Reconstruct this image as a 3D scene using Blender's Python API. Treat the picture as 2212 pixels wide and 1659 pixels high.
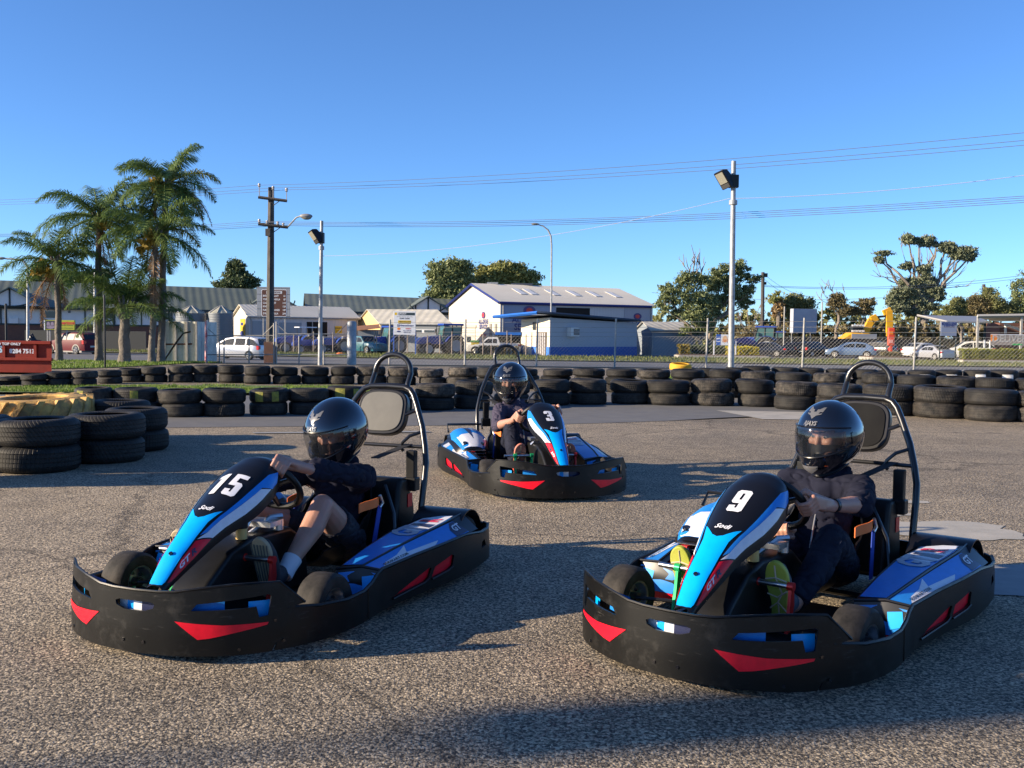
import bpy, bmesh, math, random
from math import sin, cos, pi, radians, sqrt, atan2
from mathutils import Vector, Matrix, Quaternion, geometry, noise
random.seed(7)
sc = bpy.context.scene
for _o in list(bpy.data.objects): bpy.data.objects.remove(_o)
COL = sc.collection

# ------------------------------------------------------------------ camera
F_, PITCH, ROLL, CH = 1000.0, radians(3.07), radians(0.668), 1.22
cam = bpy.data.cameras.new('camera'); camo = bpy.data.objects.new('camera', cam); COL.objects.link(camo)
cam.sensor_width = 36; cam.lens = F_ / 1024 * 36; cam.clip_end = 3000; cam.clip_start = .05
camo.matrix_world = Matrix.Translation((0, 0, CH)) @ Matrix.Rotation(pi/2 - PITCH, 4, 'X') @ Matrix.Rotation(ROLL, 4, 'Z')
sc.camera = camo
sc.render.resolution_x, sc.render.resolution_y = 1024, 768
# ------------------------------------------------------------------ light
SUN_AZ, SUN_EL = radians(12.5), radians(17.5)      # direction the light travels, seen from above
w = bpy.data.worlds.new('World'); sc.world = w; w.use_nodes = True
nt = w.node_tree; nt.nodes.clear()
sky = nt.nodes.new('ShaderNodeTexSky'); sky.sky_type = 'NISHITA'; sky.sun_disc = False
sky.sun_elevation = SUN_EL; sky.sun_rotation = radians(270) - SUN_AZ
sky.air_density = 0.7; sky.dust_density = 0.2; sky.ozone_density = 6.6; sky.altitude = 20
bg = nt.nodes.new('ShaderNodeBackground'); bg.inputs[1].default_value = 0.106
ow = nt.nodes.new('ShaderNodeOutputWorld')
nt.links.new(sky.outputs[0], bg.inputs[0]); nt.links.new(bg.outputs[0], ow.inputs[0])
sl = bpy.data.lights.new('sun', 'SUN'); sl.energy = 5.0; sl.angle = radians(.5); sl.color = (1, .83, .61)
so = bpy.data.objects.new('sun', sl); COL.objects.link(so)
sd = Vector((cos(SUN_AZ)*cos(SUN_EL), sin(SUN_AZ)*cos(SUN_EL), -sin(SUN_EL)))
so.rotation_euler = sd.to_track_quat('-Z', 'Y').to_euler(); so.location = (-20, -5, 10)
sc.view_settings.view_transform = 'Standard'; sc.view_settings.look = 'None'
sc.view_settings.exposure = 1.15; sc.view_settings.gamma = 1

# ------------------------------------------------------------------ helpers
def hor_fn(): pass
RC = camo.matrix_world.to_3x3()
def P(mx, my, D):
    """point at distance D (metres forward) seen at picture position mx,my (2212 px wide plate)"""
    u = mx/2.16015625 - 512; v = my/2.16015625 - 384
    d = RC @ Vector((u, -v, -F_)); d *= D / d.y
    return Vector((0, 0, CH)) + d
def gz(x, y):
    if y < 33: return 0.0
    if y < 60: return -.028*(y-33)
    if y < 76: return -.756 - .016*(y-60)
    return max(-1.012 - .004*(y-76), -1.25)
def Gd(mx, my):
    """distance at which the ground is seen at this picture position"""
    lo, hi = 2.0, 400.0
    for _ in range(50):
        m = (lo+hi)/2; p = P(mx, my, m)
        if p.z > gz(p.x, m): lo = m
        else: hi = m
    return lo
def tag(o, label=None, cat=None, group=None, kind=None):
    if label: o['label'] = label
    if cat: o['category'] = cat
    if group: o['group'] = group
    if kind: o['kind'] = kind
    return o
def empty(name, loc=(0, 0, 0), rz=0, **k):
    o = bpy.data.objects.new(name, None); COL.objects.link(o)
    o.location = loc; o.rotation_euler = (0, 0, rz); o.empty_display_size = .1
    return tag(o, **k)
def copy_tree(o, parent=None):
    c = o.copy(); COL.objects.link(c); c.parent = parent
    for ch in list(o.children): copy_tree(ch, c)
    return c
def lerp(a, b, t): return a + (b-a)*t
def interp(tab, x):
    if x <= tab[0][0]: return tab[0][1]
    for (a, b), (c, d) in zip(tab, tab[1:]):
        if x <= c:
            t = (x-a)/(c-a)
            if isinstance(b, (tuple, list)): return tuple(lerp(p, q, t) for p, q in zip(b, d))
            return lerp(b, d, t)
    return tab[-1][1]
def smooth(a, b, x):
    t = min(1, max(0, (x-a)/(b-a))); return t*t*(3-2*t)

class MB:
    def __init__(s): s.v = []; s.f = []; s.m = []; s.cur = 0
    def add(s, vs, fs, M=None):
        o = len(s.v)
        s.v += [tuple(M @ Vector(p)) if M else tuple(p) for p in vs]
        s.f += [tuple(i+o for i in f) for f in fs]; s.m += [s.cur]*len(fs)
        return s
    def box(s, c, d, M=None, b=0):
        x, y, z = c; a, e, h = d[0]/2, d[1]/2, d[2]/2
        vs = [(x+i*a, y+j*e, z+k*h) for i in (-1, 1) for j in (-1, 1) for k in (-1, 1)]
        return s.add(vs, [(0, 1, 3, 2), (4, 6, 7, 5), (0, 4, 5, 1), (2, 3, 7, 6), (0, 2, 6, 4), (1, 5, 7, 3)], M)
    def tube(s, pts, r, n=8, caps=True, closed=False):
        pts = [Vector(p) for p in pts]; rs = r if isinstance(r, (list, tuple)) else [r]*len(pts)
        N = len(pts); rings = []
        t0 = (pts[1]-pts[0]).normalized(); up = Vector((0, 0, 1)) if abs(t0.z) < .9 else Vector((1, 0, 0))
        u = t0.cross(up).normalized()
        for i, p in enumerate(pts):
            if closed: t = (pts[(i+1) % N]-pts[i-1]).normalized()
            else: t = (pts[min(i+1, N-1)]-pts[max(i-1, 0)]).normalized()
            u = (u - t*u.dot(t)).normalized(); w_ = t.cross(u)
            rings.append([p + (u*cos(2*pi*k/n)+w_*sin(2*pi*k/n))*rs[i] for k in range(n)])
        vs = [q for g in rings for q in g]; fs = []
        for i in range(N if closed else N-1):
            j = (i+1) % N
            for k in range(n): fs.append((i*n+k, i*n+(k+1) % n, j*n+(k+1) % n, j*n+k))
        if caps and not closed: fs.append(tuple(range(n-1, -1, -1))); fs.append(tuple((N-1)*n+k for k in range(n)))
        return s.add(vs, fs)
    def cyl(s, a, b, r, n=16, r2=None): return s.tube([a, b], [r, r if r2 is None else r2], n)
    def lathe(s, prof, n=24, M=None, arc=None, close=False):
        """prof: list of (r,z) about z axis"""
        vs = []; A = 2*pi if arc is None else arc
        nn = n if arc is None else n+1
        for k in range(nn):
            a = A*k/n
            vs += [(r*cos(a), r*sin(a), z) for r, z in prof]
        m = len(prof); fs = []
        for k in range(n):
            k2 = (k+1) % nn
            for i in range(m if close else m-1):
                j = (i+1) % m
                fs.append((k*m+i, k2*m+i, k2*m+j, k*m+j))
        return s.add(vs, fs, M)
    def grid(s, fn, nu, nv, M=None):
        vs = [fn(i/nu, j/nv) for i in range(nu+1) for j in range(nv+1)]
        fs = [(i*(nv+1)+j, (i+1)*(nv+1)+j, (i+1)*(nv+1)+j+1, i*(nv+1)+j+1) for i in range(nu) for j in range(nv)]
        return s.add(vs, fs, M)
    def prism(s, poly, ax, a, b, M=None):
        """extrude 2-D polygon along axis ax (0,1,2) from a to b"""
        def mk(p, t):
            q = list(p); q.insert(ax, t); return tuple(q)
        n = len(poly); vs = [mk(p, a) for p in poly]+[mk(p, b) for p in poly]
        fs = [tuple(range(n)), tuple(range(2*n-1, n-1, -1))]+[(i, i+n, (i+1) % n+n, (i+1) % n) for i in range(n)]
        return s.add(vs, fs, M)
    def ball(s, c, r, n=10, M=None):
        r = (r, r, r) if not isinstance(r, (tuple, list)) else r
        def fn(u, v):
            a = u*2*pi; b = v*pi
            return (c[0]+r[0]*sin(b)*cos(a), c[1]+r[1]*sin(b)*sin(a), c[2]+r[2]*cos(b))
        return s.grid(fn, n*2, n, M)
    def build(s, name, mat, parent=None, ang=35, M=None, bevel=0, solid=0, solid_off=-1, fix=True, seg=2, loc=None, merge=0):
        me = bpy.data.meshes.new(name); me.from_pydata(s.v, [], s.f); me.update()
        mats = mat if isinstance(mat, (list, tuple)) else [mat]
        for q in mats: me.materials.append(q)
        if len(mats) > 1: me.polygons.foreach_set('material_index', s.m)
        if fix or merge:
            bm = bmesh.new(); bm.from_mesh(me)
            if merge: bmesh.ops.remove_doubles(bm, verts=bm.verts, dist=merge)
            if fix: bmesh.ops.recalc_face_normals(bm, faces=bm.faces)
            bm.to_mesh(me); bm.free()
        if M is not None: me.transform(M)
        me.polygons.foreach_set('use_smooth', [True]*len(me.polygons)); me.set_sharp_from_angle(angle=radians(ang))
        o = bpy.data.objects.new(name, me); COL.objects.link(o)
        if parent: o.parent = parent
        if loc is not None: o.location = loc
        if bevel:
            b = o.modifiers.new('b', 'BEVEL'); b.width = bevel; b.segments = seg; b.limit_method = 'ANGLE'; b.angle_limit = radians(40); b.harden_normals = True
        if solid:
            b = o.modifiers.new('s', 'SOLIDIFY'); b.thickness = solid; b.offset = solid_off
            b = o.modifiers.new('e', 'EDGE_SPLIT'); b.split_angle = radians(max(ang, 50))
        return o

def inpoly(p, rings):
    c = False
    for R in rings:
        n = len(R)
        for i in range(n):
            a, b = R[i], R[(i+1) % n]
            if (a[1] > p[1]) != (b[1] > p[1]) and p[0] < (b[0]-a[0])*(p[1]-a[1])/(b[1]-a[1])+a[0]: c = not c
    return c
def fill(rings, step):
    """triangulated 2-D region (first ring outer, others holes)"""
    vs = []; es = []
    for R in rings:
        o = []
        for i in range(len(R)):
            a, b = Vector(R[i]), Vector(R[(i+1) % len(R)]); k = max(1, int((b-a).length/step))
            o += [a.lerp(b, j/k) for j in range(k)]
        s0 = len(vs); vs += o; es += [(s0+i, s0+(i+1) % len(o)) for i in range(len(o))]
    bnd = list(vs)
    xs = [p[0] for p in rings[0]]; ys = [p[1] for p in rings[0]]
    x = min(xs)+step/2
    row = 0
    while x < max(xs):
        y = min(ys)+step/2*(1+(row % 2)); row += 1
        while y < max(ys):
            if inpoly((x, y), rings):
                t2 = (step*.45)**2
                if all((x-q.x)**2+(y-q.y)**2 > t2 for q in bnd): vs.append(Vector((x, y)))
            y += step
        x += step
    r = geometry.delaunay_2d_cdt(vs, es, [], 0, 1e-6)
    V, Fc = r[0], r[2]; out = []
    for f in Fc:
        c = sum((V[i] for i in f), Vector((0, 0)))/len(f)
        if inpoly(c, rings): out.append(tuple(f))
    return V, out
def mapped(name, rings, fn, mat, parent=None, step=.03, solid=0, off=None, **k):
    V, Fc = fill(rings, step); mb = MB(); mb.add([fn(p[0], p[1]) for p in V], Fc)
    return mb.build(name, mat, parent, fix=False, solid=solid, **k)
_fc = {}
def text_mesh(s, size=1, bold=0, shear=0, align='CENTER'):
    cu = bpy.data.curves.new('t', 'FONT'); cu.body = s; cu.size = size; cu.offset = bold; cu.shear = shear
    cu.align_x = align; cu.align_y = 'CENTER'; cu.resolution_u = 2
    ob = bpy.data.objects.new('t', cu); COL.objects.link(ob)
    dg = bpy.context.evaluated_depsgraph_get(); me = bpy.data.meshes.new_from_object(ob.evaluated_get(dg))
    V = [tuple(v.co) for v in me.vertices]; Fc = [tuple(p.vertices) for p in me.polygons]
    bpy.data.objects.remove(ob); bpy.data.curves.remove(cu); bpy.data.meshes.remove(me)
    return V, Fc
def text_on(name, s, fn, mat, parent, size, bold=0, shear=0, align='CENTER'):
    V, Fc = text_mesh(s, size, bold, shear, align)
    if not V: return
    mb = MB(); mb.add([fn(p[0], p[1]) for p in V], Fc)
    return mb.build(name, mat, parent, fix=False)
def text_flat(name, s, M, mat, parent, size, bold=0, shear=0, align='CENTER', sx=1):
    """M maps (x right, y up, z out)"""
    return text_on(name, s, lambda x, y: tuple(M @ Vector((x*sx, y, 0))), mat, parent, size, bold, shear, align)

# ------------------------------------------------------------------ materials
MATS = {}
def mat(name, col, rough=.6, metal=0, var=0, vscale=5, bump=0, bscale=40, spec=.5, coat=0, col2=None, trans=0, alpha=1, emit=0, sss=0, bdist=.01):
    if name in MATS: return MATS[name]
    m = bpy.data.materials.new(name); m.use_nodes = True; n = m.node_tree; L = n.links
    b = n.nodes['Principled BSDF']; b.inputs['Base Color'].default_value = (*col, 1)
    b.inputs['Roughness'].default_value = rough; b.inputs['Metallic'].default_value = metal
    b.inputs['Specular IOR Level'].default_value = spec; b.inputs['Coat Weight'].default_value = coat
    b.inputs['Transmission Weight'].default_value = trans; b.inputs['Alpha'].default_value = alpha
    if emit: b.inputs['Emission Color'].default_value = (*col, 1); b.inputs['Emission Strength'].default_value = emit
    if sss: b.inputs['Subsurface Weight'].default_value = sss; b.inputs['Subsurface Radius'].default_value = (.02, .008, .004)
    if var or col2 or bump:
        tc = n.nodes.new('ShaderNodeTexCoord')
    if var or col2:
        t = n.nodes.new('ShaderNodeTexNoise'); t.inputs['Scale'].default_value = vscale; t.inputs['Detail'].default_value = 6; t.inputs['Roughness'].default_value = .65
        L.new(tc.outputs['Object'], t.inputs['Vector'])
        r = n.nodes.new('ShaderNodeValToRGB'); r.color_ramp.elements[0].position = .35; r.color_ramp.elements[1].position = .65
        c2 = col2 if col2 else tuple(min(1, c*(1+var)) for c in col); c1 = col if col2 else tuple(c*(1-var) for c in col)
        r.color_ramp.elements[0].color = (*c1, 1); r.color_ramp.elements[1].color = (*c2, 1)
        L.new(t.outputs['Fac'], r.inputs['Fac']); L.new(r.outputs['Color'], b.inputs['Base Color'])
    if bump:
        t2 = n.nodes.new('ShaderNodeTexNoise'); t2.inputs['Scale'].default_value = bscale; t2.inputs['Detail'].default_value = 4
        L.new(tc.outputs['Object'], t2.inputs['Vector'])
        bp = n.nodes.new('ShaderNodeBump'); bp.inputs['Strength'].default_value = bump; bp.inputs['Distance'].default_value = bdist
        L.new(t2.outputs['Fac'], bp.inputs['Height']); L.new(bp.outputs['Normal'], b.inputs['Normal'])
    MATS[name] = m; return m
def N(m, typ, **kw):
    nd = m.node_tree.nodes.new(typ)
    for k, v in kw.items():
        if k in nd.inputs: nd.inputs[k].default_value = v
        else: setattr(nd, k, v)
    return nd

def asphalt_mat(name, light, dark, scale, mix_patch=0, bumpd=.004, fine=0):
    m = bpy.data.materials.new(name); m.use_nodes = True; L = m.node_tree.links; b = m.node_tree.nodes['Principled BSDF']
    tc = N(m, 'ShaderNodeTexCoord')
    vo = N(m, 'ShaderNodeTexVoronoi', Scale=scale, Randomness=1.0); L.new(tc.outputs['Object'], vo.inputs['Vector'])
    no = N(m, 'ShaderNodeTexNoise', Scale=scale*.55, Detail=3.0, Roughness=.7); L.new(tc.outputs['Object'], no.inputs['Vector'])
    big = N(m, 'ShaderNodeTexNoise', Scale=.55, Detail=5.0, Roughness=.6); L.new(tc.outputs['Object'], big.inputs['Vector'])
    sep = N(m, 'ShaderNodeSeparateColor'); L.new(vo.outputs['Color'], sep.inputs[0])
    # stones: colour by cell, binder between and in noise hollows
    r1 = N(m, 'ShaderNodeValToRGB'); cr = r1.color_ramp
    cr.elements[0].position = 0; cr.elements[0].color = (*[d*1.25 for d in dark], 1)
    cr.elements[1].position = 1; cr.elements[1].color = (*[min(1, l*1.35) for l in light], 1)
    e = cr.elements.new(.3); e.color = (*[lerp(d, l, .45) for d, l in zip(dark, light)], 1)
    e = cr.elements.new(.72); e.color = (*light, 1)
    L.new(sep.outputs[0], r1.inputs['Fac'])
    r2 = N(m, 'ShaderNodeValToRGB'); r2.color_ramp.elements[0].position = .38; r2.color_ramp.elements[1].position = .52
    L.new(no.outputs['Fac'], r2.inputs['Fac'])
    mx = N(m, 'ShaderNodeMix', data_type='RGBA'); L.new(r2.outputs['Color'], mx.inputs[0]); mx.inputs[6].default_value = (*dark, 1); L.new(r1.outputs['Color'], mx.inputs[7])
    r3 = N(m, 'ShaderNodeValToRGB'); r3.color_ramp.elements[0].position = .3; r3.color_ramp.elements[0].color = (.72, .73, .76, 1); r3.color_ramp.elements[1].position = .7; r3.color_ramp.elements[1].color = (1.12, 1.1, 1.06, 1)
    L.new(big.outputs['Fac'], r3.inputs['Fac'])
    mm = N(m, 'ShaderNodeMix', data_type='RGBA', blend_type='MULTIPLY'); mm.inputs[0].default_value = 1
    L.new(mx.outputs[2], mm.inputs[6]); L.new(r3.outputs['Color'], mm.inputs[7])
    dn = N(m, 'ShaderNodeTexNoise', Scale=2.2, Detail=6.0, Roughness=.7); L.new(tc.outputs['Object'], dn.inputs['Vector'])
    dm = N(m, 'ShaderNodeMix', data_type='VECTOR'); dm.inputs[0].default_value = .32; L.new(tc.outputs['Object'], dm.inputs[4]); L.new(dn.outputs['Color'], dm.inputs[5])
    ce = N(m, 'ShaderNodeTexVoronoi', Scale=.42, feature='DISTANCE_TO_EDGE'); L.new(dm.outputs[1], ce.inputs['Vector'])
    cr_ = N(m, 'ShaderNodeMapRange'); cr_.inputs[1].default_value = .001; cr_.inputs[2].default_value = .009; cr_.inputs[3].default_value = .55; cr_.inputs[4].default_value = 1.0; L.new(ce.outputs['Distance'], cr_.inputs[0])
    wv = N(m, 'ShaderNodeTexNoise', Scale=.25, Detail=4.0, Roughness=.55); mp = N(m, 'ShaderNodeMapping'); mp.inputs['Scale'].default_value = (.35, 2.2, 1); mp.inputs['Rotation'].default_value = (0, 0, .35); L.new(tc.outputs['Object'], mp.inputs['Vector']); L.new(mp.outputs[0], wv.inputs['Vector'])
    wr = N(m, 'ShaderNodeMapRange'); wr.inputs[1].default_value = .42; wr.inputs[2].default_value = .62; wr.inputs[3].default_value = .80; wr.inputs[4].default_value = 1.06; L.new(wv.outputs['Fac'], wr.inputs[0])
    md = N(m, 'ShaderNodeTexNoise', Scale=5.0, Detail=5.0, Roughness=.7); L.new(tc.outputs['Object'], md.inputs['Vector'])
    mr = N(m, 'ShaderNodeMapRange'); mr.inputs[1].default_value = .35; mr.inputs[2].default_value = .62; mr.inputs[3].default_value = .82; mr.inputs[4].default_value = 1.08; L.new(md.outputs['Fac'], mr.inputs[0])
    p0 = N(m, 'ShaderNodeMath', operation='MULTIPLY'); L.new(mr.outputs[0], p0.inputs[0]); L.new(wr.outputs[0], p0.inputs[1])
    pm = N(m, 'ShaderNodeMath', operation='MULTIPLY'); L.new(cr_.outputs[0], pm.inputs[0]); L.new(p0.outputs[0], pm.inputs[1])
    cc = N(m, 'ShaderNodeCombineColor')
    for q in range(3): L.new(pm.outputs[0], cc.inputs[q])
    m3 = N(m, 'ShaderNodeMix', data_type='RGBA', blend_type='MULTIPLY'); m3.inputs[0].default_value = 1; L.new(mm.outputs[2], m3.inputs[6]); L.new(cc.outputs[0], m3.inputs[7]); L.new(m3.outputs[2], b.inputs['Base Color'])
    b.inputs['Roughness'].default_value = .82; b.inputs['Specular IOR Level'].default_value = .3
    ad = N(m, 'ShaderNodeMath', operation='MULTIPLY'); L.new(vo.outputs['Distance'], ad.inputs[0]); ad.inputs[1].default_value = -1.0
    a2 = N(m, 'ShaderNodeMath', operation='ADD'); L.new(ad.outputs[0], a2.inputs[0]); L.new(r2.outputs['Color'], a2.inputs[1])
    bp = N(m, 'ShaderNodeBump', Strength=.8, Distance=bumpd); L.new(a2.outputs[0], bp.inputs['Height']); L.new(bp.outputs['Normal'], b.inputs['Normal'])
    return m

def rubber_mat(name, tread=True, dust=.5, yellow=False):
    m = bpy.data.materials.new(name); m.use_nodes = True; L = m.node_tree.links; b = m.node_tree.nodes['Principled BSDF']
    tc = N(m, 'ShaderNodeTexCoord'); sp = N(m, 'ShaderNodeSeparateXYZ'); L.new(tc.outputs['Object'], sp.inputs[0])
    oi = N(m, 'ShaderNodeObjectInfo')
    at = N(m, 'ShaderNodeMath', operation='ARCTAN2'); L.new(sp.outputs[1], at.inputs[0]); L.new(sp.outputs[0], at.inputs[1])
    # skewed blocks: angle*n + z*k
    k1 = N(m, 'ShaderNodeMath', operation='MULTIPLY'); L.new(at.outputs[0], k1.inputs[0]); k1.inputs[1].default_value = 64
    zz = N(m, 'ShaderNodeMath', operation='MULTIPLY'); L.new(sp.outputs[2], zz.inputs[0])
    kk = N(m, 'ShaderNodeMapRange'); kk.inputs[3].default_value = -110; kk.inputs[4].default_value = 110; L.new(oi.outputs['Random'], kk.inputs[0]); L.new(kk.outputs[0], zz.inputs[1])
    k2 = N(m, 'ShaderNodeMath', operation='ADD'); L.new(k1.outputs[0], k2.inputs[0]); L.new(zz.outputs[0], k2.inputs[1])
    sn = N(m, 'ShaderNodeMath', operation='SINE'); L.new(k2.outputs[0], sn.inputs[0])
    st = N(m, 'ShaderNodeMapRange'); st.inputs[1].default_value = -.9; st.inputs[2].default_value = -.5; L.new(sn.outputs[0], st.inputs[0])
    no = N(m, 'ShaderNodeTexNoise', Scale=7.0, Detail=6.0, Roughness=.7); L.new(tc.outputs['Object'], no.inputs['Vector'])
    r = N(m, 'ShaderNodeValToRGB'); r.color_ramp.elements[0].position = .4; r.color_ramp.elements[1].position = .75
    if yellow:
        r.color_ramp.elements[0].color = (.62, .36, .07, 1); r.color_ramp.elements[1].color = (.85, .50, .10, 1)
        e = r.color_ramp.elements.new(.33); e.color = (.16, .11, .06, 1); r.color_ramp.elements[0].position = .26
    else:
        r.color_ramp.elements[0].color = (.012, .012, .0125, 1); r.color_ramp.elements[1].color = (.012+.075*dust, .012+.063*dust, .012+.050*dust, 1)
    L.new(no.outputs['Fac'], r.inputs['Fac'])
    mm = N(m, 'ShaderNodeMix', data_type='RGBA', blend_type='MULTIPLY'); L.new(r.outputs['Color'], mm.inputs[6])
    vr = N(m, 'ShaderNodeMapRange'); vr.inputs[3].default_value = .65; vr.inputs[4].default_value = 1.35; L.new(oi.outputs['Random'], vr.inputs[0])
    mm.inputs[0].default_value = 1
    cmb = N(m, 'ShaderNodeCombineColor')
    for q in range(3): L.new(vr.outputs[0], cmb.inputs[q])
    L.new(cmb.outputs[0], mm.inputs[7]); L.new(mm.outputs[2], b.inputs['Base Color'])
    b.inputs['Roughness'].default_value = .62; b.inputs['Specular IOR Level'].default_value = .25
    bp = N(m, 'ShaderNodeBump', Strength=.9, Distance=.006); L.new(st.outputs[0], bp.inputs['Height'])
    if tread: L.new(bp.outputs['Normal'], b.inputs['Normal'])
    return m

def corr_mat(name, col, col2, pitch, axis=0, rough=.5, depth=.02, metal=0, vs=.3):
    """corrugated / boarded sheet"""
    m = bpy.data.materials.new(name); m.use_nodes = True; L = m.node_tree.links; b = m.node_tree.nodes['Principled BSDF']
    tc = N(m, 'ShaderNodeTexCoord'); sp = N(m, 'ShaderNodeSeparateXYZ'); L.new(tc.outputs['Object'], sp.inputs[0])
    k1 = N(m, 'ShaderNodeMath', operation='MULTIPLY'); L.new(sp.outputs[axis], k1.inputs[0]); k1.inputs[1].default_value = 2*pi/pitch
    sn = N(m, 'ShaderNodeMath', operation='SINE'); L.new(k1.outputs[0], sn.inputs[0])
    no = N(m, 'ShaderNodeTexNoise', Scale=vs, Detail=8.0, Roughness=.65); L.new(tc.outputs['Object'], no.inputs['Vector'])
    r = N(m, 'ShaderNodeValToRGB'); r.color_ramp.elements[0].position = .35; r.color_ramp.elements[1].position = .65
    r.color_ramp.elements[0].color = (*col, 1); r.color_ramp.elements[1].color = (*col2, 1)
    L.new(no.outputs['Fac'], r.inputs['Fac']); L.new(r.outputs['Color'], b.inputs['Base Color'])
    bp = N(m, 'ShaderNodeBump', Strength=1.0, Distance=depth); L.new(sn.outputs[0], bp.inputs['Height']); L.new(bp.outputs['Normal'], b.inputs['Normal'])
    b.inputs['Roughness'].default_value = rough; b.inputs['Metallic'].default_value = metal
    return m
def leaf_mat(name, c1, c2, rough=.55, tr=.25):
    m = bpy.data.materials.new(name); m.use_nodes = True; L = m.node_tree.links; b = m.node_tree.nodes['Principled BSDF']
    g = N(m, 'ShaderNodeNewGeometry')
    r = N(m, 'ShaderNodeValToRGB'); r.color_ramp.elements[0].color = (*c1, 1); r.color_ramp.elements[1].color = (*c2, 1)
    L.new(g.outputs['Random Per Island'], r.inputs['Fac']); L.new(r.outputs['Color'], b.inputs['Base Color'])
    b.inputs['Roughness'].default_value = rough; b.inputs['Specular IOR Level'].default_value = .3
    t = N(m, 'ShaderNodeBsdfTranslucent'); L.new(r.outputs['Color'], t.inputs['Color'])
    ms = N(m, 'ShaderNodeMixShader'); ms.inputs[0].default_value = tr; out = m.node_tree.nodes['Material Output']
    L.new(b.outputs[0], ms.inputs[1]); L.new(t.outputs[0], ms.inputs[2]); L.new(ms.outputs[0], out.inputs[0])
    return m

bl_plastic = mat('black_plastic', (.006, .006, .0065), .45, spec=.3, var=.35, vscale=9, bump=.12, bscale=160, bdist=.002)
bumper_pl = mat('bumper_plastic', (.0055, .0055, .0055), .38, spec=.3, col2=(.012, .0115, .011), vscale=6, bump=.15, bscale=220, bdist=.0015)
def scuffed(name, col, scuff, amt=.5):
    m = bpy.data.materials.new(name); m.use_nodes = True; L = m.node_tree.links; b = m.node_tree.nodes['Principled BSDF']
    tc = N(m, 'ShaderNodeTexCoord'); out = None
    mp = N(m, 'ShaderNodeMapping'); mp.inputs['Scale'].default_value = (3.0, 3.0, 22.0); mp.inputs['Rotation'].default_value = (.25, .1, 0); L.new(tc.outputs['Object'], mp.inputs['Vector'])
    n1 = N(m, 'ShaderNodeTexNoise', Scale=3.2, Detail=9.0, Roughness=.75); L.new(mp.outputs[0], n1.inputs['Vector'])
    n2 = N(m, 'ShaderNodeTexNoise', Scale=7.0, Detail=7.0, Roughness=.7); L.new(tc.outputs['Object'], n2.inputs['Vector'])
    r1 = N(m, 'ShaderNodeMapRange'); r1.inputs[1].default_value = .60; r1.inputs[2].default_value = .72; L.new(n1.outputs['Fac'], r1.inputs[0])
    r2 = N(m, 'ShaderNodeMapRange'); r2.inputs[1].default_value = .55; r2.inputs[2].default_value = .80; r2.inputs[4].default_value = .6; L.new(n2.outputs['Fac'], r2.inputs[0])
    mx = N(m, 'ShaderNodeMath', operation='MAXIMUM'); L.new(r1.outputs[0], mx.inputs[0]); L.new(r2.outputs[0], mx.inputs[1])
    mu = N(m, 'ShaderNodeMath', operation='MULTIPLY'); L.new(mx.outputs[0], mu.inputs[0]); mu.inputs[1].default_value = amt
    c = N(m, 'ShaderNodeMix', data_type='RGBA'); L.new(mu.outputs[0], c.inputs[0]); c.inputs[6].default_value = (*col, 1); c.inputs[7].default_value = (*scuff, 1); L.new(c.outputs[2], b.inputs['Base Color'])
    rr = N(m, 'ShaderNodeMapRange'); rr.inputs[3].default_value = .36; rr.inputs[4].default_value = .75; L.new(mx.outputs[0], rr.inputs[0]); L.new(rr.outputs[0], b.inputs['Roughness'])
    b.inputs['Specular IOR Level'].default_value = .28
    bp = N(m, 'ShaderNodeBump', Strength=.12, Distance=.0015); n3 = N(m, 'ShaderNodeTexNoise', Scale=220.0); L.new(tc.outputs['Object'], n3.inputs['Vector']); L.new(n3.outputs['Fac'], bp.inputs['Height']); L.new(bp.outputs['Normal'], b.inputs['Normal'])
    return m
bumper_pl = scuffed('bumper_scuffed', (.0040, .0040, .0040), (.050, .045, .040), .75)
black_gloss = mat('black_gloss', (.006, .006, .008), .13, spec=.6, coat=.6)
black_satin = mat('black_satin', (.005, .005, .007), .32, spec=.35)
black_tube = mat('black_tube', (.01, .01, .011), .28, coat=.3)
blue_d = mat('blue_vinyl', (.015, .20, .60), .33, spec=.35, var=.06, vscale=30)
blue_l = mat('cyan_vinyl', (.0, .33, .84), .33, spec=.35, var=.05, vscale=30)
navy_d = mat('navy_vinyl', (.02, .025, .07), .33, spec=.35)
white_d = mat('white_vinyl', (.62, .63, .68), .35, spec=.35, var=.05, vscale=40)
grey_d = mat('grey_vinyl', (.36, .38, .44), .35, spec=.35)
red_d = mat('red_vinyl', (.72, .006, .022), .35, spec=.3, var=.10, vscale=25)
dred_d = mat('crimson_vinyl', (.35, .01, .04), .3)
steel = mat('steel', (.55, .55, .56), .3, metal=1, bump=.1, bscale=60, bdist=.002)
alu = mat('aluminium', (.62, .62, .63), .35, metal=1, var=.15, vscale=30)
dsteel = mat('dark_steel', (.12, .12, .13), .4, metal=.9, var=.3, vscale=25)
ped_red = mat('red_anodised', (.55, .02, .015), .3, metal=.4)
ped_green = mat('green_anodised', (.02, .42, .14), .3, metal=.4)
eng_red = mat('engine_red', (.5, .02, .02), .45)
kart_rubber = mat('kart_rubber', (.014, .013, .012), .75, spec=.25, col2=(.042, .037, .033), vscale=18, bump=.4, bscale=150, bdist=.002)
orange = mat('orange_strap', (.78, .17, .03), .6)
strap_m = mat('black_webbing', (.012, .012, .014), .8, bump=.3, bscale=300, bdist=.001)
strap_b = mat('blue_webbing', (.02, .05, .32), .8)
skin_m = mat('skin', (.38, .195, .135), .5, col2=(.43, .22, .16), vscale=14, bump=.12, bscale=130, bdist=.002, sss=.12)
cloth_navy = mat('navy_cloth', (.009, .010, .020), .9, col2=(.015, .016, .030), vscale=6, bump=.5, bscale=260, bdist=.001, spec=.15)
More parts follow.
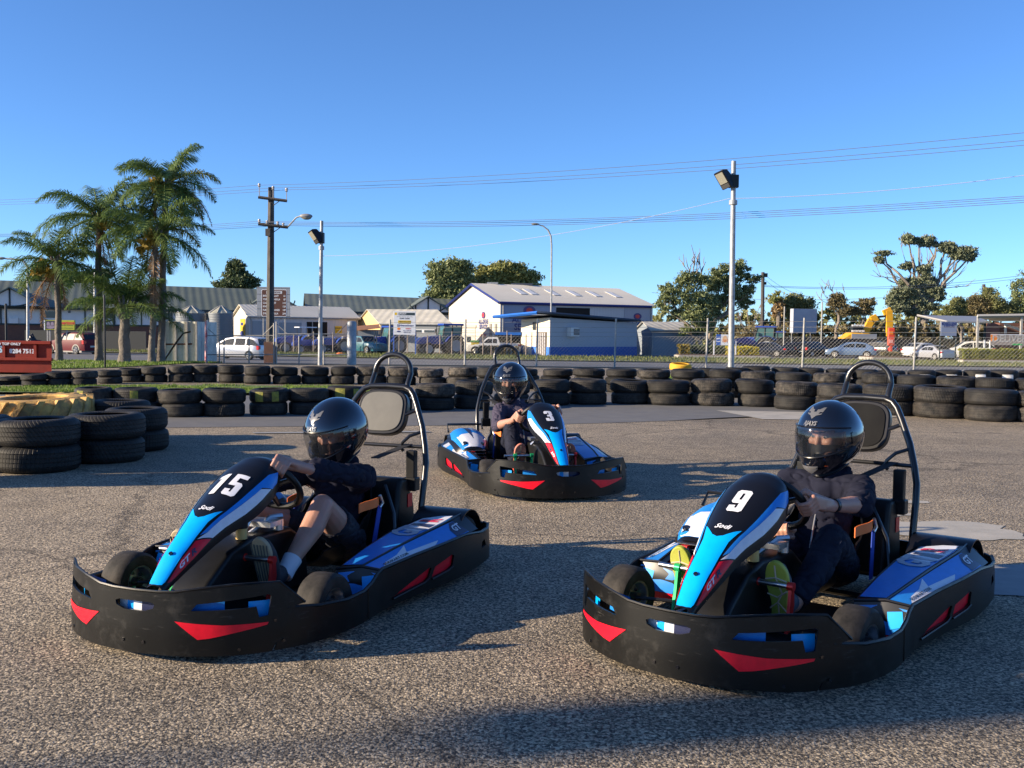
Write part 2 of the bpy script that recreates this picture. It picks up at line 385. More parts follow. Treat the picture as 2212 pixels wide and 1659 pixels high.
cloth_plum = mat('plum_cloth', (.045, .040, .065), .9, col2=(.058, .050, .078), vscale=6, bump=.5, bscale=260, bdist=.001, spec=.15)
denim = mat('dark_denim', (.009, .011, .022), .85, col2=(.018, .020, .034), vscale=10, bump=.5, bscale=300, bdist=.001, spec=.15)
sock_w = mat('white_sock', (.62, .62, .66), .9)
teal_c = mat('teal_cloth', (.01, .22, .30), .85)
helm_m = mat('helmet_black', (.004, .005, .009), .07, spec=.6, coat=1.0)
silver_d = mat('silver_decal', (.20, .195, .19), .25, metal=.5)
eye_w = mat('eye_white', (.22, .19, .18), .4)
hair_m = mat('brow_hair', (.05, .03, .02), .8)
def visor_mat():
    m = bpy.data.materials.new('visor'); m.use_nodes = True; n = m.node_tree; b = n.nodes['Principled BSDF']
    b.inputs['Base Color'].default_value = (.02, .025, .035, 1); b.inputs['Roughness'].default_value = .04; b.inputs['Alpha'].default_value = .22
    b.inputs['Specular IOR Level'].default_value = 1.0; b.inputs['Coat Weight'].default_value = 1.0; b.inputs['Coat Roughness'].default_value = .03
    return m
visor_m = visor_mat()
# ------------------------------------------------------------------ karts
OUT = [(.113, 0), (.108, .08), (.096, .17), (.072, .245), (.03, .335), (-.033, .422), (-.09, .474), (-.16, .522), (-.25, .562), (-.38, .592), (-.5, .602), (-.62, .596), (-.72, .592), (-.9, .607), (-1.1, .633), (-1.3, .660), (-1.46, .668), (-1.68, .662), (-1.79, .645), (-1.855, .60), (-1.885, .53), (-1.90, .4), (-1.903, .2), (-1.903, 0)]
def _cr(P_, n=6):
    o = []
    for i in range(len(P_)-1):
        a, b, c, d = [Vector(P_[min(max(j, 0), len(P_)-1)]) for j in (i-1, i, i+1, i+2)]
        if i == 0: a = Vector((P_[1][0], -P_[1][1]))
        if i == len(P_)-2: d = Vector((P_[-2][0], -P_[-2][1]))
        for k in range(n):
            t = k/n
            o.append(.5*((2*b)+(c-a)*t+(2*a-5*b+4*c-d)*t*t+(3*b-a-3*c+d)*t**3))
    o.append(Vector(P_[-1])); return o
OC = _cr(OUT); OS = [0.0]
for _a, _b in zip(OC, OC[1:]): OS.append(OS[-1]+(_b-_a).length)
STOT = OS[-1]
import bisect
def outl(s, off=0):
    sg = 1 if s >= 0 else -1; q = min(abs(s), STOT-1e-6)
    i = max(0, bisect.bisect_right(OS, q)-1); t = (q-OS[i])/(OS[i+1]-OS[i])
    p = OC[i].lerp(OC[i+1], t)
    def tan(j): return (OC[min(j+1, len(OC)-1)]-OC[max(j-1, 0)])
    T = tan(i).lerp(tan(i+1), t).normalized(); n = Vector((T.y, -T.x))   # outward
    if n.x*0+ n.y < 0 and p.y > .3 and abs(T.x) > .7: n = -n
    p = p + n*off
    return p.x, sg*p.y
def s_of(x=None, y=None):
    if y is not None and x is None:
        for i in range(len(OC)-1):
            if OC[i].y <= y <= OC[i+1].y and OC[i].x > -.3: return OS[i]+(y-OC[i].y)/(OC[i+1].y-OC[i].y)*(OS[i+1]-OS[i])
    for i in range(len(OC)-1):
        if OC[i].x >= x >= OC[i+1].x: return OS[i]+(OC[i].x-x)/(OC[i].x-OC[i+1].x+1e-9)*(OS[i+1]-OS[i])
def skin(off=0, lean=.06):
    def f(s, z):
        x, y = outl(s, off); k = 1 - lean*max(0, z-.12)
        cx = -.9
        return (cx+(x-cx)*k, y*k, z)
    return f
CLN = [(0, (0, .25)), (.138, (-.096, .349)), (.326, (-.25, .457)), (.386, (-.30, .49)), (.559, (-.453, .571)), (.70, (-.58, .633)), (.779, (-.653, .658)), (.827, (-.70, .655)), (.865, (-.732, .625))]
NB = [(0, .037), (.138, .056), (.326, .084), (.386, .096), (.50, .122), (.60, .137), (.70, .137), (.779, .118), (.827, .09), (.865, .045)]
NH = [(0, .035), (.138, .075), (.326, .10), (.559, .135), (.70, .135), (.779, .12), (.865, .06)]
def NS(s, v, off=0):
    def raw(s, v):
        x, z = interp(CLN, s); b = interp(NB, s); h = interp(NH, s); a = abs(v)
        y = b*sin(pi/2*min(1, a*1.12))*(1 if v >= 0 else -1)
        return Vector((x, y, z - h*a**2.1))
    p = raw(s, v)
    if off:
        du = raw(min(s+.004, .865), v)-raw(max(s-.004, 0), v); dv = raw(s, min(1, v+.02))-raw(s, max(-1, v-.02))
        n = dv.cross(du)
        if n.z < 0: n = -n
        p = p+n.normalized()*off
    return tuple(p)
def NSy(s, y, off=.0022):
    b = interp(NB, s); v = math.asin(max(-1, min(1, y/b)))/(pi/2*1.12); return NS(s, v, off)
DIG = {'1': [[(.12, 0), (.33, 0), (.33, 1), (.2, 1), (.02, .88), (.02, .74), (.12, .78)]],
 '5': [[(0, .07), (.06, 0), (.4, 0), (.47, .08), (.47, .54), (.4, .62), (.2, .62), (.2, .83), (.47, .83), (.47, 1), (0, 1), (0, .46), (.27, .46), (.27, .16), (.2, .16), (.2, .28), (0, .28)]],
 '9': [[(0, .07), (.06, 0), (.4, 0), (.47, .08), (.47, .92), (.4, 1), (.07, 1), (0, .92), (0, .46), (.07, .38), (.27, .38), (.27, .16), (.2, .16), (.2, .28), (0, .28)], [(.195, .54), (.275, .54), (.275, .85), (.195, .85)]],
 '3': [[(0, .07), (.07, 0), (.4, 0), (.47, .08), (.47, .43), (.4, .51), (.47, .59), (.47, .92), (.4, 1), (.07, 1), (0, .92), (0, .72), (.2, .72), (.2, .84), (.27, .84), (.27, .6), (.14, .6), (.14, .43), (.27, .43), (.27, .16), (.2, .16), (.2, .29), (0, .29)]]}
def pod_s(sg, right=False):
    # rows by x: outer, ridge, inner
    T = [(-.70, (.580, .205, .49, .213, .37, .192)), (-.95, (.603, .214, .52, .243, .37, .235)), (-1.2, (.635, .219, .54, .262, .37, .262)), (-1.42, (.652, .222, .565, .280, .385, .268)), (-1.60, (.655, .224, .57, .296, .385, .272))]
    T = [(-x, v) for x, v in T]
    def f(x, v, off=0):
        def raw(x, v):
            o = interp(T, -x); kk = 1
            if v <= 1: y = lerp(o[0], o[2], v); z = lerp(o[1], o[3], v)
            else: y = lerp(o[2], o[4], v-1); z = lerp(o[3], o[5], v-1)
            return Vector((x, sg*y, z))
        p = raw(x, v)
        if off:
            n = (raw(x+.01, v)-raw(x-.01, v)).cross(raw(x, min(2, v+.03))-raw(x, max(0, v-.03)))
            if n.z < 0: n = -n
            p = p+n.normalized()*off
        return tuple(p)
    return f
SWC, SWN, SWU = Vector((-.75, 0, .522)), Vector((-.78, 0, .62)), Vector((.62, 0, .78))
def gt_mark(name, f, par, size, m1, m2):
    text_on(name, 'GT', lambda x, y: f(x-size*.14, y), m1, par, size, .012*size/.05, .25)
    text_on(name, 'R', lambda x, y: f(x+size*.72, y), m2, par, size, .012*size/.05, .25)

def make_kart():
    R = empty('go_kart')
    # --- frame
    m = MB()
    for g in (-1, 1):
        m.tube([(.02, g*.12, .06), (-.10, g*.26, .06), (-.5, g*.30, .055), (-1.2, g*.30, .055), (-1.86, g*.33, .07)], .014)
        m.tube([(-.42, g*.30, .06), (-.42, g*.44, .10)], .014)
        m.tube([(-.75, g*.30, .06), (-.75, g*.56, .07), (-1.45, g*.60, .07), (-1.45, g*.3, .06)], .011)
        m.tube([(-.35, g*.05, .10), (-.50, g*.1, .13), (-.40, g*.42, .13)], .008)
        m.tube([(.02, g*.12, .07), (.06, g*.2, .12), (0, g*.36, .13)], .010)
    for x in (-.1, -.6, -1.3, -1.8): m.tube([(x, -.3, .057), (x, .3, .057)], .014)
    m.tube([(-1.62, -.52, .14), (-1.62, .52, .14)], .02, 12)
    m.build('frame', black_tube, R)
    m = MB(); m.box((-.55, 0, .036), (1.15, .58, .006)); m.build('floor_tray', dsteel, R)
    # --- front bumper with slots
    S = lambda y: s_of(y=y)
    top = [(0, .258), (.10, .258), (.17, .262), (.26, .276), (.36, .287), (.44, .288), (.478, .284)]
    sct, scb = s_of(x=-.10), s_of(x=-.185); sst, ssb = s_of(x=-.125), s_of(x=-.075)
    outer = [(-S(y) if y else 0, z) for y, z in top[::-1] if y < .478]
    outer = [(-sct, .283), (-sct+.03, .287)] + [(-S(y), z) for y, z in top[4:0:-1]] + [(0, .258)] + [(S(y), z) for y, z in top[1:5]] + [(sct-.03, .287), (sct, .283), (scb, .196), (sst+.03, .192), (ssb, .036), (ssb-.1, .034), (0, .032), (-ssb+.1, .034), (-ssb, .036), (-sst-.03, .192), (-scb, .196)]
    eye = [(-.088, .214), (-.07, .221), (.07, .221), (.088, .214), (.083, .199), (.045, .187), (-.045, .187), (-.083, .199)]
    def slot(g):
        q = [(S(.225), .197), (S(.245), .222), (S(.455), .247), (S(.462), .240), (S(.455), .170), (S(.432), .166), (S(.425), .205), (S(.33), .200)]
        return [(g*a, b) for a, b in q]
    mapped('front_bumper', [outer, eye, slot(1), slot(-1)], skin(.004), bumper_pl, R, .028, solid=.009)
    fb = [o for o in R.children if o.name.startswith('front_bumper')][0]
    m = MB(); pts = [skin(.003)(s, z) for s, z in [(-scb, .198), (-sct, .287)]+[(-S(y), z+.003) for y, z in top[4:0:-1]]+[(0, .261)]+[(S(y), z+.003) for y, z in top[1:5]]+[(sct, .287), (scb, .198)]]
    m.tube(pts, .0055, 6); m.build('bumper_lip', bumper_pl, fb)
    for g in (-1, 1):
        q = [(S(.170), .160), (S(.240), .153), (S(.33), .146), (S(.455), .147), (S(.452), .138), (S(.36), .116), (S(.29), .100), (S(.250), .095)]
        mapped('red_flash', [[(g*a, b) for a, b in q]], skin(.0062), red_d, fb, .03)
        mapped('slot_insert', [[(g*a, b) for a, b in [(S(.21), .185), (S(.21), .26), (S(.33), .26), (S(.33), .185)]]], skin(-.045), blue_d, fb, .05)
        mapped('slot_insert', [[(g*a, b) for a, b in [(S(.405), .15), (S(.405), .215), (S(.47), .215), (S(.47), .15)]]], skin(-.04), blue_l, fb, .05)
        for s_, z in ((.045, .075), (S(.47), .15), (S(.49), .07), (.40, .055)):
            a, b = skin(.004)(g*s_, z), skin(.0075)(g*s_, z); m = MB(); m.cyl(a, b, .006, 10); m.build('bolt', black_gloss, fb)
    # insert visible through the eye slot
    for a, b, mt in ((-.10, -.01, navy_d), (-.01, .03, white_d), (.03, .062, blue_l), (.062, .10, white_d)):
        mapped('slot_insert', [[(-b, .17), (-b, .235), (-a, .235), (-a, .17)]], skin(-.03), mt, fb, .05)
    # --- side bumpers
    for g in (-1, 1):
        zs = [(s_of(x=-.125)-.004, .188), (s_of(x=-.25), .170), (s_of(x=-.40), .158), (s_of(x=-.52), .160), (s_of(x=-.60), .176), (s_of(x=-.655), .200), (s_of(x=-.70), .211), (s_of(x=-.95), .216), (s_of(x=-1.2), .222), (s_of(x=-1.42), .226), (s_of(x=-1.52), .216), (s_of(x=-1.64), .200), (s_of(x=-1.74), .200), (s_of(x=-1.82), .210)]
        se = s_of(x=-1.862)
        ring = zs+[(se, .214), (se, .045), (s_of(x=-1.4), .036), (s_of(x=-.7), .036), (s_of(x=-.3), .036), (s_of(x=-.085), .036)]
        q1 = [(s_of(x=-.783), .070), (s_of(x=-.95), .108), (s_of(x=-1.085), .138), (s_of(x=-1.10), .132), (s_of(x=-1.075), .098), (s_of(x=-1.04), .084)]
        q2 = [(s_of(x=-1.10), .086), (s_of(x=-1.13), .132), (s_of(x=-1.28), .160), (s_of(x=-1.30), .152), (s_of(x=-1.28), .110), (s_of(x=-1.24), .098)]
        q3 = [(s_of(x=-1.63), .115), (s_of(x=-1.645), .15), (s_of(x=-1.68), .158), (s_of(x=-1.70), .125)]
        fl = lambda q: [(g*a, b) for a, b in q]
        sb = mapped('side_bumper', [fl(ring), fl(q1), fl(q2), fl(q3)], skin(0), bumper_pl, R, .035, solid=.008)
        m = MB(); m.tube([skin(-.002)(g*a, b+.001) for a, b in zs], .0075, 6)
        m.tube([skin(.001)(g*s_of(x=-.56), z) for z in (.04, .165)], .003, 4)
        m.build('bumper_lip', bumper_pl, sb)
        for q in (q1, q2):
            c = (sum(a for a, b in q)/len(q), sum(b for a, b in q)/len(q)); Q = [(c[0]+(a-c[0])*1.04, c[1]+(b-c[1])*1.1) for a, b in q]
            mapped('red_flash', [fl(Q)], skin(-.011), dred_d if False else red_d, sb, .04)
            m = MB(); lo = [q[0]]+[q[-1], q[-2]]; m.tube([skin(.004)(g*a, b-.004) for a, b in lo], .0045, 6); m.build('ledge', bumper_pl, sb)
    # --- rear bumper
    se = s_of(x=-1.862)
    mapped('rear_bumper', [[(se+.004, .205), (se+.05, .213), (STOT-.01, .213), (STOT-.01, .05), (se+.004, .05)]], skin(.003), bumper_pl, R, .04, solid=.012)
    mapped('rear_bumper', [[(-a, b) for a, b in [(se+.004, .205), (se+.05, .213), (STOT-.0101, .213), (STOT-.0101, .05), (se+.004, .05)]]], skin(.003), bumper_pl, R, .04, solid=.012)
    # --- side pods
    for g in (-1, 1):
        f = pod_s(g); vmax = 2 if g > 0 else 1.25
        m = MB(); m.grid(lambda u, v: f(lerp(-.70, -1.60, u), v*vmax), 18, 10)
        # front face
        m.grid(lambda u, v: (-.70+.02*sin(pi*v), g*lerp(.37, .58, u), lerp(.05, interp([(.37, .192), (.49, .213), (.58, .205)], lerp(.37, .58, u)), v)), 6, 5)
        m.grid(lambda u, v: (-1.60, g*lerp(.37, .655, u), lerp(.08, interp([(.385, .272), (.57, .296), (.655, .224)], lerp(.385, .655, u))-.001, v)), 6, 3)
        m.grid(lambda u, v: (lerp(-.70, -1.6, u), g*.372, lerp(.07, f(lerp(-.70, -1.6, u), vmax)[2] if g > 0 else .17, v)), 8, 2)
        pod = m.build('side_pod', black_satin, R, 40)
        D = lambda nm, poly, mt, of=.002, st=.06: mapped(nm, [poly], lambda a, b: f(a, b, of), mt, pod, st)
        D('pod_decal', [(-.715, .04), (-.715, .93), (-.95, .93), (-1.2, .93), (-1.42, .93), (-1.46, .90), (-1.50, .06), (-1.2, .04)], blue_d)
        D('pod_decal', [(-.73, .06), (-.80, .42), (-.90, .52), (-1.01, .88), (-.965, .40), (-1.22, .30), (-1.16, .08)], white_d, .0034)
        D('pod_decal', [(-1.37, .08), (-1.375, .55), (-1.42, .90), (-1.455, .88), (-1.50, .10)], navy_d if g > 0 else grey_d, .0034)
        if g > 0:
            D('pod_decal', [(-.73, 1.08), (-.74, 1.93), (-1.25, 1.93), (-1.45, 1.93), (-1.50, 1.6), (-1.50, 1.08)], blue_d)
            D('pod_decal', [(-1.22, 1.25), (-1.26, 1.9), (-1.50, 1.93), (-1.545, 1.5), (-1.54, 1.12), (-1.28, 1.10)], white_d, .0034)
            D('pod_decal', [(-1.30, 1.15), (-1.34, 1.85), (-1.38, 1.85), (-1.36, 1.15)], navy_d, .0046)
            text_on('pod_lettering', 'GT', lambda x, y: f(-1.22-x, 1.5+y*8, .005), grey_d, pod, .13, .006, .2)
            text_on('pod_lettering', 'R', lambda x, y: f(-1.43-x, 1.5+y*8, .006), red_d, pod, .10, .004, .2)
        text_on('pod_lettering', 'GT', lambda x, y: f(-1.43-x, .52+y*9, .005), white_d, pod, .055, .002, .2) if g > 0 else None
        text_on('pod_lettering', 'SODIKART.COM', (lambda x, y: f(-.86-x, .26+y*9, .005)) if g > 0 else (lambda x, y: f(-.86+x, .26+y*9, .005)), black_gloss, pod, .026, .001, .2)
        m = MB(); m.tube([f(x, 1.0, .003) for x in (-.70, -.9, -1.1, -1.3, -1.45, -1.58)], .004, 6)
        m.tube([(-.698, g*y, z+.003) for y, z in ((.37, .192), (.49, .213), (.582, .206))], .006, 6); m.build('pod_trim', black_satin, pod)
        F2 = lambda nm, poly, mt, of: mapped(nm, [poly], lambda y, z: (-.70+.02*sin(pi*z/.2)+of, g*y, z), mt, pod, .05)
        F2('pod_decal', [(.385, .09), (.385, .18), (.49, .198), (.572, .192), (.572, .09)], blue_d, .0035)
        F2('pod_decal', [(.51, .11), (.50, .175), (.555, .185), (.565, .13)], blue_l, .006)
        F2('pod_decal', [(.385, .06), (.385, .088), (.572, .088), (.572, .06)], red_d, .0035)
    # --- nose panel
    m = MB(); m.grid(lambda u, v: NS(u*.865, v*2-1), 40, 28)
    nose = m.build('nose_panel', black_satin, R, 60, solid=.004, merge=0)
    strip = [(.012, -.45), (.004, -.2), (.004, .2), (.012, .45), (.03, .52), (.14, .46), (.25, .38), (.33, .36), (.41, .44), (.372, .27), (.345, .14), (.335, 0), (.345, -.14), (.372, -.27), (.41, -.44), (.33, -.36), (.25, -.38), (.14, -.46), (.03, -.52)]
    nd = lambda poly, mt, o=.002: mapped('nose_decal', [poly], lambda a, b: NS(a, b, o), mt, nose, .035)
    nd(strip, blue_l)
    for g in (-1, 1):
        fl = lambda q: [(a, g*b) for a, b in q]
        nd(fl([(.035, .66), (.14, .52), (.235, .46), (.305, .78), (.20, .83), (.11, .84), (.05, .76)]), red_d)
        nd(fl([(.245, .455), (.30, .56), (.45, .60), (.62, .63), (.68, .80), (.50, .82), (.315, .79)]), white_d)
        nd(fl([(.265, .44), (.42, .50), (.60, .50), (.70, .54), (.775, .70), (.74, .84), (.69, .82), (.63, .63), (.45, .595), (.30, .555)]), blue_d)
        for t_, mt, dd in (('GT', white_d, 0), ('R', navy_d, .058)):
            V, Fc = text_mesh(t_, .048, .0016, .2)
            mb = MB(); mb.add([NS(.145+dd+p[0], g*.67-p[1]*4.6, .0045) for p in V], Fc)
            mb.build('nose_lettering', mt, nose, fix=False)
    text_on('nose_lettering', 'Sodi', lambda x, y: NSy(.392+y-.25*x*.0, x, .003), white_d, nose, .034, .0009, .35)
    for s_ in (.138,):
        m = MB(); a = Vector(NS(s_, 0, .001)); m.cyl(a, a+Vector((.6, 0, .8))*.006, .0085, 12); m.build('bolt', black_gloss, nose)
    # --- tank / steering fairing
    m = MB(); m.prism([(-.10, .05), (-.14, .14), (-.22, .22), (-.36, .31), (-.50, .345), (-.80, .335), (-.92, .26), (-.95, .05)], 1, -.085, .085)
    m.build('fuel_tank', bl_plastic, R, bevel=.02)
    m = MB(); m.cyl((-.475, .05, .34), (-.475, .05, .385), .024, 16); r_ = m.build('brake_reservoir', mat('brake_fluid', (.6, .42, .16), .2), R)
    m = MB(); m.cyl((-.475, .05, .385), (-.475, .05, .405), .027, 16); m.build('cap', bl_plastic, r_)
    # --- steering column, bracket and wheel
    m = MB(); m.tube([(-.50, 0, .30), SWC-SWN*.03], .011, 10); m.cyl(SWC-SWN*.10, SWC-SWN*.02, .02, 12)
    m.build('steering_column', steel, R)
    m = MB(); m.tube([(-.60, .0, .33), (-.66, .07, .40), (-.70, .10, .40)], .013); m.box((-.66, .0, .375), (.10, .20, .022)); m.tube([(-.64, -.09, .33), (-.62, -.02, .41)], .012); m.tube([(-.70, .08, .34), (-.70, .08, .38)], .022, 12)
    m.build('column_bracket', alu, R)
    m = MB()
    rim = [tuple(SWC + (SWU*sin(a)+Vector((0, 1, 0))*cos(a))*.150*(1-.10*max(0, -sin(a))**3)) for a in [2*pi*k/40 for k in range(40)]]
    m.tube(rim, .0155, 10, closed=True)
    sw = m.build('steering_wheel', bl_plastic, R)
    m = MB()
    for a in (0.35, pi-.35, -pi/2):
        m.tube([SWC-SWN*.015, SWC + (SWU*sin(a)+Vector((0, 1, 0))*cos(a))*.146], [.016, .011], 8)
    m.ball(tuple(SWC-SWN*.01), (.035, .045, .03), 8); m.build('spokes', dsteel, sw)
    # --- pedals
    for g, mt in ((1, ped_red), (-1, ped_green)):
        y0, y1 = (.075, .215) if g > 0 else (-.13, -.345)
        m = MB(); m.tube([(-.452, y0, .270), (-.452, y1, .270)], .0105, 12)
        p = m.build('pedal', steel, R)
        for y in ((y0, y1) if g > 0 else (y0, y1+.085)):
            m = MB()
            m.prism([(-.445, .284), (-.467, .284), (-.475, .20), (-.44, .10), (-.41, .10), (-.432, .19)], 1, y-.006, y+.006)
            m.cyl((-.452, y-.012, .270), (-.452, y+.012, .270), .017, 12)
            m.build('pedal_bracket', mt, p)
    # --- seat
    prof = [(0, (-.98, .12)), (.2, (-1.12, .075)), (.42, (-1.30, .075)), (.6, (-1.42, .15)), (.8, (-1.49, .30)), (1, (-1.53, .46))]
    def sf(u, v):
        x, z = interp(prof, u); a = abs(v*2-1); hw = interp([(0, .15), (.4, .19), (.7, .20), (1, .15)], u)
        side = interp([(0, .07), (.3, .16), (.55, .2), (.8, .10), (1, .03)], u)
        e = a**3
        return (x + e*interp([(0, 0), (.6, .10), (1, .10)], u), hw*(v*2-1)*(1-.06*e), z + side*e*interp([(0, 1), (.7, .8), (1, .4)], u))
    m = MB(); m.grid(sf, 24, 20); m.build('seat', bl_plastic, R, 60, solid=.008)
    # --- engine, covers
    m = MB(); m.box((-1.22, -.46, .17), (.26, .22, .16)); m.box((-1.10, -.50, .20), (.10, .10, .14))
    for k in range(6): m.box((-1.02, -.46, .13+k*.024), (.12, .16, .008))
    eng = m.build('engine', dsteel, R, bevel=.006)
    m = MB(); m.tube([(-.94, -.55, .22), (-1.02, -.52, .21), (-1.10, -.50, .22)], .014); m.box((-1.0, -.50, .235), (.12, .05, .02)); m.build('throttle_linkage', eng_red, eng)
    m = MB(); m.tube([(-.98+.0015*k, -.40+.0, .25) if False else (-.90-.003*k, -.48+.012*cos(k*.9), .225+.012*sin(k*.9)) for k in range(40)], .0022, 5); m.build('spring', steel, eng)
    m = MB(); m.tube([(-1.2, -.60, .12), (-1.4, -.62, .13), (-1.6, -.52, .20)], .026, 10); m.build('exhaust', steel, eng)
    def ec(u, v, off=0):
        def raw(u, v):
            x = lerp(-.985, -1.44, u); hw = interp([(0, .105), (.12, .135), (.5, .165), (1, .15)], u); c = v*2-1
            z = interp([(0, .262), (.1, .300), (.35, .345), (.7, .385), (.9, .39), (1, .37)], u)
            return Vector((x - .035*abs(c)**3*(1-u), -.475 + hw*c, z - .075*abs(c)**3.2))
        p = raw(u, v)
        if off:
            n = (raw(u+.01, v)-raw(u-.01, v)).cross(raw(u, v+.01)-raw(u, v-.01))
            if n.z < 0: n = -n
            p = p+n.normalized()*off
        return tuple(p)
    m = MB(); m.grid(ec, 20, 20); cov = m.build('engine_cover', black_satin, R, 60, solid=.006)
    ed = lambda poly, mt, o=.002: mapped('cover_decal', [poly], lambda a, b: ec(a, b, o), mt, cov, .09)
    ed([(.04, .12), (.04, .88), (.5, .94), (.96, .92), (.96, .08), (.5, .06)], blue_d)
    ed([(.05, .20), (.04, .5), (.05, .80), (.42, .84), (.55, .62), (.50, .45), (.48, .30), (.42, .16)], white_d, .0035)
    ed([(.26, .56), (.62, .46), (.92, .40), (.92, .56), (.60, .56)], navy_d, .005)
    for v in (.27, .80):
        a = Vector(ec(.14, v, .001)); m = MB(); m.cyl(a, a+Vector((.3, 0, .95))*.010, .017, 14); m.build('bolt', black_gloss, cov)
    text_on('cover_lettering', 'GT', lambda x, y: ec(.72-y*2.2*-1*-1, .70+x*3.2, .006), grey_d, cov, .07, .002, .2)
    m = MB(); m.tube([(-1.38, -.33, .385), (-1.44, -.33, .42), (-1.44, -.62, .42), (-1.38, -.62, .36)], .009, 8); m.build('cover_bar', black_tube, R)
    # box behind seat
    m = MB(); m.prism([(-1.50, .10), (-1.55, .40), (-1.58, .455), (-1.66, .45), (-1.74, .30), (-1.76, .10)], 1, -.20, .24); bx = m.build('battery_box', bl_plastic, R, bevel=.025)
    m = MB(); m.box((0, 0, 0), (.05, .002, .07)); m.build('box_label', red_d, bx, M=Matrix.Translation((-1.67, .243, .33)))
    # --- wheels
    def wheel(x, y, r, wd, steer=0):
        m = MB(); h = wd/2
        m.lathe([(r*.55, -h*.86), (r*.72, -h*.98), (r*.90, -h*.94), (r*.985, -h*.72), (r, -h*.3), (r, h*.3), (r*.985, h*.72), (r*.90, h*.94), (r*.72, h*.98), (r*.55, h*.86)], 36)
        M = Matrix.Rotation(radians(90), 4, 'X')
        wh = m.build('wheel', kart_rubber, R, 40, M=M); wh.location = (x, y, r); wh.rotation_euler = (0, 0, steer)
        m = MB(); m.lathe([(r*.56, -h*.88), (r*.50, -h*.85), (r*.44, -h*.4), (r*.44, h*.4), (r*.50, h*.85), (r*.56, h*.88)], 28)
        m.lathe([(0, h*.25), (r*.2, h*.3), (r*.44, h*.15), (r*.44, -h*.15), (r*.2, -h*.3), (0, -h*.25)], 20)
        ri = m.build('rim', alu, wh, 40, M=M)
        m = MB(); m.cyl((0, -h*.9, 0), (0, h*.9, 0), r*.16, 10)
        for k in range(5): a = 2*pi*k/5; m.cyl((r*.3*cos(a), -h*.45, r*.3*sin(a)), (r*.3*cos(a), h*.45, r*.3*sin(a)), r*.05, 6)
        m.build('hub', dsteel, wh)
    wheel(-.42, .475, .125, .125, radians(-6)); wheel(-.42, -.475, .125, .125, radians(-6))
    wheel(-1.63, .50, .14, .19); wheel(-1.63, -.50, .14, .19)
    for g in (-1, 1):
        m = MB(); m.grid(lambda u, v: (-1.64+.165*cos(lerp(.15, pi-.25, u)), g*lerp(.33, .595, v), .14+.165*sin(lerp(.15, pi-.25, u))), 16, 2)
        m.build('wheel_cover', black_satin, R, solid=.005, solid_off=1)
    # --- roll hoop and head rest
    m = MB()
    for g in (-1, 1):
        m.tube([(-1.64, g*.318, .07), (-1.65, g*.318, .30), (-1.69, g*.316, .44), (-1.725, g*.308, .52), (-1.76, g*.285, .60), (-1.80, g*.25, .70), (-1.845, g*.195, .81), (-1.868, g*.165, .862), (-1.880, g*.138, .892), (-1.885, g*.10, .905), (-1.887, 0, .908)], .0165, 12)
        m.tube([(-1.90, g*.113, .905)]+[(-1.905-.04*t, g*.110*(1-.0*t), .92+.055*t) for t in (0, .5, 1)]+[(-1.945-.012*sin(a), g*.108*cos(a), .985+.095*sin(a)) for a in [k*pi/2/8 for k in range(9)]], .0145, 12)
        m.tube([(-1.79, g*.262, .68), (-1.75, g*.20, .655), (-1.735, g*.165, .62), (-1.735, g*.155, .59), (-1.74, g*.17, .575)], .009, 8)
        m.tube([(-1.84, g*.205, .79), (-1.815, g*.14, .76)], .010, 8)
        m.tube([(-1.66, g*.31, .28), (-1.82, g*.33, .08)], .012, 8)
    m.tube([(-1.755, -.285, .60), (-1.755, .285, .60)], .010, 8)
    hoop = m.build('roll_hoop', black_tube, R)
    def hr(k=1, n=30):
        return [(.148*k*math.copysign(abs(cos(a))**.62, cos(a)), .128*k*math.copysign(abs(sin(a))**.62, sin(a))*(1+.0*sin(a))) for a in [2*pi*j/n for j in range(n)]]
    Mh = Matrix.Translation((-1.81, 0, .775)) @ Matrix.Rotation(radians(-20), 4, 'Y')
    m = MB(); m.prism([(a, b) for a, b in hr(1)], 0, -.045, .0, M=Mh); hd = m.build('head_rest', black_satin, R, bevel=.008, seg=3)
    m = MB(); m.prism([(a, b) for a, b in hr(.86)], 0, .0, .006, M=Mh); m.build('pad', mat('worn_pad', (.06, .058, .054), .55, col2=(.085, .082, .074), vscale=5), hd, bevel=.003)
    # --- harness
    for g in (-1, 1):
        m = MB(); m.grid(lambda u, v: tuple(Vector((-1.76, g*.19, .612)).lerp(Vector((-1.50, g*.125, .565)), u)+Vector((0, (v-.5)*.045, 0))), 4, 1)
        m.build('shoulder_strap', strap_m, R, solid=.004)
    for g in (-1, 1):
        m = MB(); m.box((-1.705, g*.235, .50), (.045, .05, .17)); m.box((-1.70, g*.235, .41), (.06, .075, .07)); m.build('belt_reel', bl_plastic, R, bevel=.006)
        m = MB(); m.grid(lambda u, v: tuple(Vector((-1.36, g*.225, .37)).lerp(Vector((-1.21, g*.20, .355)), u)+Vector((0, .006*sin(u*6), (v-.5)*.045))), 6, 1); m.build('strap_tab', orange, R, solid=.004)
        m = MB(); m.tube([(-1.36, g*.23, .40), (-1.38, g*.235, .36), (-1.36, g*.23, .34)], .008); m.build('belt_buckle', steel, R)
        m = MB(); m.grid(lambda u, v: tuple(Vector((-1.37, g*.228, .35)).lerp(Vector((-1.22, g*.27, .16)), u)+Vector(((v-.5)*.04, 0, 0))), 4, 1); m.build('lap_strap', strap_b, R, solid=.004)
        m = MB(); m.tube([(-1.53, g*.17, .42), (-1.45, g*.26, .30), (-1.40, g*.30, .06)], .011, 8); m.build('seat_stay', black_tube, R)
    return R
POSE = {15: (-1.331, 3.699, -110.22), 9: (.612, 3.486, -127.5), 3: (.385, 7.17, -77.0)}
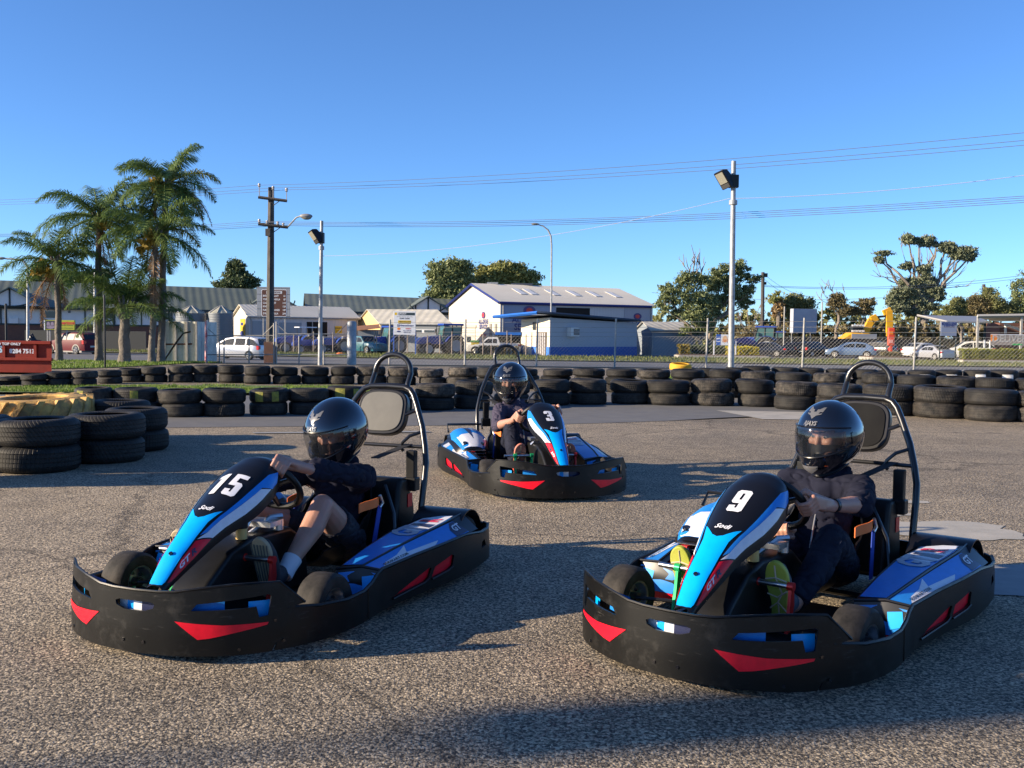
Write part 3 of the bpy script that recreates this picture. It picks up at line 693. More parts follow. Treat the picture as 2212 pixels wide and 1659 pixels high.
def add_number(R, n):
    nose = [c for c in R.children if c.name.startswith('nose_panel')][0]
    ds = str(n); hgt = .140; wd = .060; tot = len(ds)*wd+(len(ds)-1)*.012
    for i, d in enumerate(ds):
        x0 = -tot/2+i*(wd+.012)
        mapped('number', [[(x0+p[0]*hgt*.93, p[1]*hgt) for p in rg] for rg in DIG[d]], lambda a, b: NSy(.488+b, a, .0026), white_d, nose, .02)
kart0 = make_kart()
karts = {15: kart0, 9: copy_tree(kart0), 3: copy_tree(kart0)}
for n, R in karts.items():
    x, y, a = POSE[n]; R.location = (x, y, 0); R.rotation_euler = (0, 0, radians(a)); add_number(R, n)
    if n != 15:
        hd_ = [c for c in R.children if c.name.startswith('head_rest')][0]; pd = hd_.children[0]; pd.data = pd.data.copy(); pd.data.materials[0] = mat('shaded_pad', (.010, .010, .011), .85, spec=.08, col2=(.016, .016, .016), vscale=5)  # helmet shade put into a darker copy of the pad colour
    tag(R, {15: 'blue and black rental go-kart numbered 15, nearest on the left, driver in shorts', 9: 'blue and black rental go-kart numbered 9, in the right foreground', 3: 'blue and black rental go-kart numbered 3, turning behind the other two karts'}[n], 'go-kart', 'karts racing on the track')
# ------------------------------------------------------------------ people
def caps(m, chain):
    """chain: list of (point, radius) - rounded tapered limb"""
    for (p, r), (q, s_) in zip(chain, chain[1:]):
        p, q = Vector(p), Vector(q)
        m.tube([p, q], [r, s_], 14)
    for p, r in chain: m.ball(tuple(p), r, 7)
def remesh(name, m, vox, mt, parent=None, fold=0, fscale=12, smooth_n=3, M=None, cut=None):
    me = bpy.data.meshes.new('tmp'); me.from_pydata(m.v, [], m.f); me.update()
    o = bpy.data.objects.new('tmp', me); COL.objects.link(o)
    r = o.modifiers.new('r', 'REMESH'); r.mode = 'VOXEL'; r.voxel_size = vox
    if smooth_n: q = o.modifiers.new('s', 'SMOOTH'); q.iterations = smooth_n; q.factor = .5
    dg = bpy.context.evaluated_depsgraph_get(); nm = bpy.data.meshes.new_from_object(o.evaluated_get(dg))
    bpy.data.objects.remove(o); bpy.data.meshes.remove(me)
    if fold:
        co = [Vector(v.co) for v in nm.vertices]; no = [Vector(v.normal) for v in nm.vertices]; out = []
        for c, nn in zip(co, no):
            n = noise.noise(Vector((c.x*fscale, c.y*fscale, c.z*fscale*.6)))+.5*noise.noise(c*fscale*2.3)
            k_ = noise.noise(Vector((c.x*fscale*1.5+7, c.y*fscale*1.5, c.z*fscale*2.6))); n -= .9*max(0, 1-abs(k_)*7)
            c = c + nn*(n*fold); out += [c.x, c.y, c.z]
        nm.vertices.foreach_set('co', out); nm.update()
    nm.materials.clear(); nm.materials.append(mt); nm.name = name
    nm.polygons.foreach_set('use_smooth', [True]*len(nm.polygons))
    ob = bpy.data.objects.new(name, nm); COL.objects.link(ob)
    if parent: ob.parent = parent
    return ob
def hand(m, W, G, T, side, rimr=.0155, up=None):
    """fist round a tube: W wrist, G grip centre, T tube direction, side=+1 if thumb lies towards +T"""
    W, G, T = Vector(W), Vector(G), Vector(T).normalized()
    n1 = (W-G); n1 = (n1-T*n1.dot(T)).normalized(); n2 = T.cross(n1)
    if n2.dot(up if up is not None else Vector((0, 0, 1))) < 0: n2 = -n2
    d = lambda th: n1*cos(th)+n2*sin(th)
    kn = []
    for i, (off, ln, r) in enumerate(((.030, 1, .0088), (.011, 1.06, .0092), (-.009, 1.0, .0088), (-.028, .86, .0078))):
        o = G+T*off*side
        K = o+d(radians(52))*.044; A = o+d(radians(108))*(.037*ln**.3); B = o+d(radians(165))*.031; C = o+d(radians(225))*.026; D = o+d(radians(275))*(.0245)
        caps(m, [(K, r*1.22), (A, r*1.05), (B, r*.98), (C, r*.9), (D, r*.82)]); kn.append(K)
        caps(m, [(W+T*off*.55*side, .018), (K, r*1.35)]); caps(m, [(W+T*off*.5*side-n2*.006, .018), (o+d(radians(8))*.038, .013)])
    caps(m, [(W, .023), (W.lerp(G, .45)+n2*.012, .024)])
    a = W.lerp(G, .3)+T*.018*side; b = G+T*.036*side+n1*.040-n2*.010; c = G+T*.038*side+n1*.012-n2*.023; e = G+T*.024*side-n1*.014-n2*.028
    caps(m, [(a, .018), (b, .0135), (c, .011), (e, .0095)])
def helmet(par, C, yaw, pitch, s=1.0, roll=0):
    M = Matrix.Translation(C) @ Matrix.Rotation(yaw, 4, 'Z') @ Matrix.Rotation(pitch, 4, 'Y') @ Matrix.Rotation(roll, 4, 'X') @ Matrix.Scale(s, 4)
    def H(a, e, off=0):
        """a azimuth (0 front, + left), e elevation"""
        x, y, z = cos(e)*cos(a), cos(e)*sin(a), sin(e)
        p = Vector((x*.158, y*.134, z*.152))
        fr = max(0, cos(a)); lo = smooth(.05, -.75, z)
        p.x += .030*fr*fr*lo; p.z -= .028*lo*fr; p.x -= .012*(1-fr)*max(0, z)*0
        if z < 0: p.y *= 1-.10*lo
        if x < -.2: p.x *= 1.03
        if z < -.55: p *= (1 - (-.55-z)*.14)
        return p*(1+off/.15)
    lo_, hi_, az = radians(-15), radians(21), radians(70)
    m = MB(); na, ne = 60, 36; e0 = radians(-58)
    vs = [H(2*pi*i/na, lerp(e0, pi/2, j/ne)) for i in range(na) for j in range(ne+1)]
    fs = []
    for i in range(na):
        for j in range(ne):
            a = 2*pi*(i+.5)/na; a = a if a < pi else a-2*pi; e = lerp(e0, pi/2, (j+.5)/ne)
            hh = hi_-radians(6)*(abs(a)/az)**2; ll = lo_+radians(7)*(abs(a)/az)**2
            if abs(a) < az*.93 and ll < e < hh: continue
            i2 = (i+1) % na; fs.append((i*(ne+1)+j, i2*(ne+1)+j, i2*(ne+1)+j+1, i*(ne+1)+j+1))
    m.add([tuple(v) for v in vs], fs)
    sh = m.build('helmet', helm_m, par, 60, M=M, solid=.014, merge=.0002)
    T3 = lambda p: tuple(M @ Vector(p))
    # visor
    m = MB(); m.grid(lambda u, v: T3(H(lerp(-az*1.12, az*1.12, u), lerp(lo_-radians(2)+radians(9)*abs(u*2-1)**2, hi_+radians(3)-radians(5)*abs(u*2-1)**2, v), .004)), 40, 12)
    vi = m.build('visor', visor_m, sh, 60, solid=.0015)
    for g in (-1, 1):
        m = MB(); m.grid(lambda u, v: T3(H(g*(az*1.12+.20*(u-.25)*1.0), radians(3)+radians(20)*(v-.5)*(1-.35*abs(u-.4)), .0055)), 6, 6)
        m.build('visor_pivot', black_gloss, sh, 50)
    m = MB()
    for e, o in ((lo_-radians(3), .003), (hi_+radians(4.5), .003)):
        m.tube([T3(H(a, e+ (radians(8) if e < 0 else -radians(5))*(abs(a)/az)**2, o)) for a in [lerp(-az*1.1, az*1.1, k/30) for k in range(31)]], .0035, 6)
    m.tube([T3(H(2*pi*k/48, e0, .002)) for k in range(48)], .006, 8, closed=True)
    m.build('seal', black_satin, sh)
    # chin vent
    dec = lambda nm, rings, mt, o, ctr, sc: mapped(nm, [[(p[0]*sc, p[1]*sc) for p in r] for r in rings], lambda a, b: T3(H(a/max(.3, cos(ctr+b)), ctr+b, o)), mt, sh, .05)
    dec('chin_vent', [[(-.30, .07), (.30, .07), (.27, -.02), (.04, -.17), (0, -.19), (-.04, -.17), (-.27, -.02)]], mat('vent_grey', (.10, .10, .11), .35), .004, radians(-33), 1)
    dec('chin_vent', [[(-.26, .045), (.26, .045), (.24, .012), (-.24, .012)]], silver_d, .0055, radians(-33), 1)
    # emblem
    dec('emblem', [[(-.32, .26), (-.24, .27), (-.13, .17), (-.06, .17), (-.05, .06), (.05, .06), (.06, .17), (.13, .17), (.24, .27), (.32, .26), (.30, .04), (.20, .06), (.17, -.02), (.30, .0), (.28, -.05), (.12, -.09), (0, -.22), (-.12, -.09), (-.28, -.05), (-.30, .0), (-.17, -.02), (-.20, .06), (-.30, .04)]], silver_d, .0015, radians(50), .85)
    V, Fc = text_mesh('RJAYS', .15, .006, .35)
    V2 = [T3(H(p[0]*1.25, radians(31)+p[1]*1.1, .0055)) for p in V]; mb = MB(); mb.add(V2, Fc); mb.build('lettering', silver_d, sh, fix=False)
    return sh, M
def shoe(par, heel, L, Nn, side, sole_m, up_m, ln=.26, stripes=None):
    heel, L, Nn = Vector(heel), Vector(L).normalized(), Vector(Nn); Nn = (Nn-L*Nn.dot(L)).normalized(); Wd = L.cross(Nn)*side
    M = Matrix((( *Wd, 0), (*L, 0), (*Nn, 0), (0, 0, 0, 1))).transposed(); M.translation = heel
    S = [(-.028, .0), (.028, .0), (.036, .03), (.034, .09), (.044, .16), (.048, .20), (.040, .235), (.016, .26), (-.012, .262), (-.034, .24), (-.044, .20), (-.040, .15), (-.030, .09), (-.036, .03)]
    S = [(a, b*ln/.26) for a, b in S]; S = [tuple(v) for v in _loop(S)]
    m = MB(); m.prism(S, 2, -.012, .010, M=M); r = m.build('shoe', sole_m, par, bevel=.006, seg=3)
    m = MB(); T = lambda x, y, z: M @ Vector((x, y, z)); k = ln/.26
    caps(m, [(T(0, .045*k, -.04), .036), (T(.0, .11*k, -.045), .038), (T(.003, .17*k, -.034), .038), (T(.003, .215*k, -.025), .030)]); caps(m, [(T(0, .045*k, -.04), .036), (T(0, .05*k, -.09), .040)])
    remesh('upper', m, .006, up_m, r, smooth_n=2)
    m = MB()
    if stripes:
        for q in stripes[1]:
            m.tube([T(a, b*k, .0105) for a, b in q], .0035, 4)
        m.build('tread', stripes[0], r)
    return r
def _loop(P_, n=4):
    o = []; N_ = len(P_)
    for i in range(N_):
        a, b, c, d = [Vector(P_[(i+j) % N_]) for j in (-1, 0, 1, 2)]
        for k in range(n):
            t = k/n; o.append(.5*((2*b)+(c-a)*t+(2*a-5*b+4*c-d)*t*t+(3*b-a-3*c+d)*t**3))
    return o
def rim_pt(a):
    d = SWU*sin(a)+Vector((0, 1, 0))*cos(a); t = SWU*cos(a)-Vector((0, 1, 0))*sin(a)
    return SWC+d*.150, t
def driver(num, q, label):
    x, y, a = POSE[num]
    J = {k: Vector(v) for k, v in q['J'].items()}
    m = MB()
    caps(m, [(J['pel'], .105), (J['spine'], .10), (J['chest'], .115), (J['neckb'], .065), (J['neck'], .052)])
    caps(m, [(J['shL'], .055), (J['chest'], .10), (J['shR'], .055)])
    for s_, e, w_, h in (('L', 'elL', 'wrL', q['hL']), ('R', 'elR', 'wrR', q['hR'])):
        G, T = rim_pt(h[0]) if not isinstance(h[0], tuple) else (Vector(h[0][0]), Vector(h[0][1]))
        caps(m, [(J['sh'+s_], .050), (J[e], .036), (J[e].lerp(J[w_], .35), .037), (J[w_], .024)])
        hand(m, J[w_], G, T, h[1], up=(G-SWC)+Vector((0, 0, .02)))
    for s_ in 'LR':
        caps(m, [(J['hip'+s_], .085), (J['hip'+s_].lerp(J['kn'+s_], .5), .072), (J['kn'+s_], .052), (J['kn'+s_].lerp(J['an'+s_], .3)+Vector((-.012, 0, -.01)), .054), (J['kn'+s_].lerp(J['an'+s_], .75), .036), (J['an'+s_], .033)])
    # head
    C = Vector(q['head']); yaw, pit = q['yaw'], q['pitch']
    Mh = Matrix.Translation(C) @ Matrix.Rotation(yaw, 4, 'Z') @ Matrix.Rotation(pit, 4, 'Y')
    hb = lambda x, y, z, r: m.ball((x, y, z), r, 10, M=Mh)
    T = lambda x, y, z: Mh @ Vector((x, y, z))
    hb(.0, 0, .035, (.092, .074, .095)); hb(.03, 0, -.03, (.068, .060, .085))
    for g in (-1, 1):
        hb(.066, g*.038, -.012, (.030, .026, .024)); hb(.082, g*.030, .036, (.018, .030, .010)); hb(.0, g*.076, -.002, (.016, .010, .03))
    caps(m, [(T(.090, 0, .022), .010), (T(.104, 0, -.014), .013)]); hb(.096, .009, -.020, .009); hb(.096, -.009, -.020, .009)
    caps(m, [(T(.090, -.02, -.052), .007), (T(.096, 0, -.05), .009), (T(.090, .02, -.052), .007)]); hb(.078, 0, -.09, (.022, .026, .02))
    caps(m, [(T(-.01, 0, -.08), .055), (J['neck'], .055)])
    body = remesh('person', m, .0048, skin_m, None, smooth_n=2)
    tag(body, label, 'person', 'drivers seated in the karts')
    m = MB()
    for g in (-1, 1): m.ball((.0775, g*.031, .012), (.0125, .0125, .007), 8, M=Mh)
    m.build('eyes', eye_w, body)
    m = MB()
    for g in (-1, 1): m.ball((.088, g*.031, .012), (.004, .0055, .0055), 6, M=Mh)
    m.build('irises', black_gloss, body)
    m = MB()
    for g in (-1, 1): m.tube([T(.098, g*.014, .034), T(.098, g*.032, .042), T(.086, g*.052, .036)], [.0035, .0045, .003], 6)
    m.build('eyebrows', hair_m, body)
    sh, M2 = helmet(body, C+ (Mh.to_3x3() @ Vector((.0, 0, .0))), yaw, pit, q.get('hs', 1.085))
    m = MB(); m.grid(lambda u, v: tuple(Mh @ Vector((.108*cos(lerp(-1.1, 1.1, u))+.012*(1-v), .092*sin(lerp(-1.1, 1.1, u)), lerp(-.085, -.030+.012*cos(lerp(-1.1, 1.1, u)), v)))), 14, 3); m.build('breath_guard', black_satin, sh, solid=.005)
    if q.get('cap'):
        m = MB(); m.grid(lambda u, v: tuple(Mh @ Vector((.098*cos(lerp(-1.2, 1.2, u))*1.0, .080*sin(lerp(-1.2, 1.2, u)), .050+.03*v)) ), 14, 3); m.build('headband', q['cap'], body, solid=.004)
    # clothes
    m = MB()
    caps(m, [(J['pel']+Vector((0, 0, .03)), .125), (J['spine'], .122), (J['chest'], .130), (J['neckb'], .078)])
    caps(m, [(J['shL'], .066), (J['chest']+Vector((0, 0, .01)), .11), (J['shR'], .066)])
    caps(m, [(J['neckb']+Vector((-.03, -.06, .02)), .042), (J['neckb']+Vector((-.075, 0, .01)), .052), (J['neckb']+Vector((-.03, .06, .02)), .042)])
    for s_ in 'LR':
        f = q['sleeve']
        ch = [(J['sh'+s_], .064), (J['sh'+s_].lerp(J['el'+s_], .5)+Vector((0, 0, -.004)), .060), (J['el'+s_], .053), (J['el'+s_].lerp(J['wr'+s_], f*.8), .050)]
        caps(m, ch)
        p = J['el'+s_].lerp(J['wr'+s_], f*.8); d = (J['wr'+s_]-J['el'+s_]).normalized(); m.tube([p, p+d*.045], [.049, .044 if f < .8 else .034], 14)
    top = remesh('hoodie', m, .0065, q['top'], body, fold=.0095, fscale=10)
    m = MB()
    caps(m, [(J['hipL'], .10), (J['pel'], .115), (J['hipR'], .10)])
    for s_ in 'LR':
        h, k, n = J['hip'+s_], J['kn'+s_], J['an'+s_]
        if q['shorts']: caps(m, [(h, .098), (h.lerp(k, .30), .090)]); p = h.lerp(k, .30); m.tube([p, h.lerp(k, .58)], [.090, .084], 16)
        else: caps(m, [(h, .098), (h.lerp(k, .5), .084), (k, .066), (k.lerp(n, .4)+Vector((-.01, 0, -.01)), .062)]); p = k.lerp(n, .4)+Vector((-.01, 0, -.01)); m.tube([p, k.lerp(n, .93)], [.062, .048], 16)
    remesh('shorts' if q['shorts'] else 'trousers', m, .0065, q['legs'], body, fold=.008, fscale=11)
    for s_, g in (('L', 1), ('R', -1)):
        if q['shorts']:
            n = J['an'+s_]; k = J['kn'+s_]; m = MB(); m.tube([n.lerp(k, -.02), n.lerp(k, .10), n.lerp(k, .22)], [.040, .039, .043], 14); m.build('sock', sock_w, body)
        L = Vector(q['foot'+s_][1]); Nn = Vector(q['foot'+s_][2]); sh_ = shoe(body, q['foot'+s_][0], L, Nn, g, q['sole'], q['upper'], q.get('fl', .27), q['tread'])
    for e in q.get('extra', ()): e(body, J)
    body.location = (x, y, 0); body.rotation_euler = (0, 0, radians(a))
    return body
def kinv(num, ang):  # world heading -> kart-frame yaw
    return radians(ang-POSE[num][2])
tr1 = (mat('tread_tan', (.50, .40, .30), .7), [[(0, .02), (.0, .10), (.02, .14), (.0, .2)], [(-.035, .07), (0, .10), (.035, .06)], [(-.04, .13), (0, .12), (.04, .15)], [(-.042, .19), (0, .2), (.042, .19)], [(-.03, .03), (.03, .03)], [(0, .2), (.0, .25)]])
tr2 = (mat('tread_dark', (.10, .09, .07), .7), [[(-.03+.012*k, .03), (-.034+.013*k, .12), (-.038+.015*k, .235)] for k in range(6)])
lime = mat('lime_sole', (.30, .33, .035), .6, col2=(.38, .38, .06), vscale=14)
tan = mat('tan_sole', (.42, .33, .20), .7, col2=(.30, .24, .15), vscale=12)
redsh = mat('red_shoe', (.42, .05, .03), .6)
def cord(body, J, x0=0):
    m = MB(); b = J['neckb']+Vector((.075, 0, -.01))
    for g in (-1, 1): m.tube([b+Vector((0, g*.03, 0)), b+Vector((.03, g*.035, -.05)), b+Vector((.03, g*.03, -.13))], .0035, 6)
    m.build('drawstring', sock_w, body)
    m = MB(); m.tube([b+Vector((.03, 0, -.05)), J['spine']+Vector((.125, 0, .03)), J['pel']+Vector((.13, 0, .06))], .004, 6); m.build('zip', silver_d, body)
def watch(body, J):
    d = (J['wrL']-J['elL']).normalized(); p = J['wrL']-d*.02; m = MB(); m.tube([p-d*.009, p+d*.009], .0295, 16); m.build('wrist_band', black_satin, body)
FT = lambda y, z=.095, x=-.53: ((x, y, z), (.28, 0, .95), (.95, .0, -.28))
d9 = dict(J=dict(pel=(-1.33, 0, .20), spine=(-1.37, 0, .34), chest=(-1.40, .0, .465), neckb=(-1.41, 0, .56), neck=(-1.41, 0, .61), shL=(-1.37, .165, .525), shR=(-1.37, -.165, .525), elL=(-1.14, .245, .495), elR=(-1.14, -.21, .36), wrL=(-.905, .20, .515), wrR=(-.945, -.035, .385), hipL=(-1.28, .10, .185), hipR=(-1.28, -.10, .185), knL=(-.90, .205, .375), knR=(-.90, -.22, .37), anL=(-.63, .155, .155), anR=(-.63, -.245, .155)),
    hL=(radians(6), 1), hR=(radians(278), -1), head=(-1.415, 0, .75), yaw=kinv(9, -141), pitch=radians(8), sleeve=.12, top=cloth_navy, legs=denim, shorts=False,
    footL=FT(.150), footR=FT(-.255), sole=lime, upper=mat('grey_shoe', (.05, .055, .07), .7), tread=tr1, cap=teal_c, extra=(cord, watch))
d15 = dict(J=dict(pel=(-1.33, 0, .19), spine=(-1.36, 0, .32), chest=(-1.36, .0, .44), neckb=(-1.35, 0, .53), neck=(-1.345, 0, .58), shL=(-1.33, .16, .49), shR=(-1.33, -.16, .49), elL=(-1.09, .20, .54), elR=(-1.08, -.20, .48), wrL=(-.835, .15, .595), wrR=(-.88, -.15, .45), hipL=(-1.28, .09, .18), hipR=(-1.28, -.09, .18), knL=(-.925, .165, .415), knR=(-.915, -.20, .38), anL=(-.63, .155, .165), anR=(-.63, -.245, .155)),
    hL=(radians(50), 1), hR=(radians(205), -1), head=(-1.335, 0, .712), yaw=kinv(15, -126), pitch=radians(24), sleeve=1.0, top=cloth_navy, legs=mat('black_shorts', (.01, .01, .02), .8, bump=.3, bscale=200, bdist=.001), shorts=True,
    footL=FT(.150), footR=FT(-.255), sole=tan, upper=mat('black_shoe', (.02, .02, .025), .7), tread=tr2)
d3 = dict(J=dict(pel=(-1.33, 0, .20), spine=(-1.38, 0, .34), chest=(-1.41, .0, .48), neckb=(-1.42, -.04, .575), neck=(-1.42, -.055, .63), shL=(-1.39, .165, .54), shR=(-1.39, -.175, .54), elL=(-1.15, .24, .49), elR=(-1.13, -.255, .43), wrL=(-.87, .18, .585), wrR=(-.89, -.19, .495), hipL=(-1.28, .10, .185), hipR=(-1.28, -.10, .185), knL=(-.93, .22, .40), knR=(-.94, -.18, .425), anL=(-.63, .17, .17), anR=(-.63, -.215, .17)),
    hL=(radians(30), 1), hR=(radians(172), -1), head=(-1.43, -.075, .785), yaw=kinv(3, -104), pitch=radians(12), sleeve=.12, top=cloth_plum, legs=denim, shorts=False,
    footL=FT(.175), footR=FT(-.215, .10), sole=mat('pink_sole', (.36, .10, .07), .6, col2=(.5, .2, .13), vscale=15), upper=redsh, tread=(mat('tread_dark', (.1, .09, .07)), tr1[1]), extra=(cord,))
PEOPLE = [driver(9, d9, 'person in navy hoodie and dark jeans with lime-soled shoes driving the kart numbered 9'),
          driver(15, d15, 'person in black helmet, navy top and shorts looking down, driving the kart numbered 15'),
          driver(3, d3, 'person in plum hoodie and red shoes driving the farthest kart, numbered 3')]
# ------------------------------------------------------------------ ground
def sheet(name, mt, lines, nx, dz, label=None, kind='structure'):
    """lines: list of y-profiles; each is a list of (x,y); consecutive lines are joined; every vertex follows the terrain"""
    m = MB(); rows = []
    def at(line, t):
        L_ = [0.0]
        for a, b in zip(line, line[1:]): L_.append(L_[-1]+math.dist(a, b))
        d = t*L_[-1]
        for i in range(len(line)-1):
            if d <= L_[i+1]+1e-9:
                k = (d-L_[i])/max(1e-9, L_[i+1]-L_[i]); return (lerp(line[i][0], line[i+1][0], k), lerp(line[i][1], line[i+1][1], k))
        return line[-1]
    vs = []
    for ln in lines:
        for i in range(nx+1):
            x, y = at(ln, i/nx); vs.append((x, y, gz(x, y)+dz))
    fs = [(r*(nx+1)+i, r*(nx+1)+i+1, (r+1)*(nx+1)+i+1, (r+1)*(nx+1)+i) for r in range(len(lines)-1) for i in range(nx)]
    m.add(vs, fs); o = m.build(name, mt, fix=False); return tag(o, label, kind=kind)
dirt = mat('dry_ground', (.16, .125, .085), .95, col2=(.10, .105, .05), vscale=.35, bump=.5, bscale=8, bdist=.05)
grass_base = mat('turf', (.07, .12, .02), .95, col2=(.10, .15, .03), vscale=1.2, bump=.6, bscale=20, bdist=.04)
verge_m = mat('verge_turf', (.07, .10, .025), .95, col2=(.14, .13, .055), vscale=.9, bump=.6, bscale=12, bdist=.05)
tarmac = asphalt_mat('coarse_asphalt', (.54, .44, .31), (.066, .057, .046), 118)
smooth_t = mat('fine_asphalt', (.105, .105, .108), .85, col2=(.135, .132, .128), vscale=3, bump=.5, bscale=220, bdist=.003)
road_m = mat('road_asphalt', (.085, .085, .09), .85, col2=(.12, .117, .115), vscale=.4, bump=.3, bscale=60, bdist=.004)
park_m = mat('car_park_asphalt', (.10, .098, .095), .85, col2=(.14, .13, .12), vscale=.5)
conc = mat('concrete', (.30, .285, .25), .85, col2=(.40, .37, .32), vscale=4, bump=.3, bscale=60, bdist=.003)
line_w = mat('line_paint', (.55, .55, .53), .7)
row = lambda y, a=-420, b=420: [(a, y), (b, y)]
g_ys = [-30, 0, 20, 33, 40, 48, 56, 60, 68, 76, 90, 110, 150, 250, 500, 900]
sheet('ground', dirt, [row(y, -500-y, 500+y) for y in g_ys], 12, -.012)
sheet('track', tarmac, [row(-28, -60, 60), row(0, -60, 60), row(20, -60, 60), row(33, -60, 60)], 4, 0)
sheet('track_apron', smooth_t, [[(-9, 10.9), (-3.2, 12.2), (.4, 12.9), (2.0, 13.6), (3.0, 14.3)], [(-9, 20), (-3, 20), (0, 20), (3, 20), (14, 19)]], 12, .004)
sheet('concrete_patch', conc, [[(3.55, 14.1), (5.1, 14.1), (5.9, 15.0)], [(3.2, 15.6), (5.3, 15.4), (6.6, 15.6)]], 4, .008)
def blotch(name, c, rx, ry, mt, dz, n=40, seed=1):
    m = MB(); vs = [(c[0], c[1], gz(*c)+dz)]
    for k in range(n):
        a = 2*pi*k/n; r = 1+.45*noise.noise(Vector((cos(a)*1.6+seed, sin(a)*1.6, seed)))+.18*noise.noise(Vector((cos(a)*6, sin(a)*6+seed, 3)))
        vs.append((c[0]+rx*r*cos(a), c[1]+ry*r*sin(a), gz(*c)+dz))
    m.add(vs, [(0, i+1, (i+1) % n+1) for i in range(n)]); return tag(m.build(name, mt, fix=False), kind='structure')
pt = P(2060, 1150, 6.2)
blotch('repair_patch', (2.78, 6.22), .52, .27, conc, .004, seed=4); blotch('repair_patch', (2.62, 6.75), .13, .08, conc, .004, seed=9); blotch('repair_patch', (2.95, 7.25), .13, .06, conc, .004, seed=13)
patch_g = mat('slurry_patch', (.20, .20, .20), .8, col2=(.26, .255, .25), vscale=6)
blotch('repair_patch', (2.78, 4.88), .48, .40, patch_g, .004, seed=21)
sheet('track_marking', mat('worn_line', (.30, .30, .29), .8, col2=(.2, .2, .2), vscale=8), [[(-2.95, 11.40), (-.95, 11.78)], [(-3.0, 11.52), (-1.0, 11.92)]], 2, .009)
sheet('road', road_m, [[(-120, 42), (-16, 38.6), (16, 39.0), (120, 44)], [(-120, 50), (-16, 48), (16, 48), (120, 50)], [(-120, 60), (-16, 60), (16, 60), (120, 60)], [(-120, 100), (-34, 83), (-5, 73), (30, 67), (120, 62)]], 24, .0)
sheet('road_line', line_w, [[(-60, 73.5), (-5, 64), (30, 60.5), (60, 59.5)], [(-60, 73.8), (-5, 64.3), (30, 60.8), (60, 59.8)]], 24, .02)
sheet('kerb', conc, [[(-120, 100.2), (-34, 83.1), (-5, 73.1), (30, 67.1), (120, 62)], [(-120, 101), (-34, 83.7), (-5, 73.6), (30, 67.6), (120, 62.5)]], 24, .10)
sheet('kerb', conc, [[(-120, 42.3), (-16, 38.7), (16, 39.1), (120, 44.1)], [(-120, 41.7), (-16, 38.2), (16, 38.6), (120, 43.6)]], 24, .03)
sheet('grass_verge', verge_m, [[(-120, 101), (-34, 83.7), (-5, 73.6), (30, 67.6), (120, 62.5)], [(-120, 104), (-34, 90), (-5, 90), (30, 88), (120, 84)]], 24, .05)
sheet('car_park', park_m, [[(2, 90.5), (30, 88.5), (120, 84.5)], [(2, 104), (40, 104), (130, 104)], [(2, 150), (60, 150), (160, 150)]], 12, .02)
sheet('car_park_line', line_w, [[(33, 91.5), (46, 93.5)], [(33, 91.9), (46, 93.9)]], 2, .04)
sheet('grass_bank', grass_base, [[(-60, 25.5), (-14.5, 25.5), (-11.4, 29), (-10.6, 33)], [(-60, 38.0), (-16, 37.6), (-13, 37.4), (-11.2, 36)]], 12, .02)
sheet('infield_turf', grass_base, [[(-9.8, 17.2), (-6, 17.6), (-2.2, 18.3)], [(-9.6, 18.6), (-6, 20.2), (-2.3, 20.2)]], 10, .05)
def blades(name, mt, region, n, h, wd, label, seed=3, zoff=0.0):
    rnd = random.Random(seed); m = MB(); vs = []; fs = []
    k = 0
    while k < n:
        p = region(rnd)
        if p is None: continue
        k += 1; x, y = p; a = rnd.random()*2*pi; hh = h*(.5+rnd.random()); l = hh*.6*(rnd.random()-.3); z = gz(x, y)+zoff; o = len(vs)
        vs += [(x-wd*cos(a), y-wd*sin(a), z), (x+wd*cos(a), y+wd*sin(a), z), (x+l*sin(a), y+l*cos(a), z+hh)]; fs.append((o, o+1, o+2))
    m.add(vs, fs); o = m.build(name, mt, fix=False); return tag(o, label, 'grass', kind='stuff')
gr_l = leaf_mat('grass_blades', (.08, .15, .015), (.20, .27, .05), .6, .3)
gr_d = leaf_mat('verge_blades', (.08, .12, .03), (.19, .18, .07), .7, .3)
def reg_in(r):
    t = r.random(); x = lerp(-9.6, -2.3, t); y0 = interp([(-9.8, 17.3), (-6, 17.7), (-2.2, 18.4)], x); y1 = interp([(-9.6, 18.5), (-6, 20.1), (-2.3, 20.1)], x)
    y = lerp(y0, y1, r.random()); 
    if noise.noise(Vector((x*.9, y*1.3, 1))) < -.18: return None
    return x, y
blades('grass', gr_l, reg_in, 14000, .045, .012, 'bright green grass strip on the infield between the tyre rows', 3, .04)
blades('grass', gr_l, lambda r: (lambda x: (x, lerp(interp([(-24, 25.5), (-14.5, 25.6), (-11.4, 29.1), (-10.6, 33)], x), 37, r.random())))(lerp(-24, -10.7, r.random())), 15000, .055, .02, 'mown green grass around the feet of the palm trees', 4, .02)
blades('grass', gr_d, lambda r: (lambda x: (x, lerp(interp([(-45, 86), (-34, 83.8), (-5, 73.8), (30, 67.8), (50, 66)], x), interp([(-34, 90), (30, 88)], x), r.random())))(lerp(-45, 48, r.random())), 16000, .16, .05, 'dry and green roadside verge grass beyond the road', 5, .05)
blades('grass', gr_l, lambda r: (lerp(3.6, 6.4, r.random()), lerp(24.5, 28, r.random())), 1800, .10, .016, 'small clump of green grass behind the tyres beside the tall light pole', 6)

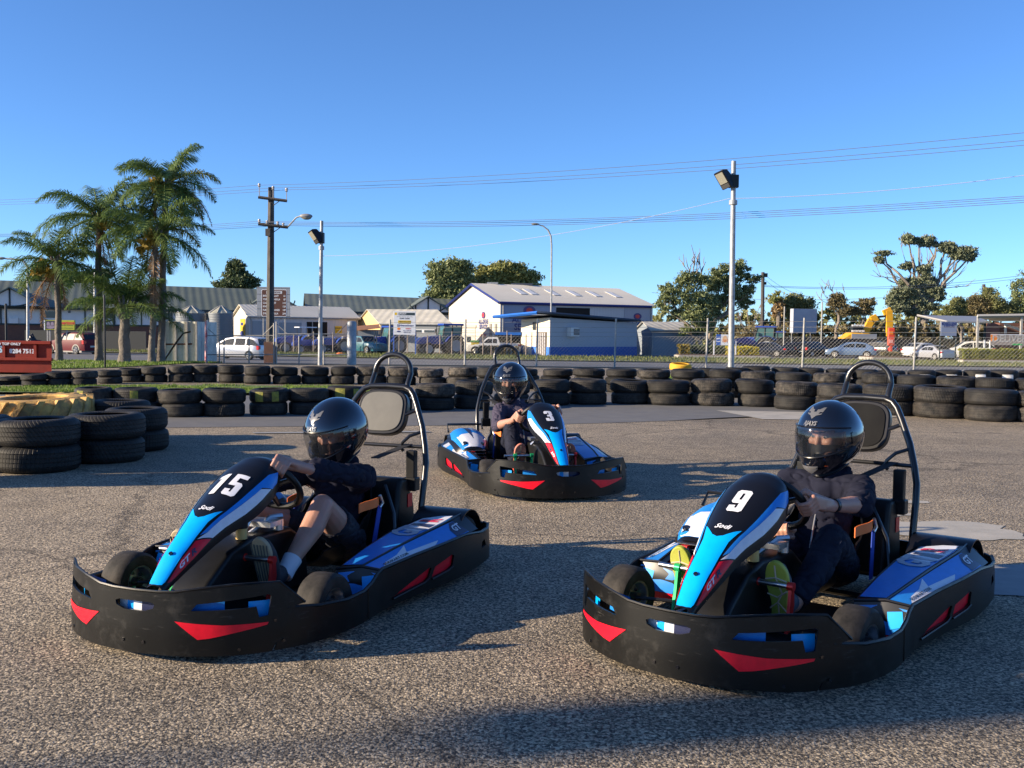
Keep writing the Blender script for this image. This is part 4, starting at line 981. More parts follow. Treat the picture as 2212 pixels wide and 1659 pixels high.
# ------------------------------------------------------------------ tyres
rub = rubber_mat('tyre_rubber', dust=.55); rub_d = rubber_mat('tyre_rubber_dark', dust=.25); rub_w = rubber_mat('tyre_rubber_chalky', dust=2.6); rub_y = rubber_mat('tyre_yellow_paint', yellow=True)
def tyre_mesh():
    m = MB(); r = .5; h = .165
    pr = [(.30, -h*.90), (.315, -h*.99), (.37, -h*1.05), (.43, -h*1.0), (.475, -h*.84), (.492, -h*.66)]
    for g in (-.52, -.17, .17, .52): pr += [(.4995, h*(g-.045)), (.488, h*(g-.035)), (.488, h*(g+.035)), (.4995, h*(g+.045))]
    pr += [(.492, h*.66), (.475, h*.84), (.43, h*1.0), (.37, h*1.05), (.315, h*.99), (.30, h*.90), (.335, h*.80), (.44, h*.66), (.465, 0), (.44, -h*.66), (.335, -h*.80)]
    m.lathe(pr, 44, close=True)
    o = m.build('tyre', rub, None, 40); return o
ty0 = tyre_mesh(); ty_mesh = ty0.data; bpy.data.objects.remove(ty0)
ty_w = ty_mesh.copy(); ty_w.materials[0] = rub_w
ty_d = ty_mesh.copy(); ty_d.materials[0] = rub_d
ty_m = ty_mesh.copy(); ty_m.materials[0] = rubber_mat('tyre_rubber_dusty', dust=1.15)
NTY = 0
def tyre(x, y, z, dia, h, label, group, me=None, tilt=(0, 0)):
    o = bpy.data.objects.new('tyre', me or ty_mesh); COL.objects.link(o)
    o.location = (x, y, z); o.scale = (dia, dia, h/.34); o.rotation_euler = (tilt[0], tilt[1], random.random()*6.28)
    return tag(o, label, 'tyre', group)
ORD = ['first', 'second', 'third', 'fourth', 'fifth', 'sixth', 'seventh', 'eighth', 'ninth', 'tenth', 'eleventh', 'twelfth', 'thirteenth', 'fourteenth', 'fifteenth', 'sixteenth', 'seventeenth', 'eighteenth', 'nineteenth', 'twentieth', 'twenty-first', 'twenty-second', 'twenty-third', 'twenty-fourth', 'twenty-fifth', 'twenty-sixth']
TIER = {1: ['single'], 2: ['lower', 'upper'], 3: ['bottom', 'middle', 'top'], 4: ['bottom', 'second lowest', 'second highest', 'top']}
def stack(i, mx, base, w_, top, n, rowname, group, me=None, topme=None, D=None, jit=.035, what='stack'):
    Df = Gd(mx, base) if D is None else D; p = P(mx, base, Df); dia = w_/2160.15625*Df*1.01; dia = min(max(dia, .52), .80); y = Df+dia/2
    dia *= y/Df*.99
    x = p.x*y/Df
    pt_ = P(mx, top, Df+.06); H = pt_.z-p.z; h = H/n
    out = []
    for k in range(n):
        r = random.random
        out.append(tyre(x+(r()-.5)*jit*2, y+(r()-.5)*jit*2, gz(x, y)+h*(k+.5), dia*(.93+.09*r()), h*1.04, f'{TIER[n][k]} tyre of the {ORD[i]} stack from the left in the {rowname}' if n > 1 else f'tyre topping the {ORD[i]} stack from the left in the {rowname}', group, (topme if (topme and k == n-1) else (me or random.choice((ty_mesh, ty_mesh, ty_d, ty_m)))), ((r()-.5)*.06, (r()-.5)*.06)))
    return out, (x, y, dia, h)
gM = 'tyres stacked in the inner barrier'; gB = 'tyres stacked in the outer barrier'; gC = 'tyres stacked in the farthest barrier'
RM = [(200, 902, 84, 839), (298, 902, 98, 840.5), (394, 902.5, 94, 843.4), (486, 902, 94, 841.7), (584, 899, 87, 842), (668, 897, 90, 841), (752, 894, 88, 836.5), (846, 891, 90, 834), (938, 888, 90, 831), (1023, 885, 84, 825), (1107, 881, 80, 823), (1191, 877, 78, 822), (1271.5, 875.5, 85, 820.5), (1357, 874.5, 85, 823), (1445, 877, 94, 824), (1539.5, 878.5, 94, 821), (1632, 880.5, 88, 822), (1719, 887, 92, 827), (1816, 893, 100, 832), (1919, 899, 104, 834), (2028, 905.5, 112, 837), (2138, 912, 112, 843.7), (2248, 916, 112, 850)]
inner = [stack(i, *t, 2, 'inner barrier behind the karts', gM) for i, t in enumerate(RM)]
RB = [(-24, 832, 50, 818), (22.5, 832, 50, 815), (74.6, 835, 52, 808.7), (128.5, 834.7, 58, 804), (184, 834.7, 54, 801.7), (235.4, 829.5, 48, 800), (284, 826, 52, 796.5), (336, 826.7, 53, 793), (390, 826.7, 54, 790.3), (444.4, 826.7, 53, 789.6), (500, 828, 59, 789.6), (559, 830.6, 58, 791.3), (618, 830.6, 60, 793.7), (680.5, 830.6, 64, 793.7), (739.6, 831, 58, 792.4), (803, 831.6, 64, 792.7), (868, 832.5, 66, 794.4), (931, 833.5, 61, 797.9), (998, 835, 69, 794.4), (1064, 838, 68, 795)]
for i, t in enumerate(RB):
    stack(i, *t, 2, 'outer barrier on the left', gB, topme=ty_w if i in (15, 16, 17, 18) else None)
RB2 = [(1132, 841, 68, 797.5), (1202, 844, 68, 797.9), (1271.5, 847, 70, 796.9), (1342.6, 850, 71, 797.9), (1414, 853, 71, 799), (1486, 856, 72, 798.9), (1564, 860, 74, 798.9), (1638.6, 864, 73, 803), (1716, 868, 78, 805.9), (1793.8, 872, 77, 807.3), (1899, 878, 80, 807.3), (1981.6, 883, 82, 811.8), (2064, 887, 85, 815.3), (2149, 891, 84, 817.7), (2234, 894, 84, 819.8)]
for i, t in enumerate(RB2): stack(i, *t, 3, 'outer barrier on the right', gB)
C2 = [(1474, 838, 54, 795), (1533, 838, 54, 796.2), (1587, 838, 54, 795), (1633, 838, 62, 792), (1696, 838, 60, 794.4), (1753, 838, 57, 795.5), (1810, 839, 57, 797.2), (1868, 840, 58, 799), (1926.7, 840, 58, 801), (1985.7, 841, 60, 800.3), (2048, 841, 60, 800.3), (2109, 842, 57, 800.3), (2169, 842, 60, 800.6), (2228, 842, 60, 801)]
whitep = mat('white_paint', (.72, .71, .68), .6, col2=(.60, .58, .54), vscale=10); yelp = mat('yellow_patch', (.28, .26, .03), .8, col2=(.12, .12, .03), vscale=15)
def patch(o, a0, a1, mt, z0=-.75, z1=.75, rr=.505):
    """paint on the tread, child of the tyre; angles in world"""
    rz = o.rotation_euler[2]; m = MB()
    m.grid(lambda u, v: (rr*(1-.03*abs(v*2-1)**4)*cos(lerp(a0, a1, u)-rz), rr*(1-.03*abs(v*2-1)**4)*sin(lerp(a0, a1, u)-rz), .165*lerp(z0, z1, v)), 8, 6)
    q = m.build('paint_patch', mt, o, fix=False); return q
for i, t in enumerate(C2):
    s_, _ = stack(i, *t, 2, 'farthest barrier on the right', gC, me=ty_d)
    if i in (6, 8, 9, 10, 11, 12, 13): patch(s_[1], radians(-120), radians(-75), whitep, -.9, .2)
# painted patches of the inner barrier
for i, (a0, a1) in ((0, (-125, -100)), (1, (-85, -65)), (4, (-120, -95)), (4, (-70, -50)), (6, (-115, -85)), (6, (-60, -42))):
    patch(inner[i][0][1], radians(a0), radians(a1), yelp)
# near stacks on the left
gF = 'tyres stacked at the near left'
def near(x, y, n, dia, h, lab, me=None):
    for k in range(n):
        r = random.random
        tyre(x+(r()-.5)*.05, y+(r()-.5)*.05, h*(k+.5), dia*(.98+.04*r()), h*1.04, (TIER[n][k]+' tyre of '+lab), gF, me or ty_d, ((r()-.5)*.03, (r()-.5)*.03))
near(-3.99, 8.40, 2, .69, .215, 'the big near stack at the left edge')
near(-3.68, 9.06, 2, .67, .212, 'the near stack right of the one at the left edge')
near(-3.72, 9.85, 2, .60, .205, 'the rightmost stack of the near left group')
near(-4.20, 10.75, 2, .62, .21, 'the stack behind the near left group, in front of the inner barrier')
near(-4.62, 8.55, 2, .68, .215, 'the near stack cut off by the left edge')
for k, (x, y, n) in enumerate(((-5.5, 8.2, 4), (-5.6, 8.95, 4), (-5.35, 7.4, 4))):  # unseen stacks added to throw shade on the near left tyres
    near(x, y, n, .68, .22, f'an added tall stack outside the left edge, shading the near ones, {ORD[k]} of three')
# big yellow tractor tyre
def tractor_tyre(name, r, h, mt, lug_mt=None, n=20, parent=None, lugh=.06, rin=.52):
    m = MB(); m.lathe([(r*rin, -h*.46), (r*rin*1.06, -h*.5), (r*.80, -h*.5), (r*.93, -h*.40), (r*.96, -h*.2), (r*.96, h*.2), (r*.93, h*.40), (r*.80, h*.5), (r*rin*1.06, h*.5), (r*rin, h*.46), (r*rin*1.02, h*.36), (r*.86, h*.3), (r*.86, -h*.3), (r*rin*1.02, -h*.36)], 40, close=True)
    for s_ in (-1, 1):
        for k in range(n):
            a = 2*pi*(k+(.5 if s_ > 0 else 0))/n; vs = []
            for t, z in ((0, .02), (1, .50)):
                for dr in (-.05, lugh):
                    for da in (-.055, .055):
                        aa = a+da+t*.22; rr_ = r*(.96-.06*t)+dr*r*1.0; vs.append((rr_*cos(aa), rr_*sin(aa), s_*h*z))
            m.add(vs, [(0, 1, 3, 2), (4, 6, 7, 5), (0, 4, 5, 1), (2, 3, 7, 6), (0, 2, 6, 4), (1, 5, 7, 3)])
    return m.build(name, mt, parent, 35)
yt = tractor_tyre('tyre', .60, .44, mat('worn_yellow_paint', (.72, .42, .10), .7, col2=(.22, .13, .05), vscale=6, bump=.6, bscale=30, bdist=.01))
yt.location = (-4.95, 10.35, .25); yt.rotation_euler = (.02, -.03, .2)
tag(yt, 'huge lugged tractor tyre painted yellow, lying behind the near left stacks', 'tyre')
yb = tyre(*P(1470, 800, 21.5)[:2], P(1470, 792.5, 21.5).z, .47, .15, 'yellow painted tyre lying on top of the outer barrier, left of the tall light pole', None, None, (.05, .10))
yb.data = ty_mesh.copy(); yb.data.materials[0] = mat('bright_yellow_paint', (.75, .42, .02), .7, col2=(.60, .32, .02), vscale=9, bump=.4, bscale=60, bdist=.005)
# ------------------------------------------------------------------ poles, wires, fence
galv = mat('galvanised', (.30, .31, .32), .5, metal=.3, var=.25, vscale=6)
galv_p = mat('galvanised_post', (.34, .33, .31), .65, metal=.1, var=.2, vscale=10)
pole_d = mat('weathered_pole', (.045, .038, .035), .8, col2=(.09, .08, .07), vscale=3)
rusty = mat('rusty_steel', (.16, .07, .04), .9, col2=(.09, .05, .035), vscale=6)
lampg = mat('lamp_glass', (.26, .25, .20), .2)
insul = mat('insulator', (.45, .42, .40), .3)
def line_pt(m, a, b, sag, r=.012, n=24):
    pts = [a.lerp(b, k/n)-Vector((0, 0, 4*sag*(k/n)*(1-k/n))) for k in range(n+1)]; m.tube(pts, r, 4)
def base_at(mx, my, D=None):
    D = Gd(mx, my) if D is None else D; p = P(mx, my, D); return Vector((p.x, D, gz(p.x, D)))
def topz(mx, my, D): return P(mx, my, D).z
# utility pole
D = 40.0; b = base_at(583, 792, D); R = empty('utility_pole', b, label='dark power pole with two crossarms and a street light, crossing the brown sign', cat='utility pole')
loc = lambda mx, my, dD=0: P(mx, my, D+dD)-b
m = MB(); zt = loc(590, 405).z
m.tube([(0, -.10, 0), (0.06, -.08, zt)], [.07, .05], 4); m.tube([(0, .10, 0), (0.06, .08, zt)], [.07, .05], 4); m.tube([(0, 0, 0), (.06, 0, zt)], [.17, .12], 8)
m.build('pole', pole_d, R)
m = MB(); m.box((.0, 0, .42), (.40, .34, .85)); m.build('rust_guard', rusty, R, bevel=.01)
def arm(y1, x0, x1, y2, tips, nm):
    m = MB(); m.tube([loc(x0, y1, -.2), loc(x1, y2, -.2)], .06, 4); m.tube([loc(590, y1+14, -.1), loc(x0+16, y1+1, -.2)], .018, 4); m.tube([loc(590, y1+18, -.1), loc(x1-16, y2, -.2)], .018, 4)
    a = m.build('crossarm', pole_d, R)
    for tx, ty, by in tips:
        m = MB(); m.tube([loc(tx, by, -.2), loc(tx, ty, -.2)], .018, 5); p = loc(tx, ty, -.2); m.lathe([(0, .10), (.05, .08), (.06, .03), (.03, .01), (.065, -.03), (.03, -.06), (0, -.08)], 8, M=Matrix.Translation(p)); m.build('insulator', insul, a)
arm(426, 558, 620, 434, ((560, 401, 428), (590, 407, 430), (619, 411, 435)), 'a')
arm(484, 558, 622, 491, ((560, 478, 484), (577, 481, 486), (600, 483, 488), (612, 486, 490)), 'b')
m = MB(); m.tube([loc(622, 490, -.2), loc(640, 470, -.4), loc(652, 466, -.5)], .03, 6); la = m.build('lamp_arm', galv, R)
m = MB(); p = loc(661, 467, -.5); m.ball(tuple(p), (.26, .12, .10), 8); m.build('lamp_head', mat('lamp_shell', (.25, .25, .26), .5), R)
m = MB(); m.ball(tuple(p+Vector((0.02, 0, -.05))), (.20, .10, .09), 8); m.build('lamp_glass', lampg, R)
m = MB(); m.box(tuple(loc(579, 502, -.2)), (.18, .15, .28)); m.build('junction_box', pole_d, R)
# far-left wires and right wires
wires = mat('wire', (.10, .115, .15), .7); wires_d = mat('dark_wire', (.05, .05, .06), .6)
def wire(label, pts, r=.012, sag=.3, mt=None):
    m = MB()
    for a, b_ in zip(pts, pts[1:]): line_pt(m, a, b_, sag, r, 16)
    tag(m.build('power_line', mt or wires, None, 60), label, 'power line', 'overhead power lines')
top3 = [(560, 400, -5, 432, 2225, 271), (590, 406, -5, 436, 2225, 289), (619, 410, -5, 441, 2225, 300)]
for k, (x, y, lx, ly, rx, ry) in enumerate(top3):
    wire(f'{["uppermost", "middle", "lowest"][k]} of the three high wires across the sky on the top crossarm', [P(lx-400, ly+4, 60), P(x, y, 39.8), P(rx+300, ry-15, 22)], .007, .25)
low4 = [(560, 478, 501, 420), (577, 481, 502, 424), (600, 484, 503, 429), (612, 487, 504, 434)]
for k, (x, y, ly, ry) in enumerate(low4):
    wire(f'{ORD[k]} from the top of the four lower wires across the sky', [P(-405, ly+2, 60), P(x, y, 39.8), P(2525, ry-18, 22)], .007, .3)
# flood light poles
def flood_pole(bx, by, tx, ty, D, rad, lx, ly, label, sc_=1.0, wirex=None):
    b = base_at(bx, by, D); R = empty('light_pole', b, label=label, cat='light pole'); t = P(tx, ty, D)-b
    m = MB(); m.tube([(0, 0, -.05), t*.5, t], [rad*1.15, rad, rad*.85], 14); m.tube([t*.80, t*.80+Vector((0, 0, .12))], rad*1.5, 14); m.build('pole', galv, R)
    c = P(lx, ly, D)-b-Vector((0, .10, 0)); nn = Vector((-.62, -.60, -.50)).normalized(); u = Vector((.50, .10, -.86)); u = (u-nn*u.dot(nn)).normalized(); v = nn.cross(u)
    M = Matrix(((u.x, v.x, nn.x, c.x), (u.y, v.y, nn.y, c.y), (u.z, v.z, nn.z, c.z), (0, 0, 0, 1))) @ Matrix.Scale(sc_, 4)
    m = MB(); m.prism([(-.25, .05), (-.25, -.02), (-.18, -.17), (.02, -.22), (.20, -.17), (.29, -.04), (.29, .05)], 1, -.17, .17, M=Matrix(((1, 0, 0, 0), (0, 1, 0, 0), (0, 0, 1, 0), (0, 0, 0, 1)))); h = m.build('flood_light', black_satin, R, M=M, bevel=.015)
    m = MB(); m.box((-.04, 0, .055), (.33, .27, .012)); m.build('lens', lampg, h, M=M); m = MB(); m.box((.21, 0, .055), (.12, .28, .012)); m.build('gear_cover', mat('gear_grey', (.06, .06, .06), .5), h, M=M)
    m = MB(); m.box((t.x*(c.z/t.z)+0.0, -rad*.5, c.z-.05), (rad*3.2, rad*2.6, .34)); m.tube([(t.x*c.z/t.z, -.05, c.z-.15), c+Vector((.1, 0, -.1))], .02, 6); m.build('mount', black_satin, R)
    return R, b, t
flood_pole(1579, 800, 1585, 348, 27.5, .075, 1560, 388, 'tall silver pole with a black flood light on the right, behind the tyre barriers', .95)
flood_pole(691, 793, 695, 477, 33.0, .062, 680, 511, 'silver flood light pole right of the dark power pole', .88)
m = MB(); a, c = P(697, 553, 33), P(1575, 429, 27.5)
line_pt(m, a, c, .35, .007, 40); line_pt(m, c, P(2330, 362, 25), .15, .008, 30)
tag(m.build('light_string', mat('string_white', (.42, .46, .52), .6), None, 60), 'slack white cable strung between the two flood light poles', 'cable')
# curved street lamp
def street_lamp(bx, by, pts, D, label, r=.10, hw=.35):
    b = base_at(bx, by, D); R = empty('street_lamp', b, label=label, cat='street lamp')
    q = [Vector((0, 0, 0))]+[P(x, y, D)-b for x, y in pts]; m = MB(); m.tube(q, [r]+[r*.8]*(len(q)-3)+[r*.55, r*.5], 8); m.build('pole', galv, R)
    e = q[-1]; m = MB(); m.ball(tuple(e+Vector((-hw*.6, 0, .02))), (hw, .16, .09), 8); m.build('lamp_head', mat('lamp_shell', (.25, .25, .26), .5), R)
    m = MB(); m.ball(tuple(e+Vector((-hw*.6, 0, -.04))), (hw*.7, .12, .08), 8); m.build('lamp_glass', lampg, R)
street_lamp(1189, 769, [(1191, 640), (1191.5, 530), (1190, 510), (1184, 497), (1174, 489), (1160, 484)], 91, 'slim curved grey street lamp in front of the white workshop')
street_lamp(60, 730, [(60, 600), (60, 578), (50, 562), (30, 560), (8, 558)], 80, 'grey street lamp at the far left, in front of the hotel', .13)
street_lamp(205, 740, [(205, 680), (205, 640), (205, 600), (205, 590), (204.5, 585)], 82, 'pale pole directly behind the second palm trunk', .14, .1)

# chain-link fence
fence_wire = mat('fence_wire', (.30, .29, .26), .6)
FA, FB_ = Vector((-18.0, 41.5)), Vector((22, 34.5))
def fpt(x):
    t = (x-FA.x)/(FB_.x-FA.x); y = lerp(FA.y, FB_.y, t); return Vector((x, y, gz(x, y)))
def fence_x(mx):
    u = mx/2.16-512
    lo, hi = -25.0, 30.0
    for _ in range(40):
        mid = (lo+hi)/2; y = fpt(mid).y
        if mid/y*1000 < u: lo = mid
        else: hi = mid
    return lo
R = empty('chain_link_fence', fpt(0), label='long chain-link fence with wire strands above, between the track and the road', cat='fence')
fo = fpt(0)
for k, mx in enumerate((840, 1003, 1158, 1327, 1524.7, 1732.6, 1973.5, 2240)):
    x = fence_x(mx); p = fpt(x)-fo; tp = lerp(1.72, 1.98, (x+10)/30)
    m = MB(); m.tube([p, p+Vector((.03, 0, tp))], .035, 8); m.build('post', galv_p, R)
def mesh_panel(m, a, b_, z0, z1, pitch, th=.006):
    a, b_ = Vector(a), Vector(b_); L = (b_-a).length; d = (b_-a)/L; H = z1-z0; n = int((L+H)/pitch)+1
    for k in range(-int(H/pitch)-1, n):
        for s_ in (1, -1):
            x0 = k*pitch; x1 = x0+H
            t0, t1 = max(0, x0), min(L, x1)
            if t1 <= t0: continue
            za, zb = (t0-x0), (t1-x0)
            if s_ < 0: za, zb = H-za, H-zb
            p, q = a+d*t0+Vector((0, 0, z0+za)), a+d*t1+Vector((0, 0, z0+zb)); o = len(m.v)
            w_ = Vector((0, 0, th)); dd = d*th*-.0+Vector((0, -th, 0)); m.v += [tuple(p), tuple(p+w_), tuple(p+dd), tuple(q), tuple(q+w_), tuple(q+dd)]; m.f += [(o, o+3, o+4, o+1), (o+1, o+4, o+5, o+2), (o+2, o+5, o+3, o)]; m.m += [0]*3
xs = [fence_x(840)+.0]+[fence_x(v) for v in (1003, 1158, 1327, 1524.7, 1732.6, 1973.5, 2240)]
m = MB()
for a, c in zip(xs, xs[1:]): mesh_panel(m, fpt(a)-fo, fpt(c)-fo, .02, 1.18, .135, .0072)
m.build('wire_mesh', fence_wire, R, fix=False)
m = MB()
for a, c in zip(xs, xs[1:]):
    for f_ in (.63, .72, .82, .93):
        pa, pc = fpt(a)-fo, fpt(c)-fo; ta, tc_ = lerp(1.72, 1.98, (a+10)/30), lerp(1.72, 1.98, (c+10)/30)
        m.tube([pa+Vector((0, 0, ta*f_)), pc+Vector((0, 0, tc_*f_))], .006, 4)
m.build('wire_strands', fence_wire, R)
# gates on the left
def gate(x0, x1, label, D, top, mid, low, posts):
    b = base_at((x0+x1)/2, 795, D); R = empty('wire_gate', b, label=label, cat='gate', group='wire gates in the fence'); L_ = lambda mx, my: P(mx, my, D)-b
    m = MB()
    for mx in posts: m.tube([L_(mx, 796), L_(mx, top+(4 if mx not in (posts[0], posts[-1]) else -27))], .026, 6)
    for my in (top, mid): m.tube([L_(x0, my), L_(x1, my)], .022, 6)
    m.tube([L_(x0, top-22), L_(x0+25, top)], .014, 4); m.tube([L_(x1, top-24), L_(x1-25, top)], .014, 4)
    m.build('gate_frame', galv_p, R)
    m = MB(); a, c = L_(x0, 796), L_(x1, 796); c.z = a.z; mesh_panel(m, a, c, 0, L_(x0, top).z-a.z, .11, .005); m.build('wire_mesh', fence_wire, R, fix=False)
gate(439+2, 592, 'left leaf of the wire gate, in front of the silver van', 37.0, 725, 766, 795, (441, 474, 484, 538, 591.5))
gate(597, 752, 'right leaf of the wire gate, between the power pole and the thick gate post', 36.8, 721.5, 766, 795, (597, 646, 699, 752))
for mx, my, r, D_, lab in ((428.5, 696, .13, 36.5, 'thick round galvanised gate post left of the silver van'), (759.5, 694, .17, 36.5, 'thickest round galvanised gate post, right of the gates')):
    b = base_at(mx, 798, D_); m = MB(); H = P(mx, my, D_).z-b.z; m.lathe([(r, 0), (r, H-.05), (r*.8, H), (0, H+.02)], 18); o = m.build('gate_post', galv, None); o.location = b; tag(o, lab, 'post')
# low posts of the far fence (trade yard)
yard = mat('yard_post', (.34, .28, .22), .8, col2=(.20, .15, .12), vscale=4)
R = empty('yard_fence', (0, 88.5, -1.04), label='weathered low post-and-mesh fence along the far side of the road before the tractors', cat='fence')
m = MB()
for mx, ty, by in ((634, 722, 760), (677, 716, 761), (719, 718, 761), (808, 715, 763), (813, 715, 763), (837, 726, 763), (862, 715, 762), (880, 724, 762), (898, 716, 762), (923, 723, 764), (950, 722, 765), (976, 716, 766), (996, 722, 766), (1043, 722, 768), (1061, 746, 768), (1095, 714, 768), (1104, 722, 768), (1136, 722, 768)):
    p, t = P(mx, by, 88), P(mx+.5, ty, 88); o_ = Vector((0, 88.5, -1.04)); m = MB(); m.tube([p-o_, t-o_], .055, 6); m.build('post', yard, R)
m = MB(); a, c = P(585, 760, 88.3), P(1140, 768, 88.3); a.z = gz(0, 88)+.05; c.z = gz(0, 88)+.05; o_ = Vector((0, 88.5, -1.04)); mesh_panel(m, a-o_, c-o_, 0, 1.45, .34, .009); m.build('wire_mesh', mat('rusty_mesh', (.25, .20, .15), .8), R, fix=False)
# trackside leaning prop poles in front of the white container
# ------------------------------------------------------------------ signs
def board(name, x0, y0, x1, y1, D, mt, label, cat, th=.08, posts=None, pmt=None, base=None, yaw=0):
    a, c = P(x0, y0, D), P(x1, y1, D); ctr = Vector(((a.x+c.x)/2, D, gz(a.x, D))); R = empty(name, ctr, yaw, label=label, cat=cat); W_ = abs(c.x-a.x); zc, H = (a.z+c.z)/2-ctr.z, abs(a.z-c.z)
    m = MB(); m.box((0, 0, zc), (W_, th, H)); m.build('panel', mt, R, bevel=.01)
    if posts:
        for px in posts:
            m = MB(); m.box((px*W_, th*.5+.05, (zc-H/2)/2+.2), (.10, .08, zc-H/2+.4)); m.build('post', pmt or galv_p, R)
    def F(u, v, off=.004):   # u,v 0..1 from top-left on the front face
        return Vector(((u-.5)*W_, -th/2-off, zc+(.5-v)*H))
    return R, W_, H, F
def on_board(R, F, s, u, v, size, mt, W_, bold=0, shear=0, sx=1, align='CENTER', off=.008, nm='lettering'):
    c = F(u, v, off); return text_on(nm, s, lambda x, y: (c.x+x*sx, c.y, c.z+y), mt, R, size, bold, shear, align)
def rect_on(R, F, u0, v0, u1, v1, mt, nm='patch', off=.004, rad=0):
    a, c = F(u0, v0, off), F(u1, v1, off); m = MB()
    w_, h = abs(c.x-a.x), abs(a.z-c.z); ctr = (a+c)/2; n = 16
    if rad:
        pts = []
        for sx, sz, a0 in ((1, 1, 0), (-1, 1, 90), (-1, -1, 180), (1, -1, 270)):
            for k in range(5): t = radians(a0+k*22.5); pts.append((ctr.x+sx*(w_/2-rad)+rad*cos(t), ctr.y, ctr.z+sz*(h/2-rad)+rad*sin(t)))
    else: pts = [(ctr.x-w_/2, ctr.y, ctr.z-h/2), (ctr.x+w_/2, ctr.y, ctr.z-h/2), (ctr.x+w_/2, ctr.y, ctr.z+h/2), (ctr.x-w_/2, ctr.y, ctr.z+h/2)]
    m.add(pts, [tuple(range(len(pts)))]); return m.build(nm, mt, R, fix=False)
def ell_on(R, F, u, v, ru, rv, mt, nm='emblem', off=.006):
    c = F(u, v, off); m = MB(); pts = [(c.x+ru*cos(2*pi*k/24), c.y, c.z+rv*sin(2*pi*k/24)) for k in range(24)]; m.add(pts, [tuple(range(24))]); return m.build(nm, mt, R, fix=False)
sgrey = mat('sign_back_grey', (.24, .26, .29), .6, var=.1, vscale=2); brown = mat('sign_brown', (.085, .030, .016), .5); swhite = mat('sign_white', (.70, .71, .74), .5); sdark = mat('sign_ink', (.02, .025, .04), .5); syel = mat('sign_yellow', (.70, .46, .02), .5); sblue = mat('sign_blue', (.02, .10, .42), .5); sred = mat('sign_red', (.60, .04, .03), .5); sorange = mat('sign_orange', (.80, .22, .02), .5)
navy_p = mat('navy_paint', (.02, .035, .17), .5)
R, W_, H, F = board('distance_sign', 555, 619.5, 626.5, 685, 86, sgrey, 'brown tourist distance sign on a grey slatted backing, behind the power pole', 'road sign', .10, (-.32, .34))
for v in (.03, .24, .49, .73, .97): rect_on(R, F, 0, v, 1, v+.012, sdark, 'slat_gap', .003)
rect_on(R, F, .14, .085, .905, .985, swhite, 'sign_border', .008, .12); rect_on(R, F, .155, .10, .89, .97, brown, 'sign_face', .014, .10)
rect_on(R, F, .29, .135, .765, .225, mat('sign_plate', (.50, .52, .55), .5), 'header', .02); on_board(R, F, 'SA REGIONS', .53, .18, .17, brown, W_, .004, sx=1.1, off=.026)
for k, (a, d) in enumerate((('BAROSSA VALLEY', '61'), ('YORKE PENINSULA', '87'), ('CLARE VALLEY', '110'), ('RIVERLAND', '129'), ('FLINDERS RANGES', '187'), ('EYRE PENINSULA', '294'))):
    v = .30+k*.118; on_board(R, F, a, .185, v, .215, swhite, W_, .005, sx=.80, align='LEFT', off=.02); on_board(R, F, d, .875, v, .215, swhite, W_, .005, sx=.85, align='RIGHT', off=.02)
R, W_, H, F = board('dealer_sign', 850.5, 672, 897.5, 723.5, 86, swhite, 'white dealer sign with yellow and blue trade logos between the two big tractors', 'sign', .10, (-.5, .5), sblue)
rect_on(R, F, .22, .06, .97, .175, mat('sign_darkgreen', (.03, .05, .06), .5), 'header'); on_board(R, F, 'AGPOINT', .36, .118, .19, swhite, W_, .004, off=.01); rect_on(R, F, .05, .06, .17, .17, syel, 'logo')
on_board(R, F, '455 MAIN NORTH RD GEPPS CROSS', .5, .235, .085, sdark, W_, off=.01); on_board(R, F, '8349 5688', .5, .31, .20, sdark, W_, .002, off=.01)
rect_on(R, F, .20, .39, .80, .51, syel, 'logo', .004, .06); rect_on(R, F, .22, .51, .78, .53, sdark, 'logo'); on_board(R, F, 'NEW HOLLAND', .52, .45, .14, sdark, W_, .003, off=.01)
rect_on(R, F, .17, .56, .28, .66, navy_p, 'logo'); on_board(R, F, 'C', .225, .61, .18, swhite, W_, .006, off=.01); on_board(R, F, 'KverneGreeng', .60, .61, .19, navy_p, W_, .008, .25, off=.01)
ell_on(R, F, .24, .745, .14, .11, sorange); on_board(R, F, 'HARDI', .66, .74, .15, sred, W_, .004, .2, off=.01); ell_on(R, F, .24, .865, .17, .07, navy_p); on_board(R, F, 'ALL-DRIVE\nSERVICES', .62, .865, .15, navy_p, W_, .002, off=.01)
R, W_, H, F = board('hoarding', 96.5, 691, 162, 713, 76, mat('lime_board', (.38, .40, .02), .5), 'low lime and black roadside billboard behind the leftmost palm', 'billboard', .20, (-.44, -.36, .2), galv_p)
rect_on(R, F, -.005, -.02, .03, 1.03, swhite, 'frame', .012); rect_on(R, F, .05, .07, .38, .93, sdark, 'picture'); ell_on(R, F, .14, .42, .12, .17, mat('mauve', (.25, .2, .28), .6), 'figure'); ell_on(R, F, .27, .42, .12, .17, mat('mauve', (.25, .2, .28), .6), 'figure'); ell_on(R, F, .21, .72, .30, .13, mat('mauve', (.25, .2, .28), .6), 'figure')
on_board(R, F, 'Albertson', .70, .28, .36, sred, W_, .012, off=.01); on_board(R, F, 'Family Homes', .74, .52, .17, sdark, W_, off=.01); on_board(R, F, 'call for a free quote', .70, .80, .14, sdark, W_, off=.01)
# blank white board on the right
R, W_, H, F = board('blank_hoarding', 1708.5, 667, 1762.5, 720, 105, mat('board_back', (.34, .36, .42), .6, var=.08, vscale=1), 'large blank grey-white billboard back rising above the parked cars', 'billboard', .7, (-.40, .40), galv_p, yaw=radians(12))
